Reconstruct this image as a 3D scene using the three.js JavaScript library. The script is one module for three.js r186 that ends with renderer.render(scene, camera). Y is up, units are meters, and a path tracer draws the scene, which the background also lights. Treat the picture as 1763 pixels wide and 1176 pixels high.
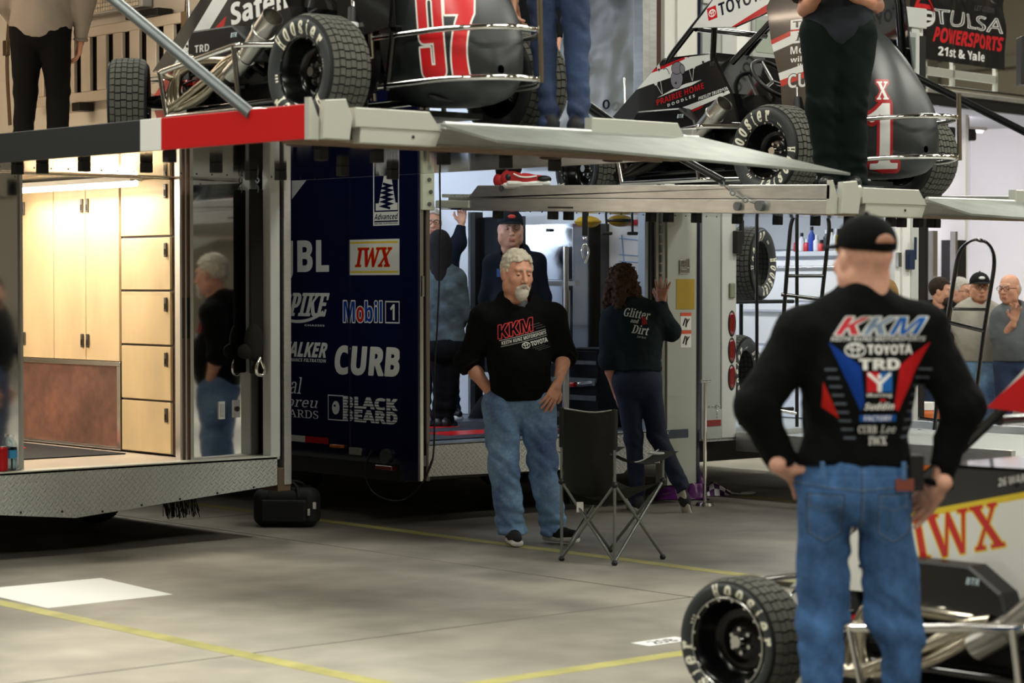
import * as THREE from 'three';
import { RoundedBoxGeometry } from 'three/addons/geometries/RoundedBoxGeometry.js';
import { mergeGeometries } from 'three/addons/utils/BufferGeometryUtils.js';
import { RectAreaLightUniformsLib } from 'three/addons/lights/RectAreaLightUniformsLib.js';

// ---------------------------------------------------------------- camera, lights, exposure
// World axes follow the parked trailers: +x runs along their rears, -z along their length. Units are metres.
const FOCAL = 3950, EYE = 1.6, HORIZON = 490, YAW = 41.2 * Math.PI / 180, PITCH = Math.atan((588 - HORIZON) / FOCAL);
const scene = new THREE.Scene();
scene.background = new THREE.Color(0x000000);
const camera = new THREE.PerspectiveCamera(2 * Math.atan(588 / FOCAL) * 180 / Math.PI, 1763 / 1176, 0.5, 120);
camera.filmGauge = 36;
camera.position.set(0, EYE, 0);
camera.lookAt(Math.sin(YAW) * Math.cos(PITCH) * 10, EYE - Math.sin(PITCH) * 10, -Math.cos(YAW) * Math.cos(PITCH) * 10);
camera.focus = 15.3;
camera.userData.fStop = 3.0;
camera.updateProjectionMatrix();
const renderer = new THREE.WebGLRenderer();
renderer.toneMapping = THREE.LinearToneMapping;
renderer.toneMappingExposure = 1.0;
renderer.shadowMap.enabled = true;
RectAreaLightUniformsLib.init();

const HALL_LAMPS = { color: 0xf8f7ea, level: 40, height: 8.2 };   // high bay panels, 2.4 x 1.2 m each
const HALL_SPOTS = [];
for (let i = 0; i < 5; i++) for (let j = 0; j < 4; j++) HALL_SPOTS.push([-2 + i * 6.5, -23 + j * 8.4]);
const T1_TUBE = { color: 0xfff6e6, level: 85 }, T2_TUBE = { color: 0xe2edff, level: 80 }, T3_TUBE = { color: 0xe8f0ff, level: 80 }, T4_TUBE = { color: 0xf5f0ff, level: 300 };

// ---------------------------------------------------------------- helpers
const V = (x, y, z) => new THREE.Vector3(x, y, z), PI = Math.PI, sin = Math.sin, cos = Math.cos, mix = (a, b, t) => a + (b - a) * t, clamp = (x, a, b) => Math.min(b, Math.max(a, x));
let seed = 12345;
const rnd = () => { seed = (seed * 1664525 + 1013904223) >>> 0; return seed / 4294967296; };
const rr = (a, b) => a + (b - a) * rnd();
const hash = (x, y, z) => { let h = Math.imul(x, 374761393) ^ Math.imul(y, 668265263) ^ Math.imul(z, 2147483647 ^ 0x5bd1e995); h = Math.imul(h ^ (h >>> 13), 1274126177); return ((h ^ (h >>> 16)) >>> 0) / 4294967296; };
function noise3(x, y, z) {
  const xi = Math.floor(x), yi = Math.floor(y), zi = Math.floor(z), f = (t) => t * t * (3 - 2 * t), u = f(x - xi), v = f(y - yi), w = f(z - zi);
  const L = (a, b, t) => a + (b - a) * t, h = (i, j, k) => hash(xi + i, yi + j, zi + k);
  return L(L(L(h(0, 0, 0), h(1, 0, 0), u), L(h(0, 1, 0), h(1, 1, 0), u), v), L(L(h(0, 0, 1), h(1, 0, 1), u), L(h(0, 1, 1), h(1, 1, 1), u), v), w) * 2 - 1;
}
function tileNoise(x, y, n, k) {   // value noise that repeats after n cells
  const xi = Math.floor(x), yi = Math.floor(y), f = (t) => t * t * (3 - 2 * t), u = f(x - xi), v = f(y - yi), h = (i, j) => hash(((xi + i) % n + n) % n, ((yi + j) % n + n) % n, k);
  return mix(mix(h(0, 0), h(1, 0), u), mix(h(0, 1), h(1, 1), u), v);
}
function fbm(u, v, base, oct, k) { let s = 0, a = 0.5, t = 0; for (let o = 0, n = base; o < oct; o++, n *= 2, a *= 0.5) { s += a * tileNoise(u * n, v * n, n, k + o); t += a; } return s / t; }
function dataTex(size, fn, srgb = true, rx = 1, ry = 1) {
  const d = new Uint8Array(size * size * 4);
  for (let y = 0; y < size; y++) for (let x = 0; x < size; x++) { const c = fn(x / size, y / size), i = (y * size + x) * 4; d[i] = clamp(c[0], 0, 255); d[i + 1] = clamp(c[1], 0, 255); d[i + 2] = clamp(c[2], 0, 255); d[i + 3] = 255; }
  const t = new THREE.DataTexture(d, size, size); t.wrapS = t.wrapT = THREE.RepeatWrapping; t.magFilter = THREE.LinearFilter; t.minFilter = THREE.LinearFilter;
  if (srgb) t.colorSpace = THREE.SRGBColorSpace;
  t.repeat.set(rx, ry); t.needsUpdate = true; return t;
}
function canvasTex(w, h, draw, srgb = true) {
  const c = document.createElement('canvas'); c.width = w; c.height = h; const g = c.getContext('2d'); draw(g, w, h);
  const t = new THREE.CanvasTexture(c); if (srgb) t.colorSpace = THREE.SRGBColorSpace; return t;
}
function again(t, rx, ry) { const c = t.clone(); c.repeat.set(rx, ry); c.needsUpdate = true; return c; }
// text fitted into a box: x, y = top left corner
function fit(g, s, x, y, w, h, font = 'bold {}px sans-serif', fill = '#fff', stroke, lw = 0, slant = 0) {
  g.save(); g.font = font.replace('{}', 100); const m = g.measureText(s), up = m.actualBoundingBoxAscent, dn = m.actualBoundingBoxDescent, l = m.actualBoundingBoxLeft, rt = m.actualBoundingBoxRight;
  g.translate(x, y); g.scale(w / (l + rt), h / (up + dn)); g.transform(1, 0, -slant, 1, slant * (up + dn) * 0.5, 0); g.textBaseline = 'alphabetic';
  if (stroke) { g.lineJoin = 'round'; g.strokeStyle = stroke; g.lineWidth = lw; g.strokeText(s, l, up); }
  if (fill) { g.fillStyle = fill; g.fillText(s, l, up); } g.restore();
}
const poly = (g, pts, fill) => { g.fillStyle = fill; g.beginPath(); pts.forEach((p, i) => i ? g.lineTo(p[0], p[1]) : g.moveTo(p[0], p[1])); g.closePath(); g.fill(); };
function emblem(g, x, y, w, h, col, lw) {   // three crossed ovals
  g.save(); g.strokeStyle = col; g.lineWidth = lw; for (const [cx, cy, rx, ry] of [[0.5, 0.5, 0.5, 0.5], [0.5, 0.5, 0.17, 0.48], [0.5, 0.27, 0.36, 0.22]]) { g.beginPath(); g.ellipse(x + cx * w, y + cy * h, rx * w, ry * h, 0, 0, 7); g.stroke(); } g.restore();
}
function mtl(color, rough = 0.6, metal = 0, more = {}) {
  const m = new THREE.MeshPhysicalMaterial({ color, roughness: rough, metalness: metal, ...more }); return m;
}
const plainGeo = (g) => { let n = g.index ? g.toNonIndexed() : g.clone(); for (const k of Object.keys(n.attributes)) if (!['position', 'normal', 'uv'].includes(k)) n.deleteAttribute(k); if (!n.attributes.uv) n.setAttribute('uv', new THREE.BufferAttribute(new Float32Array(n.attributes.position.count * 2), 2)); n.morphAttributes = {}; return n; };
const join = (list) => list.length === 1 ? list[0] : mergeGeometries(list.map(plainGeo));
const taken = {};
const numbered = (n) => { const k = taken[n] = (taken[n] ?? -1) + 1; return k ? n + '_' + String(k).padStart(3, '0') : n; };
function part(name, geo, material, parent) {
  const m = new THREE.Mesh(Array.isArray(geo) ? join(geo) : geo, material); m.name = name; m.castShadow = m.receiveShadow = true; parent.add(m); return m;
}
function thing(name, label, category, pos = [0, 0, 0], turn = 0, group) {
  const o = new THREE.Group(); o.name = numbered(name); o.position.set(...pos); o.rotation.y = turn; o.userData = { label, category }; if (group) o.userData.group = group; scene.add(o); return o;
}
const each = (name, list, material, parent) => list.map((g) => part(name, g, material, parent));
function single(name, geo, material, label, category, group) {
  const m = part(numbered(name), geo, material, scene); m.userData = { label, category }; if (group) m.userData.group = group; return m;
}
function setting(name, geo, material) { const m = part(numbered(name), geo, material, scene); m.userData.kind = 'structure'; return m; }
function settingGroup(name) { const o = new THREE.Group(); o.name = numbered(name); o.userData.kind = 'structure'; scene.add(o); return o; }
const at = (g, x, y, z) => g.translate(x, y, z);
function metric(g) {   // uv in metres from the dominant axis of each face
  const n = plainGeo(g), p = n.attributes.position, q = n.attributes.normal, uv = n.attributes.uv;
  for (let i = 0; i < p.count; i++) { const ax = Math.abs(q.getX(i)), ay = Math.abs(q.getY(i)), az = Math.abs(q.getZ(i)); if (ax >= ay && ax >= az) uv.setXY(i, p.getZ(i), p.getY(i)); else if (ay >= az) uv.setXY(i, p.getX(i), p.getZ(i)); else uv.setXY(i, p.getX(i), p.getY(i)); }
  return n;
}
// boxes by their corners, with metric uv; r rounds the edges
function bx(x0, x1, y0, y1, z0, z1, r = 0) {
  const w = x1 - x0, h = y1 - y0, d = z1 - z0, g = r ? new RoundedBoxGeometry(w, h, d, 1, Math.min(r, w / 2.01, h / 2.01, d / 2.01)) : new THREE.BoxGeometry(w, h, d);
  return metric(at(g, (x0 + x1) / 2, (y0 + y1) / 2, (z0 + z1) / 2));
}
const v3 = (p) => p.isVector3 ? p : V(...p);
function rod(a, b, r, seg = 10, r2 = r) {
  a = v3(a); b = v3(b); const d = b.clone().sub(a), g = new THREE.CylinderGeometry(r2, r, d.length(), seg);
  g.translate(0, d.length() / 2, 0); g.applyQuaternion(new THREE.Quaternion().setFromUnitVectors(V(0, 1, 0), d.normalize())); return at(g, a.x, a.y, a.z);
}
function bar(a, b, w, h, up = V(0, 1, 0)) {   // rectangular bar from a to b
  a = v3(a); b = v3(b); const d = b.clone().sub(a), L = d.length(), z = d.normalize(), x = new THREE.Vector3().crossVectors(up, z).normalize(), y = new THREE.Vector3().crossVectors(z, x), g = new THREE.BoxGeometry(w, h, L);
  g.applyMatrix4(new THREE.Matrix4().makeBasis(x, y, z)); const c = a.clone().add(b).multiplyScalar(0.5); return metric(at(g, c.x, c.y, c.z));
}
function tube(pts, r, seg = 8, n, closed = false, tension = 0.5) {
  const c = new THREE.CatmullRomCurve3(pts.map(v3), closed, 'centripetal', tension); return new THREE.TubeGeometry(c, n ?? pts.length * 6, r, seg, closed);
}
function bent(pts, r, seg = 10, bend = 0.06) {   // straight runs joined by round corners
  const P = pts.map(v3), path = new THREE.CurvePath(); let from = P[0];
  for (let i = 1; i < P.length - 1; i++) { const a = P[i].clone().add(P[i - 1].clone().sub(P[i]).setLength(Math.min(bend, P[i].distanceTo(P[i - 1]) * 0.45))), b = P[i].clone().add(P[i + 1].clone().sub(P[i]).setLength(Math.min(bend, P[i].distanceTo(P[i + 1]) * 0.45))); path.add(new THREE.LineCurve3(from, a)); path.add(new THREE.QuadraticBezierCurve3(a, P[i], b)); from = b; }
  path.add(new THREE.LineCurve3(from, P[P.length - 1]));
  const q = []; path.curves.forEach((c, k) => { const n = c.isLineCurve3 ? 1 : 6; for (let i = k ? 1 : 0; i <= n; i++) q.push(c.getPoint(i / n)); });
  const poly3 = new THREE.CatmullRomCurve3(q, false, 'catmullrom', 0); poly3.getPointAt = poly3.getPoint;
  return new THREE.TubeGeometry(poly3, q.length - 1, r, seg, false);
}
function slab(pts, depth, bevel = 0) {   // outline in x, y, extruded along +z
  const s = new THREE.Shape(pts.map((p) => new THREE.Vector2(p[0], p[1]))); return new THREE.ExtrudeGeometry(s, { depth, bevelEnabled: bevel > 0, bevelSize: bevel, bevelThickness: bevel, bevelSegments: 1, steps: 1 });
}
const sideSlab = (pts, x0, x1, bevel) => { const g = slab(pts.map(([z, y]) => [-z, y]), x1 - x0, bevel); g.rotateY(PI / 2); return at(g, x0, 0, 0); };   // outline in z, y, thickness from x0 to x1
// where the line of sight through a point of the photograph meets a plane (used once, to measure)
const RAY = (px, py) => { const u = (px - 881.5) / FOCAL, v = (588 - py) / FOCAL, s = sin(YAW), c = cos(YAW), S = sin(PITCH), C = cos(PITCH); return V(s * C + u * c + v * s * S, -S + v * C, -c * C + u * s - v * c * S); };
const onX = (px, py, x) => { const d = RAY(px, py); return d.multiplyScalar(x / d.x).add(V(0, EYE, 0)); };
const onZ = (px, py, z) => { const d = RAY(px, py); return d.multiplyScalar(z / d.z).add(V(0, EYE, 0)); };
const onY = (px, py, y) => { const d = RAY(px, py); return d.multiplyScalar((y - EYE) / d.y).add(V(0, EYE, 0)); };
const onD = (px, py, depth) => RAY(px, py).multiplyScalar(depth).add(V(0, EYE, 0));
function quad(a, b, c, d, uv = [0, 0, 1, 0, 1, 1, 0, 1]) {   // corners counter-clockwise from bottom left
  const g = new THREE.BufferGeometry(), P = [a, b, c, d].map(v3); g.setAttribute('position', new THREE.BufferAttribute(new Float32Array(P.flatMap((p) => [p.x, p.y, p.z])), 3)); g.setAttribute('uv', new THREE.BufferAttribute(new Float32Array(uv), 2)); g.setIndex([0, 1, 2, 0, 2, 3]); g.computeVertexNormals(); return g;
}
function areaLight(color, level, w, h, pos, target) { const l = new THREE.RectAreaLight(color, level, w, h); l.position.copy(v3(pos)); l.lookAt(v3(target)); l.castShadow = true; scene.add(l); return l; }

// ---------------------------------------------------------------- materials
const concreteTex = dataTex(1024, (u, v) => {
  const a = fbm(u, v, 4, 6, 1), b = fbm(u, v, 24, 4, 11), s = fbm(u * 1, v * 1, 3, 3, 31), e = 0.8 + 0.6 * (a - 0.5) + 0.22 * (b - 0.5) - 0.3 * Math.max(0, 0.46 - s) * 4 * 0.35;
  return [173 * e, 167 * e, 154 * e];
});
const concreteRough = dataTex(512, (u, v) => { const a = fbm(u, v, 5, 5, 71); const r = 255 * (0.36 + 0.34 * a); return [r, r, r]; }, false);
const grainTex = dataTex(256, (u, v) => { const a = 128 + 110 * (fbm(u, v, 32, 3, 5) - 0.5) * 2; return [a, a, a]; }, false);
const cloudTex = dataTex(256, (u, v) => { const a = 128 + 120 * (fbm(u, v, 4, 5, 9) - 0.5) * 2; return [a, a, a]; }, false);
const scuffTex = dataTex(512, (u, v) => { const a = fbm(u, v, 3, 6, 21), b = fbm(u * 1, v * 8 % 1, 8, 4, 25), e = 200 + 60 * (a - 0.5) + 30 * (b - 0.5); return [e, e, e * 0.985]; });
const diamondTex = dataTex(256, (u, v) => {   // raised lugs of tread plate
  let h = 0; const n = 4; for (let i = -1; i <= n; i++) for (let j = -1; j <= n; j++) for (const k of [0, 1]) { const cx = (i + 0.25 + k * 0.5) / n, cy = (j + 0.25 + k * 0.5) / n, s = k ? 1 : -1, dx = u - cx, dy = v - cy, a = (dx + s * dy) * 0.7071, b = (dx - s * dy) * 0.7071; h = Math.max(h, 1 - (a / 0.105) ** 2 - (b / 0.032) ** 2); }
  const c = 255 * clamp(h * 1.6, 0, 1); return [c, c, c];
}, false);
const M = {
  concrete: mtl(0xffffff, 1, 0, { map: again(concreteTex, 1 / 6, 1 / 6), roughnessMap: again(concreteRough, 1 / 3.7, 1 / 3.7), bumpMap: again(grainTex, 1.3, 1.3), bumpScale: 0.0008, specularIntensity: 0.9 }),
  joint: mtl(0x3a352e, 0.95), yellow: mtl(0xffffff, 0.6, 0, { map: again(dataTex(256, (u, v) => { const a = fbm(u, v, 8, 5, 41), e = 0.86 + 0.3 * (a - 0.5); return [204 * e, 196 * e, 122 * e]; }), 1, 1) }),
  whitePaint: mtl(0xe6e6e2, 0.6), wallTan: mtl(0x9b917f, 0.9), ceil: mtl(0x5e594f, 0.9), steelBeam: mtl(0x8b8677, 0.7),
  alu: mtl(0xffffff, 0.38, 0.85, { map: again(scuffTex, 1.1, 1.1), bumpMap: again(grainTex, 3, 3), bumpScale: 0.0003 }),
  aluLight: mtl(0xc4c6bc, 0.48, 0.45, { bumpMap: again(grainTex, 3, 3), bumpScale: 0.0003 }),
  polish: mtl(0xd6d6d6, 0.045, 1), satin: mtl(0xc9c9c6, 0.22, 1), chrome: mtl(0xe8e6e2, 0.09, 1), chromeWarm: mtl(0xcdc3b0, 0.2, 1),
  tread: mtl(0xcacac6, 0.45, 0.6, { bumpMap: again(diamondTex, 6, 6), bumpScale: 0.003 }),
  treadFine: mtl(0xb9bcb8, 0.5, 0.45, { bumpMap: again(diamondTex, 6, 6), bumpScale: 0.004 }),
  white: mtl(0xe9e9e6, 0.4), offWhite: mtl(0xd7d6d0, 0.45), greyPaint: mtl(0xa3a6a4, 0.45), paleGrey: mtl(0xbfc1bf, 0.4),
  black: mtl(0x0c0c0d, 0.45), gloss: mtl(0x08080a, 0.12, 0, { clearcoat: 1, clearcoatRoughness: 0.05 }), blackMetal: mtl(0x111214, 0.3, 0.4), rubber: mtl(0x111111, 0.75), dark: mtl(0x050505, 0.9),
  navy: mtl(0x0b1030, 0.2, 0, { clearcoat: 0.6, clearcoatRoughness: 0.08 }), red: mtl(0xc51216, 0.32), redGloss: mtl(0xc4141a, 0.2, 0, { clearcoat: 1 }), redLens: mtl(0x720a10, 0.15, 0, { clearcoat: 1 }), amber: mtl(0xc96a1e, 0.25),
  galv: mtl(0x8f979b, 0.45, 0.75, { map: again(scuffTex, 4, 4) }), wood: mtl(0xd9b678, 0.5), plate: mtl(0xffffff, 0.42, 0.8, { map: scuffTex }),
};
// ---------------------------------------------------------------- hall
{
  const X = [-16, -6.6, -1.6, 3.407, 8.407, 13.4, 18.4, 23.4, 34], Z = [-34, -23.2, -18.2, -13.2, -8.21, -3.2, 1.8, 14];
  const floor = settingGroup('floor');
  part('bed', bx(-16, 34, -0.3, -0.06, -34, 14), M.joint, floor);
  for (let i = 0; i < X.length - 1; i++) for (let j = 0; j < Z.length - 1; j++) part('slab', bx(X[i] + 0.007, X[i + 1] - 0.007, -0.06, 0, Z[j] + 0.007, Z[j + 1] - 0.007), M.concrete, floor);
  const strip = (x0, x1, z0, z1) => part('painted_line', bx(x0, x1, -0.002, 0.0012, z0, z1), M.yellow, floor);
  strip(9.21, 9.31, -18, -3.3); strip(5.59, 5.69, -18, -6.94); strip(5.59, 16, -7.03, -6.93); strip(12.66, 12.76, -11.9, -3.3);
  const sq = slab([[5.72, 10.02], [6.46, 10.04], [6.53, 10.86], [5.75, 10.88]].map(([x, z]) => [x, z]).reverse(), 0.0015); sq.rotateX(-PI / 2); part('white_patch', sq, M.whitePaint, floor);
  const ceiling = settingGroup('ceiling'); part('roof_deck', bx(-16, 34, 9, 9.2, -34, 14), M.ceil, ceiling);
  for (let i = 0; i < 8; i++) { const z = -31 + i * 6; part('roof_beam', bx(-16, 34, 8.55, 8.99, z - 0.1, z + 0.1), M.steelBeam, ceiling); }
  setting('wall_back', bx(-16, 34, 0, 9, -34.3, -34), M.wallTan); setting('wall_front', bx(-16, 34, 0, 9, 14, 14.3), M.wallTan);
  const wr = settingGroup('wall_right'); part('wall_face', bx(34, 34.3, 0, 9, -34, 14), M.wallTan, wr); for (let i = 0; i < 6; i++) part('girt', bx(33.8, 33.99, 1 + i * 1.5, 1.18 + i * 1.5, -34, 14), M.steelBeam, wr);
  for (let i = 0; i < 8; i++) part('column', bx(33.5, 33.8, 0, 9, -33 + i * 6, -32.7 + i * 6), M.steelBeam, wr);
  setting('wall_left', bx(-16.3, -16, 0, 9, -34, 14), M.wallTan);
  const glow = mtl(0xffffff, 0.5, 0, { emissive: HALL_LAMPS.color, emissiveIntensity: 4 });
  HALL_SPOTS.forEach(([x, z], i) => {
    const t = thing('high_bay_light', 'white high bay lamp hanging under the hall roof', 'light', [x, HALL_LAMPS.height, z], 0, 'hall roof lamps');
    part('housing', bx(-1.22, 1.22, 0.02, 0.14, -0.62, 0.62, 0.01), M.offWhite, t); part('diffuser', bx(-1.2, 1.2, 0, 0.02, -0.6, 0.6), glow, t); part('hanger', [rod([-1, 0.14, 0], [-1, 0.8, 0], 0.01), rod([1, 0.14, 0], [1, 0.8, 0], 0.01)], M.blackMetal, t);
    areaLight(HALL_LAMPS.color, HALL_LAMPS.level, 2.4, 1.2, [x, HALL_LAMPS.height - 0.01, z], [x, 0, z + 0.0001]);
  });
}
// ---------------------------------------------------------------- trailers
const ZR = -11.77;
function lampTube(name, label, a, b, spec, down, r = 0.02) {   // strip light from a to b with a light under it
  a = v3(a); b = v3(b); const t = thing(name, label, 'light', a.toArray()), d = b.clone().sub(a), L = d.length();
  const g = bar([0, 0, 0], d, 0.09, 0.03); part('housing', g, M.offWhite, t);
  const lift = v3(down).clone().multiplyScalar(0.03); part('tube', rod(lift, d.clone().add(lift), r, 12), mtl(0xffffff, 0.4, 0, { emissive: spec.color, emissiveIntensity: 9 }), t);
  const c = a.clone().add(b).multiplyScalar(0.5).add(v3(down).clone().multiplyScalar(0.056)); const l = areaLight(spec.color, spec.level, L * 0.96, 0.06, c, c.clone().add(v3(down)));
  // turn the long side along the tube
  const z = v3(down).clone().normalize().negate(), x = d.clone().normalize(); x.addScaledVector(z, -x.dot(z)).normalize(); l.quaternion.setFromRotationMatrix(new THREE.Matrix4().makeBasis(x, new THREE.Vector3().crossVectors(z, x), z));
  return t;
}
// --- first trailer: red, white and black platform, polished rear wings, maple cabinets
{
  const t = thing('enclosed_trailer', 'trailer with mirrored steel rear wings around a lit doorway, black bag beside it', 'trailer');
  const wallM = mtl(0xe3dfd6, 0.5), floorM = mtl(0xbfb3a2, 0.4), upper = mtl(0xe0dacd, 0.5);
  part('side_wall', bx(8.36, 8.44, 0.45, 4.1, -19.5, -11.9), M.navy, t); part('side_wall', bx(5.89, 5.97, 0.45, 4.1, -19.5, -11.9), M.navy, t);
  part('inner_lining', [bx(8.33, 8.355, 0.53, 4.05, -19.4, -12.05), bx(5.975, 6.0, 0.53, 4.05, -19.4, -12.05), bx(6.0, 8.33, 0.53, 4.05, -19.4, -19.37)], upper, t);
  part('roof', bx(5.87, 8.46, 4.05, 4.12, -19.5, -11.77), M.alu, t); part('chassis', bx(5.95, 8.4, 0.3, 0.46, -19.5, -12.0), M.black, t);
  part('floor', bx(5.97, 8.36, 0.46, 0.52, -19.4, -11.79), floorM, t);
  part('upper_deck', bx(6.0, 8.33, 2.32, 2.38, -19.37, -11.85), upper, t);
  // rear frame posts
  part('rear_post', bx(8.3, 8.375, 0.52, 4.1, -11.86, ZR, 0.008), M.paleGrey, t); part('post_seal', bx(8.375, 8.405, 0.5, 4.1, -11.88, ZR - 0.03), M.rubber, t); part('rear_post', bx(8.405, 8.46, 0.34, 4.1, -11.9, ZR, 0.006), M.alu, t);
  part('rear_post', bx(5.87, 5.97, 0.34, 4.1, -11.9, ZR, 0.006), M.alu, t); part('post_foot', bx(8.36, 8.46, 0.3, 0.45, -11.95, ZR - 0.01, 0.006), mtl(0x6d5a4a, 0.6, 0.5), t);
  // polished wings
  const wing = (x0, x1, rot, cx) => { const g = bx(x0 - cx, x1 - cx, 0.525, 2.3, -0.015, 0.015, 0.004); const m = part('mirror_panel', g, M.polish, t); m.position.set(cx, 0, -11.88); m.rotation.y = rot; m.userData.label = 'polished steel mirror panel'; return m; };
  const w = wing(7.785, 8.345, 0.1, 7.785); wing(5.97, 6.6, 0, 6.6);
  const box = part('power_outlet', bx(0.2, 0.248, -0.055, 0.055, 0, 0.012, 0.003).translate(0, 0.82, 0.012), M.paleGrey, w); part('outlet_face', bx(0.208, 0.24, -0.04, 0.04, 0, 0.006, 0.002).translate(0, 0.82, 0.022), M.greyPaint, w);
  part('round_outlet', [bx(0.315, 0.37, -0.055, 0.055, 0, 0.012, 0.003).translate(0, 0.825, 0.012)], M.satin, w); part('socket', at(new THREE.CylinderGeometry(0.017, 0.017, 0.01, 16).rotateX(PI / 2), 0.343, 0.825, 0.026), M.black, w);
  part('wing_edge', [bx(6.597, 6.615, 0.525, 2.3, -11.91, -11.85)], M.satin, t);
  // doorway jamb
  part('door_jamb', bx(7.7, 7.782, 0.52, 2.3, -11.93, -11.88, 0.004), mtl(0x7a5b4c, 0.4, 0.35), t);
  each('jamb_strip', [bx(7.766, 7.79, 0.52, 2.3, -11.94, -11.86), bx(7.695, 7.71, 0.52, 2.3, -11.92, -11.865), bx(7.735, 7.746, 0.52, 2.3, -11.9, -11.868)], M.satin, t);
  each('latch_slot', [bx(7.713, 7.727, 1.27, 1.52, -11.89, -11.874), bx(7.752, 7.763, 1.27, 1.52, -11.89, -11.874)], M.black, t);
  part('header_rail', [rod([6.0, 2.285, -11.93], [8.3, 2.285, -11.93], 0.014), rod([6.0, 2.25, -11.96], [8.3, 2.25, -11.96], 0.009)], M.chromeWarm, t);
  // tread plate skirt below the sill
  part('sill_cap', bx(5.9, 8.36, 0.505, 0.528, -11.86, ZR + 0.012, 0.004), M.aluLight, t);
  part('tread_plate_skirt', metric(at(slab([[5.9, 0.52], [5.9, 0.3], [6.4, 0.285], [6.9, 0.235], [8.34, 0.345], [8.34, 0.52]], 0.012), 0, 0, ZR)), M.treadFine, t);
  const bolts = []; for (let i = 0; i < 9; i++) bolts.push(at(new THREE.SphereGeometry(0.007, 8, 6), 6.0 + i * 0.27, i < 4 ? 0.315 - i * 0.012 : 0.262 + (i - 4) * 0.02, ZR + 0.014));
  part('skirt_bolts', bolts, M.blackMetal, t);
  // axle wheel and brush flap below
  part('wheel', at(new THREE.TorusGeometry(0.27, 0.12, 14, 30).rotateY(PI / 2), 8.0, 0.39, -13.4), M.rubber, t); part('wheel', at(new THREE.TorusGeometry(0.27, 0.12, 14, 30).rotateY(PI / 2), 6.3, 0.39, -13.4), M.rubber, t);
  const br = []; for (let i = 0; i < 60; i++) { const x = 7.78 + rr(0, 0.26); br.push(rod([x, 0.36, -12.25 + rr(-0.05, 0.05)], [x + rr(-0.02, 0.02), 0.13 + rr(0, 0.04), -12.2 + rr(-0.06, 0.06)], 0.003, 4)); } part('brush_flap', br, M.black, t).userData.kind = 'stuff';
  // interior: floor mat
  const mat = thing('floor_mat', 'black and red rubber mat on the floor inside the maple cabinet trailer', 'mat', [7.25, 0.521, -13.3]);
  part('mat_sheet', bx(-0.5, 0.5, 0, 0.008, -1.1, 0.72, 0.003), mtl(0x17171a, 0.8), mat); part('red_print', slab([[-0.4, 0.1], [0.25, 0.1], [0.4, 0.55], [-0.1, 0.75]], 0.001).rotateX(-PI / 2).translate(0, 0.008, 0), M.red, mat); part('white_print', slab([[-0.05, 0.8], [0.42, 0.6], [0.46, 0.68], [0.02, 0.9]], 0.001).rotateX(-PI / 2).translate(0, 0.008, 0), M.white, mat);
}
const maple = dataTex(512, (u, v) => { const a = fbm(u, (v * 0.25) % 1, 8, 5, 51), b = fbm(u, v, 3, 3, 55), e = 0.93 + 0.12 * (a - 0.5) + 0.06 * (b - 0.5); return [222 * e, 196 * e, 150 * e]; });
const mapleM = mtl(0xffffff, 0.42, 0, { map: maple }), cabFrame = mtl(0x3c2a1f, 0.5), latchM = mtl(0x5c5852, 0.35, 0.7);
const rust = dataTex(512, (u, v) => { const a = fbm(u, v, 4, 6, 61), b = fbm(u, v, 20, 4, 66), e = 0.78 + 0.5 * (a - 0.5) + 0.25 * (b - 0.5); return [132 * e, 90 * e, 72 * e]; });
function latch(parent, y, z) { const h = part('latch', bx(-0.012, 0, -0.045, 0.045, -0.014, 0.014, 0.004), latchM, parent); h.position.set(-0.002, y, z); part('latch_slot', bx(-0.016, -0.011, -0.03, 0.008, -0.007, 0.007, 0.002), M.black, h); return h; }
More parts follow.
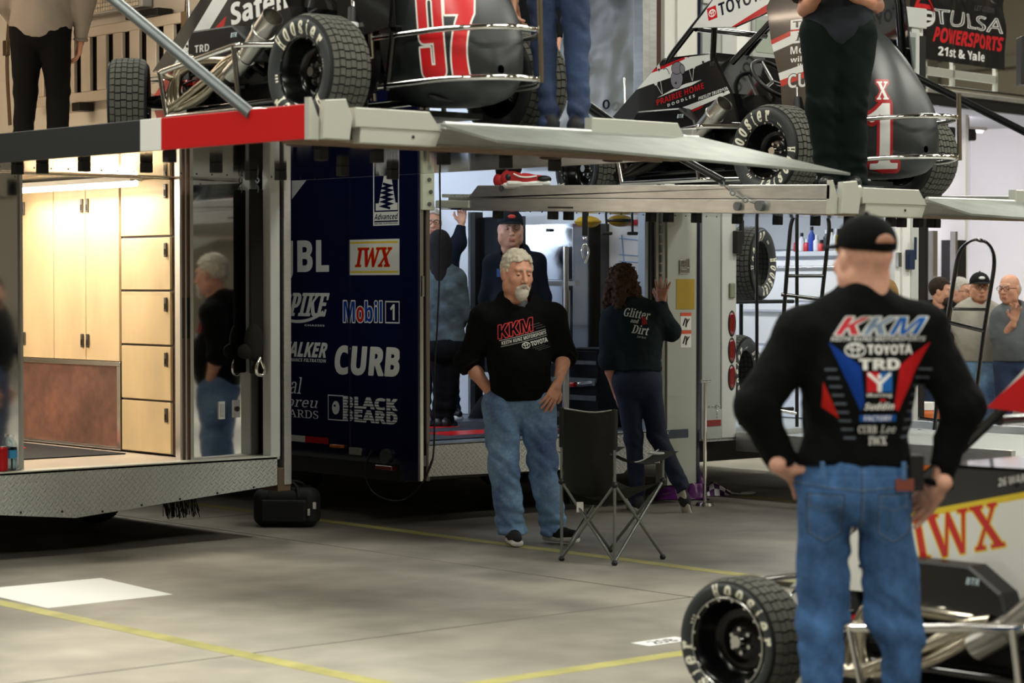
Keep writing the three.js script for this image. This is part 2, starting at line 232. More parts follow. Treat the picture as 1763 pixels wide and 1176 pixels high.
{
  // tall wall cabinets: door edges along z measured on the cabinet fronts at x = 7.85
  const xf = 7.85, zs = [-15.3, -14.9, -14.49, -14.075, -13.65, -13.234, -12.815];
  [['maple cabinet furthest inside the doorway', 0], ['maple cabinet pair in the middle of the trailer wall', 2], ['maple two-door cabinet beside the stack of lockers', 4]].forEach(([lab, k]) => {
    const t = thing('wall_cabinet', lab, 'cabinet', [xf, 1.1, 0], 0, 'tall maple wall cabinets');
    part('body', bx(0.02, 0.46, 0, 1.16, zs[k], zs[k + 2]), cabFrame, t);
    for (const i of [k, k + 1]) { const d = part('door', bx(0, 0.02, 0.004, 1.15, zs[i] + 0.004, zs[i + 1] - 0.004, 0.003), mapleM, t); const zh = i === k ? zs[i + 1] - 0.035 : zs[i] + 0.035; latch(d, 0.13, zh); latch(d, 1.02, zh); }
  });
  const b = thing('lower_bench_panel', 'scuffed brown panel with steel trim below the tall maple cabinets', 'panel', [xf, 0.53, 0]);
  part('face', bx(0.005, 0.03, 0, 0.54, -15.3, -12.84), mtl(0xffffff, 0.55, 0, { map: again(rust, 1, 1) }), b); part('trim', [bx(-0.008, 0.03, 0.54, 0.57, -15.3, -12.8, 0.003), bx(-0.008, 0.03, 0, 0.54, -12.84, -12.8, 0.003), bx(-0.006, 0.03, 0, 0.02, -15.3, -12.84, 0.003)], M.satin, b); part('top', bx(0.03, 0.46, 0, 0.57, -15.3, -12.8), cabFrame, b);
  const s = thing('locker_stack', 'column of five square maple lockers next to the doorway', 'cabinet', [xf - 0.01, 0.53, 0]);
  part('body', bx(0.02, 0.46, 0, 1.76, -12.79, -12.16), cabFrame, s);
  const ys = [0.0, 0.335, 0.685, 1.03, 1.372, 1.74]; for (let i = 0; i < 5; i++) { const d = part('door', bx(0, 0.02, ys[i] + 0.008, ys[i + 1] - 0.006, -12.775, -12.2, 0.003), mapleM, s); latch(d, ys[i + 1] - 0.085, -12.24); }
  lampTube('strip_light', 'glowing strip light above the maple cabinets', [7.66, 2.26, -13.9], [7.66, 2.26, -12.3], T1_TUBE, [-0.15, -1, 0]);
  lampTube('strip_light', 'strip light over the unseen side of the maple cabinet trailer', [6.35, 2.27, -15.5], [6.35, 2.27, -12.6], T1_TUBE, [0.2, -1, 0]);
}
// --- second trailer: navy side with sponsor lettering
const SPONSORS = canvasTex(2048, 1360, (g, w, h) => {
  // 3.2 m of wall from the rear edge forward, 2.125 m high from y = 0.45
  const sx = w / 3.2, sy = h / 2.125, X = (z) => (ZR - z) * 0 + w - (ZR - z) * sx, Y = (y) => h - (y - 0.45) * sy;
  g.fillStyle = '#0d1334'; g.fillRect(0, 0, w, h);
  g.fillStyle = '#0a0f2b'; for (let i = 0; i < 5; i++) g.fillRect(X(-12.52 - i * 0.6) - 2, 0, 4, h);
  const B = (z0, y1, z1, y0) => [X(z0), Y(y1), X(z1) - X(z0), Y(y0) - Y(y1)], W = '#e8eae6';
  { const [x, y, bw, bh] = B(-12.256, 2.345, -11.974, 1.995); g.fillStyle = W; g.fillRect(x, y, bw, bh); g.fillStyle = '#0d1334'; g.fillRect(x + 8, y + 8, bw - 16, bh * 0.7);
    poly(g, [[x + bw * 0.42, y + bh * 0.05], [x + bw * 0.7, y + bh * 0.05], [x + bw * 0.86, y + bh * 0.57], [x + bw * 0.94, y + bh * 0.57], [x + bw * 0.94, y + bh * 0.71], [x + bw * 0.1, y + bh * 0.71], [x + bw * 0.1, y + bh * 0.57], [x + bw * 0.22, y + bh * 0.57]], W);
    g.strokeStyle = '#0d1334'; g.lineWidth = 11; g.beginPath(); for (let i = 0; i < 12; i++) g.lineTo(x + bw * (i % 2 ? 0.66 : 0.38), y + bh * (0.2 + i * 0.043)); g.stroke();
    fit(g, 'Advanced', x + 8, y + bh * 0.77, bw - 16, bh * 0.115, 'bold italic {}px sans-serif', '#0d1334'); g.fillStyle = '#0d1334'; g.fillRect(x + 8, y + bh * 0.905, bw - 16, 6); fit(g, 'RACING SUSPENSIONS', x + 10, y + bh * 0.94, bw - 20, bh * 0.035, 'bold {}px sans-serif', '#0d1334');
    fit(g, 'TM', x + 10, y - bh * 0.22, bw * 0.4, bh * 0.13, 'bold {}px sans-serif', W); }
  { const [x, y, bw, bh] = B(-12.529, 1.905, -11.968, 1.664); g.fillStyle = W; g.fillRect(x, y, bw, bh); g.fillStyle = '#e3c93c'; g.fillRect(x + 12, y + bh * 0.06, bw - 24, bh * 0.055); g.fillRect(x + 12, y + bh * 0.885, bw - 24, bh * 0.055); fit(g, 'IWX', x + bw * 0.13, y + bh * 0.24, bw * 0.72, bh * 0.52, 'bold italic {}px serif', '#c8201c', '#e3c93c', 7); fit(g, 'IWX', x + bw * 0.13, y + bh * 0.24, bw * 0.72, bh * 0.52, 'bold italic {}px serif', '#c8201c', '#c8201c', 3); }
  { const [x, y, bw, bh] = B(-12.589, 1.486, -11.975, 1.345); fit(g, 'M', x, y, bw * 0.21, bh, 'bold {}px sans-serif', '#16409b', W, 9); fit(g, 'o', x + bw * 0.235, y + bh * 0.26, bw * 0.14, bh * 0.74, 'bold {}px sans-serif', '#c8201c', W, 9); fit(g, 'bil', x + bw * 0.39, y, bw * 0.31, bh, 'bold {}px sans-serif', '#16409b', W, 9); g.strokeStyle = W; g.lineWidth = 6; g.strokeRect(x + bw * 0.76, y, bw * 0.24, bh); fit(g, '1', x + bw * 0.84, y + bh * 0.12, bw * 0.08, bh * 0.76, 'bold {}px sans-serif', W); }
  { const [x, y, bw, bh] = B(-12.683, 1.178, -11.976, 0.99); fit(g, 'CURB', x, y, bw, bh, 'bold {}px sans-serif', W, W, 6, 0.12); }
  { const [x, y, bw, bh] = B(-12.765, 0.836, -11.985, 0.668); g.strokeStyle = W; g.lineWidth = 5; g.strokeRect(x, y, bw * 0.22, bh); g.fillStyle = W; g.beginPath(); g.ellipse(x + bw * 0.11, y + bh * 0.5, bw * 0.055, bh * 0.28, 0.2, 0, 7); g.fill(); g.fillStyle = '#0d1334'; g.fillRect(x + bw * 0.08, y + bh * 0.38, bw * 0.03, bh * 0.08); fit(g, 'BLACK', x + bw * 0.23, y, bw * 0.75, bh * 0.46, 'bold {}px sans-serif', W, W, 7); fit(g, 'BEARD', x + bw * 0.23, y + bh * 0.54, bw * 0.75, bh * 0.46, 'bold {}px sans-serif', W, W, 7); g.fillStyle = '#0d1334'; for (let i = 0; i < 8; i++) g.fillRect(x + bw * 0.225, y + bh * (0.12 + i * 0.115), bw * 0.78, bh * 0.025); }
  { const [x, y, bw, bh] = B(-13.3, 1.906, -12.755, 1.63); fit(g, 'JBL', x, y, bw, bh, 'bold {}px sans-serif', W, W, 3); }
  { const [x, y, bw, bh] = B(-13.32, 1.54, -12.763, 1.38); fit(g, 'SPIKE', x, y, bw, bh, 'bold italic {}px serif', W, W, 5, 0.2); g.strokeStyle = W; g.lineWidth = 14; g.beginPath(); g.moveTo(x, y + bh * 1.1); g.quadraticCurveTo(x + bw * 0.5, y + bh * 1.5, x + bw * 0.9, y + bh * 0.8); g.stroke(); fit(g, 'CHASSIS', x + bw * 0.5, y + bh * 1.36, bw * 0.42, bh * 0.08, 'bold {}px sans-serif', W); }
  { const [x, y, bw, bh] = B(-13.34, 1.195, -12.777, 1.095); fit(g, 'WALKER', x, y, bw, bh, 'bold italic {}px sans-serif', W, W, 4, 0.15); fit(g, 'PERFORMANCE FILTRATION', x - bw * 0.1, y + bh * 1.12, bw * 1.08, bh * 0.24, 'bold italic {}px sans-serif', W); }
  { const [x, y, bw, bh] = B(-13.36, 0.95, -12.88, 0.665); fit(g, 'Val', x + bw * 0.1, y, bw * 0.5, bh * 0.42, 'italic {}px serif', W); fit(g, 'doreu', x, y + bh * 0.48, bw * 0.99, bh * 0.26, 'italic {}px serif', W); fit(g, 'VINEYARDS', x - bw * 0.6, y + bh * 0.8, bw * 1.6, bh * 0.2, '{}px serif', W); }
  { const [x, y, bw, bh] = B(-13.5, 0.54, -12.766, 0.495); g.fillStyle = '#d7d7d3'; g.fillRect(x, y, bw * 0.63, bh); g.fillStyle = '#b9231f'; g.fillRect(x + bw * 0.63, y, bw * 0.37, bh); }
  poly(g, [[X(-13.19), Y(2.34)], [X(-13.0), Y(2.34)], [X(-13.19), Y(2.2)]], W);
});
{
  const t = thing('enclosed_trailer', 'trailer with a navy side wall covered in white sponsor lettering', 'trailer');
  const sideM = mtl(0xffffff, 0.22, 0, { map: SPONSORS, clearcoat: 0.5, clearcoatRoughness: 0.08 }), inner = mtl(0xdfe4ea, 0.45);
  part('side_wall', bx(9.49, 9.55, 0.45, 4.1, -19.5, ZR - 0.05), M.navy, t);
  const face = part('lettered_panel', quad([9.486, 0.45, ZR - 3.2], [9.486, 0.45, ZR], [9.486, 2.575, ZR], [9.486, 2.575, ZR - 3.2]), sideM, t); face.userData.label = 'navy panel with sponsor lettering';
  part('panel_rib', [bx(9.475, 9.487, 0.45, 4.1, -12.525, -12.515)], M.navy, t); part('lower_rail', bx(9.478, 9.55, 0.4, 0.47, -19.5, ZR), M.navy, t);
  part('marker_lamp', bx(9.46, 9.487, 0.478, 0.5, -12.72, -12.58, 0.005), M.amber, t); part('marker_lamp', bx(9.46, 9.487, 0.44, 0.49, -12.5, -12.38, 0.005), mtl(0x8f8f88, 0.4), t); part('marker_lamp', bx(9.44, 9.487, 0.36, 0.39, -12.18, -12.0, 0.005), M.redLens, t); part('fuel_cap', at(new THREE.CylinderGeometry(0.05, 0.05, 0.03, 20).rotateZ(PI / 2), 9.47, 0.45, -12.1), M.galv, t);
  part('side_wall', bx(12.02, 12.1, 0.45, 4.1, -19.5, ZR - 0.05), M.offWhite, t); part('roof', bx(9.48, 12.12, 4.05, 4.12, -19.5, ZR), M.alu, t);
  part('inner_lining', [bx(9.555, 9.575, 0.55, 4.05, -19.4, ZR - 0.1), bx(11.99, 12.02, 0.55, 4.05, -19.4, ZR - 0.1)], inner, t); part('bulkhead', bx(9.57, 11.99, 0.55, 4.05, -17.4, -17.35), inner, t);
  part('chassis', bx(9.55, 12.05, 0.28, 0.48, -19.5, -12.0), M.black, t); part('floor', bx(9.55, 12.02, 0.48, 0.545, -19.4, ZR), mtl(0x5b6270, 0.4), t); part('upper_deck', bx(9.57, 11.99, 2.24, 2.3, -17.35, -14.7), M.greyPaint, t);
  part('wheel', at(new THREE.TorusGeometry(0.27, 0.12, 14, 30).rotateY(PI / 2), 9.75, 0.39, -13.6), M.rubber, t); part('wheel', at(new THREE.TorusGeometry(0.27, 0.12, 14, 30).rotateY(PI / 2), 11.8, 0.39, -13.6), M.rubber, t);
  part('rear_post', bx(9.475, 9.49, 0.3, 4.1, -11.96, ZR + 0.01, 0.004), M.navy, t); part('rear_post', bx(9.49, 9.52, 0.3, 4.1, -11.9, ZR + 0.012, 0.004), M.satin, t); part('post_seal', bx(9.52, 9.55, 0.3, 4.1, -11.9, ZR - 0.01), M.black, t); part('rear_post', bx(9.55, 9.58, 0.3, 4.1, -11.9, ZR + 0.005, 0.004), mtl(0x857a6e, 0.4, 0.7), t);
  part('hinge_bracket', bx(9.5, 9.6, 2.09, 2.42, ZR, ZR + 0.03, 0.006), mtl(0xc9cdb9, 0.5), t); for (let i = 0; i < 4; i++) part('bolt', at(new THREE.CylinderGeometry(0.014, 0.014, 0.012, 6).rotateX(PI / 2), 9.55 + (i % 2) * 0.012, 2.13 + i * 0.08, ZR + 0.036), M.galv, t);
  part('door_latch', bx(9.495, 9.515, 1.52, 1.66, ZR, ZR + 0.03, 0.005), M.satin, t);
  part('sill_cap', bx(9.56, 11.82, 0.53, 0.552, -11.9, ZR + 0.012, 0.004), mtl(0x8f97a3, 0.35, 0.6), t);
  part('tread_plate_skirt', metric(at(slab([[9.56, 0.54], [9.56, 0.33], [11.0, 0.31], [11.1, 0.255], [11.35, 0.255], [11.42, 0.313], [11.8, 0.313], [11.8, 0.54]], 0.012), 0, 0, ZR)), M.tread, t);
  // right-hand rear post with hinge, lock and notices
  part('door_jamb', [bx(11.62, 11.66, 0.545, 2.25, ZR - 0.12, ZR - 0.05)], mtl(0x8d959c, 0.4, 0.4), t); part('post_seal', bx(11.66, 11.7, 0.4, 2.25, ZR - 0.12, ZR - 0.04), M.black, t);
  const hp = part('hinge_strip', bx(11.7, 11.8, 0.3, 2.25, ZR - 0.1, ZR - 0.015, 0.006), mtl(0x8d8c80, 0.5, 0.5), t); for (let i = 0; i < 26; i++) part('knuckle', rod([11.745, 0.36 + i * 0.07, ZR - 0.01], [11.745, 0.418 + i * 0.07, ZR - 0.01], 0.013, 8), M.galv, hp);
  part('rear_post', bx(11.8, 12.12, 0.14, 2.25, ZR - 0.12, ZR, 0.006), mtl(0xb2b5ac, 0.45, 0.15), t); part('rear_post', bx(11.9, 12.12, 2.25, 4.1, ZR - 0.12, ZR, 0.006), M.offWhite, t);
  part('post_edge', bx(12.105, 12.13, 0.14, 4.1, ZR - 0.15, ZR + 0.008), M.navy, t);
  const lock = part('door_lock', bx(11.92, 12.02, 1.68, 1.78, ZR, ZR + 0.012, 0.004), M.satin, t); part('lock_handle', [rod([11.97, 1.73, ZR + 0.01], [11.97, 1.73, ZR + 0.04], 0.022, 14), bx(11.955, 11.985, 1.72, 1.79, ZR + 0.03, ZR + 0.045, 0.004)], M.chrome, lock);
  part('yellow_notice', bx(11.89, 12.08, 1.42, 1.64, ZR, ZR + 0.0025), mtl(0xa98c22, 0.55), t);
  for (const y of [1.27, 1.14]) { const w = part('warning_label', bx(11.935, 12.045, y, y + 0.125, ZR, ZR + 0.002), M.whitePaint, t); part('orange_band', bx(11.935, 12.045, y + 0.1, y + 0.125, ZR + 0.0005, ZR + 0.003), mtl(0xd9532c, 0.5), w); part('pictogram', [rod([11.96, y + 0.03, ZR + 0.002], [11.985, y + 0.085, ZR + 0.002], 0.006, 5), rod([11.99, y + 0.02, ZR + 0.002], [12.0, y + 0.08, ZR + 0.002], 0.007, 5), rod([12.0, y + 0.05, ZR + 0.002], [12.025, y + 0.08, ZR + 0.002], 0.005, 5)], M.black, w); }
  // upper opening: crumpled liner on the right wall, posts and a brown strip
  const ply = new THREE.PlaneGeometry(2.0, 1.4, 44, 34), pp = ply.attributes.position; for (let i = 0; i < pp.count; i++) { const x = pp.getX(i), y = pp.getY(i); pp.setZ(i, 0.05 * noise3(x * 2.2, y * 2.2, 3) + 0.03 * Math.abs(noise3(x * 6, y * 5, 8)) + 0.014 * Math.abs(noise3(x * 14, y * 12, 5))); } ply.computeVertexNormals(); ply.rotateY(-PI / 2); at(ply, 11.93, 3.42, -12.85);
  part('crumpled_liner', ply, mtl(0x93948b, 0.4, 0), t); part('dark_skirting', bx(11.9, 11.98, 2.55, 2.74, -13.6, -11.95), mtl(0x18201a, 0.6), t);
  part('upper_jamb', [bx(11.55, 11.62, 2.3, 4.05, ZR - 0.1, ZR, 0.006), bx(11.62, 11.72, 2.3, 4.05, ZR - 0.14, ZR - 0.03, 0.006)], M.alu, t); part('brown_strip', bx(11.72, 11.79, 2.3, 4.05, ZR - 0.16, ZR - 0.06), mtl(0x4b3526, 0.7), t); part('upper_jamb', bx(11.79, 11.9, 2.3, 4.05, ZR - 0.14, ZR - 0.02, 0.006), M.offWhite, t);
  for (let i = 0; i < 3; i++) part('tie_ring', at(new THREE.TorusGeometry(0.03, 0.008, 8, 16).rotateY(PI / 2), 11.88, 2.95 + i * 0.28, -12.5 - i * 0.3), M.blackMetal, t);
}
// --- fittings inside the navy trailer, on its right wall (x = 11.98)
const stainless = mtl(0xb9bfc6, 0.2, 1, { bumpMap: again(cloudTex, 1.5, 1.5), bumpScale: 0.002 });
function wallBox(px0, py0, px1, py1, x, depth) { const a = onX(px0, py1, x), b = onX(px1, py0, x); return [x, x + depth, Math.min(a.y, b.y), Math.max(a.y, b.y), Math.min(a.z, b.z), Math.max(a.z, b.z)]; }
{
  const c = thing('stainless_cabinet', 'stainless steel cabinet behind the man in the hooded jacket and cap', 'cabinet');
  part('body', bx(...wallBox(905, 385, 986, 596, 11.62, 0.36)), stainless, c); part('door', bx(...wallBox(908, 392, 986, 482, 11.6, 0.02), 0.004), stainless, c); part('shelf_edge', bx(...wallBox(903, 484, 990, 492, 11.58, 0.05)), M.greyPaint, c); part('latch', bx(...wallBox(940, 394, 947, 399, 11.58, 0.02)), M.black, c);
  const d = thing('dark_glass_door', 'dark glass door in the navy trailer, edged with a black post', 'door'); part('pane', bx(...wallBox(818, 372, 900, 640, 11.75, 0.03)), mtl(0x10161c, 0.08, 0, { clearcoat: 1 }), d); part('post', bx(...wallBox(810, 365, 818, 735, 11.7, 0.08)), M.black, d); part('edge', bx(...wallBox(806, 365, 810, 735, 11.7, 0.08)), M.chrome, d);
  const w = thing('dark_gear_cabinet', 'black equipment cabinet with red and chrome handles low in the navy trailer', 'cabinet'); part('body', bx(...wallBox(905, 606, 1030, 738, 11.6, 0.36)), M.blackMetal, w); part('upper_body', bx(...wallBox(992, 385, 1034, 600, 11.84, 0.13)), M.gloss, w); part('handle', rod(onX(972, 663, 11.57), onX(990, 662, 11.57), 0.02), M.redGloss, w); part('handle', rod(onX(996, 662, 11.57), onX(1022, 660, 11.57), 0.02), M.satin, w); for (let i = 0; i < 4; i++) part('drawer_line', bx(...wallBox(908, 622 + i * 30, 1026, 624 + i * 30, 11.59, 0.02)), M.galv, w);
  const pole = thing('chrome_pole', 'chrome telescopic pole standing in the lit navy trailer', 'pole'); part('upper_tube', rod(onX(974, 425, 11.3), onX(974, 500, 11.3), 0.022, 14), M.satin, pole); part('lower_tube', rod(onX(975, 500, 11.3), onX(974, 735, 11.3), 0.028, 14), M.satin, pole);
  const b = thing('white_board', 'white board with blue lines and a red edge on the wall behind the curly-haired woman', 'board'); part('board', bx(...wallBox(1040, 372, 1105, 560, 11.93, 0.02)), M.white, b);
  const ln = []; for (const [x0, y0, x1, y1] of [[1066, 410, 1102, 414], [1066, 438, 1102, 441], [1070, 405, 1076, 470], [1066, 450, 1100, 452]]) ln.push(rod(onX(x0, y0, 11.925), onX(x1, y1, 11.925), 0.004, 5)); part('blue_lines', ln, mtl(0x8fb2dd, 0.6), b); part('red_strip', bx(...wallBox(1070, 378, 1105, 388, 11.92, 0.01)), M.red, b);
  const wp = thing('wall_posts', 'pale blue wall posts beside the doorway of the navy trailer', 'post'); part('post', bx(...wallBox(1110, 365, 1124, 640, 11.75, 0.1)), M.paleGrey, wp); part('post', bx(...wallBox(1100, 365, 1110, 640, 11.7, 0.1)), M.navy, wp);
  // yellow bump caps and hanging hooks under the lift
  for (const [px, py, lab] of [[1012, 382, 'yellow'], [1068, 380, 'second']]) {
    const p = onD(px, py, 16.9), y = thing('yellow_work_float', lab === 'yellow' ? 'yellow rounded float hanging under the lift, over the chrome hook' : 'yellow and black float hanging under the lift, over the white board', 'float', [p.x, p.y, p.z]);
    const g = new THREE.SphereGeometry(0.1, 20, 12); g.scale(1, 0.45, 0.8); part('shell', g, mtl(lab === 'yellow' ? 0xd8b427 : 0xa8871f, 0.5), y); part('rim', new THREE.TorusGeometry(0.09, 0.012, 8, 20).rotateX(PI / 2), lab === 'yellow' ? mtl(0xc09a1c, 0.5) : M.black, y); part('hanger', rod([0, 0.03, 0], [0, 0.35, 0], 0.006), M.black, y);
  }
  for (const px of [1045, 1089]) { const p = onD(px, 402, 16.7), k = thing('hanging_grip_bar', px < 1060 ? 'black T-shaped handle hanging beside the dark cabinet' : 'black T-shaped handle hanging in front of the white board', 'handle', [p.x, p.y, p.z], -YAW); part('grip', bx(-0.04, 0.04, -0.012, 0.012, -0.02, 0.02, 0.008), M.black, k); part('stem', rod([0, 0.01, 0], [px < 1060 ? -0.02 : -0.01, 0.35, 0], 0.009), M.black, k); }
  const hook = onD(1007, 430, 16.6), h = thing('chrome_hook', 'chrome snap hook hanging in the navy trailer', 'hook', [hook.x, hook.y, hook.z], -YAW); part('hook_body', tube([[0, -0.1, 0], [0.02, -0.05, 0], [0.025, 0, 0], [0, 0.04, 0], [-0.02, 0, 0], [-0.012, -0.06, 0]], 0.009, 8), M.chrome, h); part('swivel', at(new THREE.SphereGeometry(0.018, 10, 8), 0, 0.08, 0), M.chrome, h); part('strap', bx(-0.02, 0.02, 0.1, 0.5, -0.003, 0.003), M.black, h);
  const mt = thing('trailer_mat', 'dark mat with red stripes on the floor of the navy trailer', 'mat', [10.6, 0.5465, -12.7]); part('mat_sheet', bx(-0.9, 0.75, 0, 0.01, -0.7, 0.75, 0.004), mtl(0x20242c, 0.7), mt); part('red_stripe', [bx(-0.5, 0.6, 0.01, 0.0115, 0.15, 0.5), bx(-0.8, 0.2, 0.01, 0.0115, -0.4, -0.2)], M.red, mt);
  const cb = thing('hanging_cable', 'thin black cable hanging down beside the navy trailer doorway', 'cable'); part('cable', tube([onZ(757, 296, -11.6), onZ(758, 420, -11.6), onZ(753, 560, -11.6), onZ(748, 640, -11.6), onZ(745, 790, -11.6), onZ(735, 818, -11.65)], 0.006, 6, 60), M.black, cb);
  const ring = thing('cable_loop', 'black cable loop hanging low beside the navy trailer side', 'cable'); part('cable', tube([onX(640, 775, 9.42), onX(628, 810, 9.4), onX(640, 845, 9.4), onX(690, 862, 9.4), onX(728, 830, 9.4), onZ(745, 790, -11.6)], 0.007, 6, 60), M.black, ring);
  lampTube('strip_light', 'strip light near the roof of the navy trailer', [10.4, 3.6, -17.0], [10.4, 3.6, -14.0], T2_TUBE, [0.8, -1, 0]);
  lampTube('strip_light', 'strip light low on the inner left wall of the navy trailer', [9.68, 2.12, -15.8], [9.68, 2.12, -12.3], { color: T2_TUBE.color, level: T2_TUBE.level * 0.45 }, [0.5, -0.9, 0]);
}
// --- third trailer: white, tail lamps, open rear with tyre rack and counter
{
  const t = thing('enclosed_trailer', 'white trailer with three stacked red tail lamps and tyres inside', 'trailer'), inner = mtl(0xdfe3ea, 0.4);
  part('side_wall', bx(12.15, 12.22, 0.45, 3.8, -19, ZR - 0.02), M.offWhite, t); part('side_wall', bx(14.66, 14.73, 0.45, 3.8, -19, ZR - 0.02), M.offWhite, t); part('roof', bx(12.15, 14.73, 3.74, 3.82, -19, ZR), M.offWhite, t); part('chassis', bx(12.2, 14.7, 0.28, 0.46, -19, -11.9), M.black, t); part('floor', bx(12.2, 14.68, 0.44, 0.5, -19, ZR), M.treadFine, t);
  part('inner_lining', [bx(12.22, 12.24, 0.5, 3.74, -18.9, -11.9), bx(14.63, 14.66, 0.5, 3.74, -18.9, -11.9)], inner, t); part('bulkhead', bx(12.24, 14.63, 0.5, 3.74, -13.9, -13.85), inner, t); part('inner_ceiling', bx(12.24, 14.63, 2.5, 2.56, -13.85, -11.9), inner, t);
  part('rear_frame', bx(12.16, 12.36, 0.46, 3.8, ZR - 0.12, ZR, 0.006), M.greyPaint, t); part('rear_post', bx(12.36, 12.515, 0.46, 3.8, ZR - 0.12, ZR + 0.012, 0.006), M.paleGrey, t);
  part('kick_plate', bx(12.18, 12.36, 0.46, 0.68, ZR, ZR + 0.01, 0.003), M.greyPaint, t); part('reflector', bx(12.2, 12.35, 0.555, 0.6, ZR + 0.01, ZR + 0.014), mtl(0x7f1618, 0.3), t); const rv = []; for (let i = 0; i < 5; i++) rv.push(at(new THREE.SphereGeometry(0.007, 8, 6), 12.2 + i * 0.035, 0.7, ZR + 0.002), at(new THREE.SphereGeometry(0.007, 8, 6), 12.31, 0.62 + i * 0.022, ZR + 0.01)); part('rivets', rv, M.satin, t);
  for (let i = 0; i < 3; i++) { const y = 1.31 - i * 0.2, g = new THREE.CapsuleGeometry(0.032, 0.105, 6, 16); g.scale(1, 1, 0.4); const l = part('tail_lamp', at(g, 12.465, y, ZR + 0.014), M.redLens, t); part('bezel', at(new THREE.TorusGeometry(0.036, 0.006, 6, 20).scale(1, 2.35, 1), 12.465, y, ZR + 0.014), M.black, l); }
  part('clearance_lamp', bx(12.43, 12.49, 1.5, 1.61, ZR + 0.01, ZR + 0.03, 0.008), mtl(0x7b7f6b, 0.5), t);
  part('door_catch', [bx(12.47, 12.53, 1.83, 2.0, ZR + 0.012, ZR + 0.06, 0.006), bx(12.53, 12.56, 1.9, 2.08, ZR + 0.02, ZR + 0.05, 0.006)], M.black, t);
  part('door_jamb', [bx(14.39, 14.46, 0.5, 2.5, ZR - 0.14, ZR - 0.02, 0.006), bx(14.46, 14.56, 0.5, 2.5, ZR - 0.08, ZR, 0.006)], M.white, t); part('rear_post', bx(14.56, 14.66, 0.46, 3.8, ZR - 0.1, ZR + 0.005, 0.006), M.paleGrey, t); part('post_seal', bx(14.66, 14.73, 0.46, 3.6, ZR - 0.1, ZR + 0.01), M.black, t);
  part('paddle_latch', [bx(14.49, 14.56, 1.72, 1.88, ZR, ZR + 0.05, 0.008), rod([14.57, 1.8, ZR + 0.04], [14.56, 1.98, ZR + 0.05], 0.012)], mtl(0x1c2c4a, 0.4), t); part('lock_plate', bx(14.4, 14.44, 1.74, 1.86, ZR - 0.02, ZR + 0.01, 0.004), M.satin, t);
  part('header', bx(12.36, 14.66, 2.42, 2.62, ZR - 0.1, ZR, 0.006), M.paleGrey, t); part('upper_door', bx(12.52, 14.3, 2.62, 3.74, ZR - 0.06, ZR - 0.01, 0.006), M.white, t); part('roof_flange', bx(12.15, 14.73, 3.66, 3.82, ZR, ZR + 0.02, 0.005), M.paleGrey, t);
  const mull = []; for (const x of [12.75, 13.1, 13.6]) mull.push(bx(x - 0.02, x + 0.02, 2.62, 3.66, ZR - 0.01, ZR + 0.012, 0.004)); part('door_rib', mull, M.paleGrey, t);
  const wi = part('window_frame', bx(12.68, 13.0, 3.3, 3.62, ZR, ZR + 0.02, 0.006), M.greyPaint, t); part('pane', bx(12.71, 12.97, 3.34, 3.58, ZR + 0.018, ZR + 0.024), mtl(0x9fa79b, 0.15), wi);
  const w2 = part('window_frame', bx(14.42, 14.6, 3.3, 3.62, ZR + 0.005, ZR + 0.02, 0.006), M.greyPaint, t); part('pane', bx(14.44, 14.58, 3.33, 3.58, ZR + 0.018, ZR + 0.024), mtl(0x6f7774, 0.2), w2);
  part('roof_marker', bx(14.36, 14.44, 3.72, 3.76, ZR + 0.02, ZR + 0.04, 0.006), M.redLens, t);
  part('lamp_cluster', bx(12.6, 12.62, 0.6, 0.75, -12, -11.9), M.black, t);
  const gate = thing('low_lift_deck', 'low aluminium lift deck sticking out of the white trailer', 'platform', [12.5, 0.4, ZR + 0.02]); part('deck', bx(0.02, 1.92, 0.02, 0.06, 0, 2.5), M.treadFine, gate); part('edge_rail', bx(1.9, 1.98, -0.04, 0.12, 0, 2.5, 0.006), M.alu, gate); part('edge_rail', bx(0, 0.05, -0.04, 0.1, 0, 2.5, 0.006), M.alu, gate); part('end_rail', bx(0, 1.98, -0.04, 0.06, 2.5, 2.56, 0.006), M.alu, gate); part('leg', [bx(0.1, 0.18, -0.4, -0.02, 2.3, 2.38), bx(1.8, 1.88, -0.4, -0.02, 2.3, 2.38)], M.galv, gate);
  const c = thing('work_counter', 'white counter with drawers inside the white trailer, bottles on top', 'counter'); part('cabinet', bx(14.15, 14.62, 0.51, 1.83, -13.8, -11.95), inner, c); part('worktop', bx(14.1, 14.63, 1.83, 1.87, -13.8, -11.93, 0.005), M.paleGrey, c); for (let i = 0; i < 3; i++) { const d = part('drawer', bx(14.135, 14.15, 0.75 + i * 0.36, 1.08 + i * 0.36, -13.3, -12.0, 0.003), M.offWhite, c); part('handle', rod([14.12, 1.02 + i * 0.36, -13.2], [14.12, 1.02 + i * 0.36, -12.1], 0.013), M.satin, d); }
  const back = thing('grey_tool_board', 'grey tool board above the counter of the white trailer', 'board'); part('panel', bx(14.6, 14.625, 1.9, 2.45, -13.8, -11.95), M.paleGrey, back);
  const cols = [0xb5202a, 0xd8d8d8, 0xc02430, 0x2143a0, 0xe2e2e2, 0xd23a3a, 0x222222, 0xe6e6e6, 0xd9d9d9, 0xc9a524, 0xc9a524, 0xc9a524], labs = ['red spray can at the end of the counter', 'white bottle behind the red spray can', 'short red can in the counter row', 'tall blue bottle on the counter', 'white bottle with red label beside the blue bottle', 'small red tin on the counter', 'black tube among the white bottles', 'tall white aerosol on the counter', 'second tall white aerosol on the counter', 'yellow box nearest the doorway jamb', 'yellow box in the middle of the three', 'yellow box next to the aerosols'];
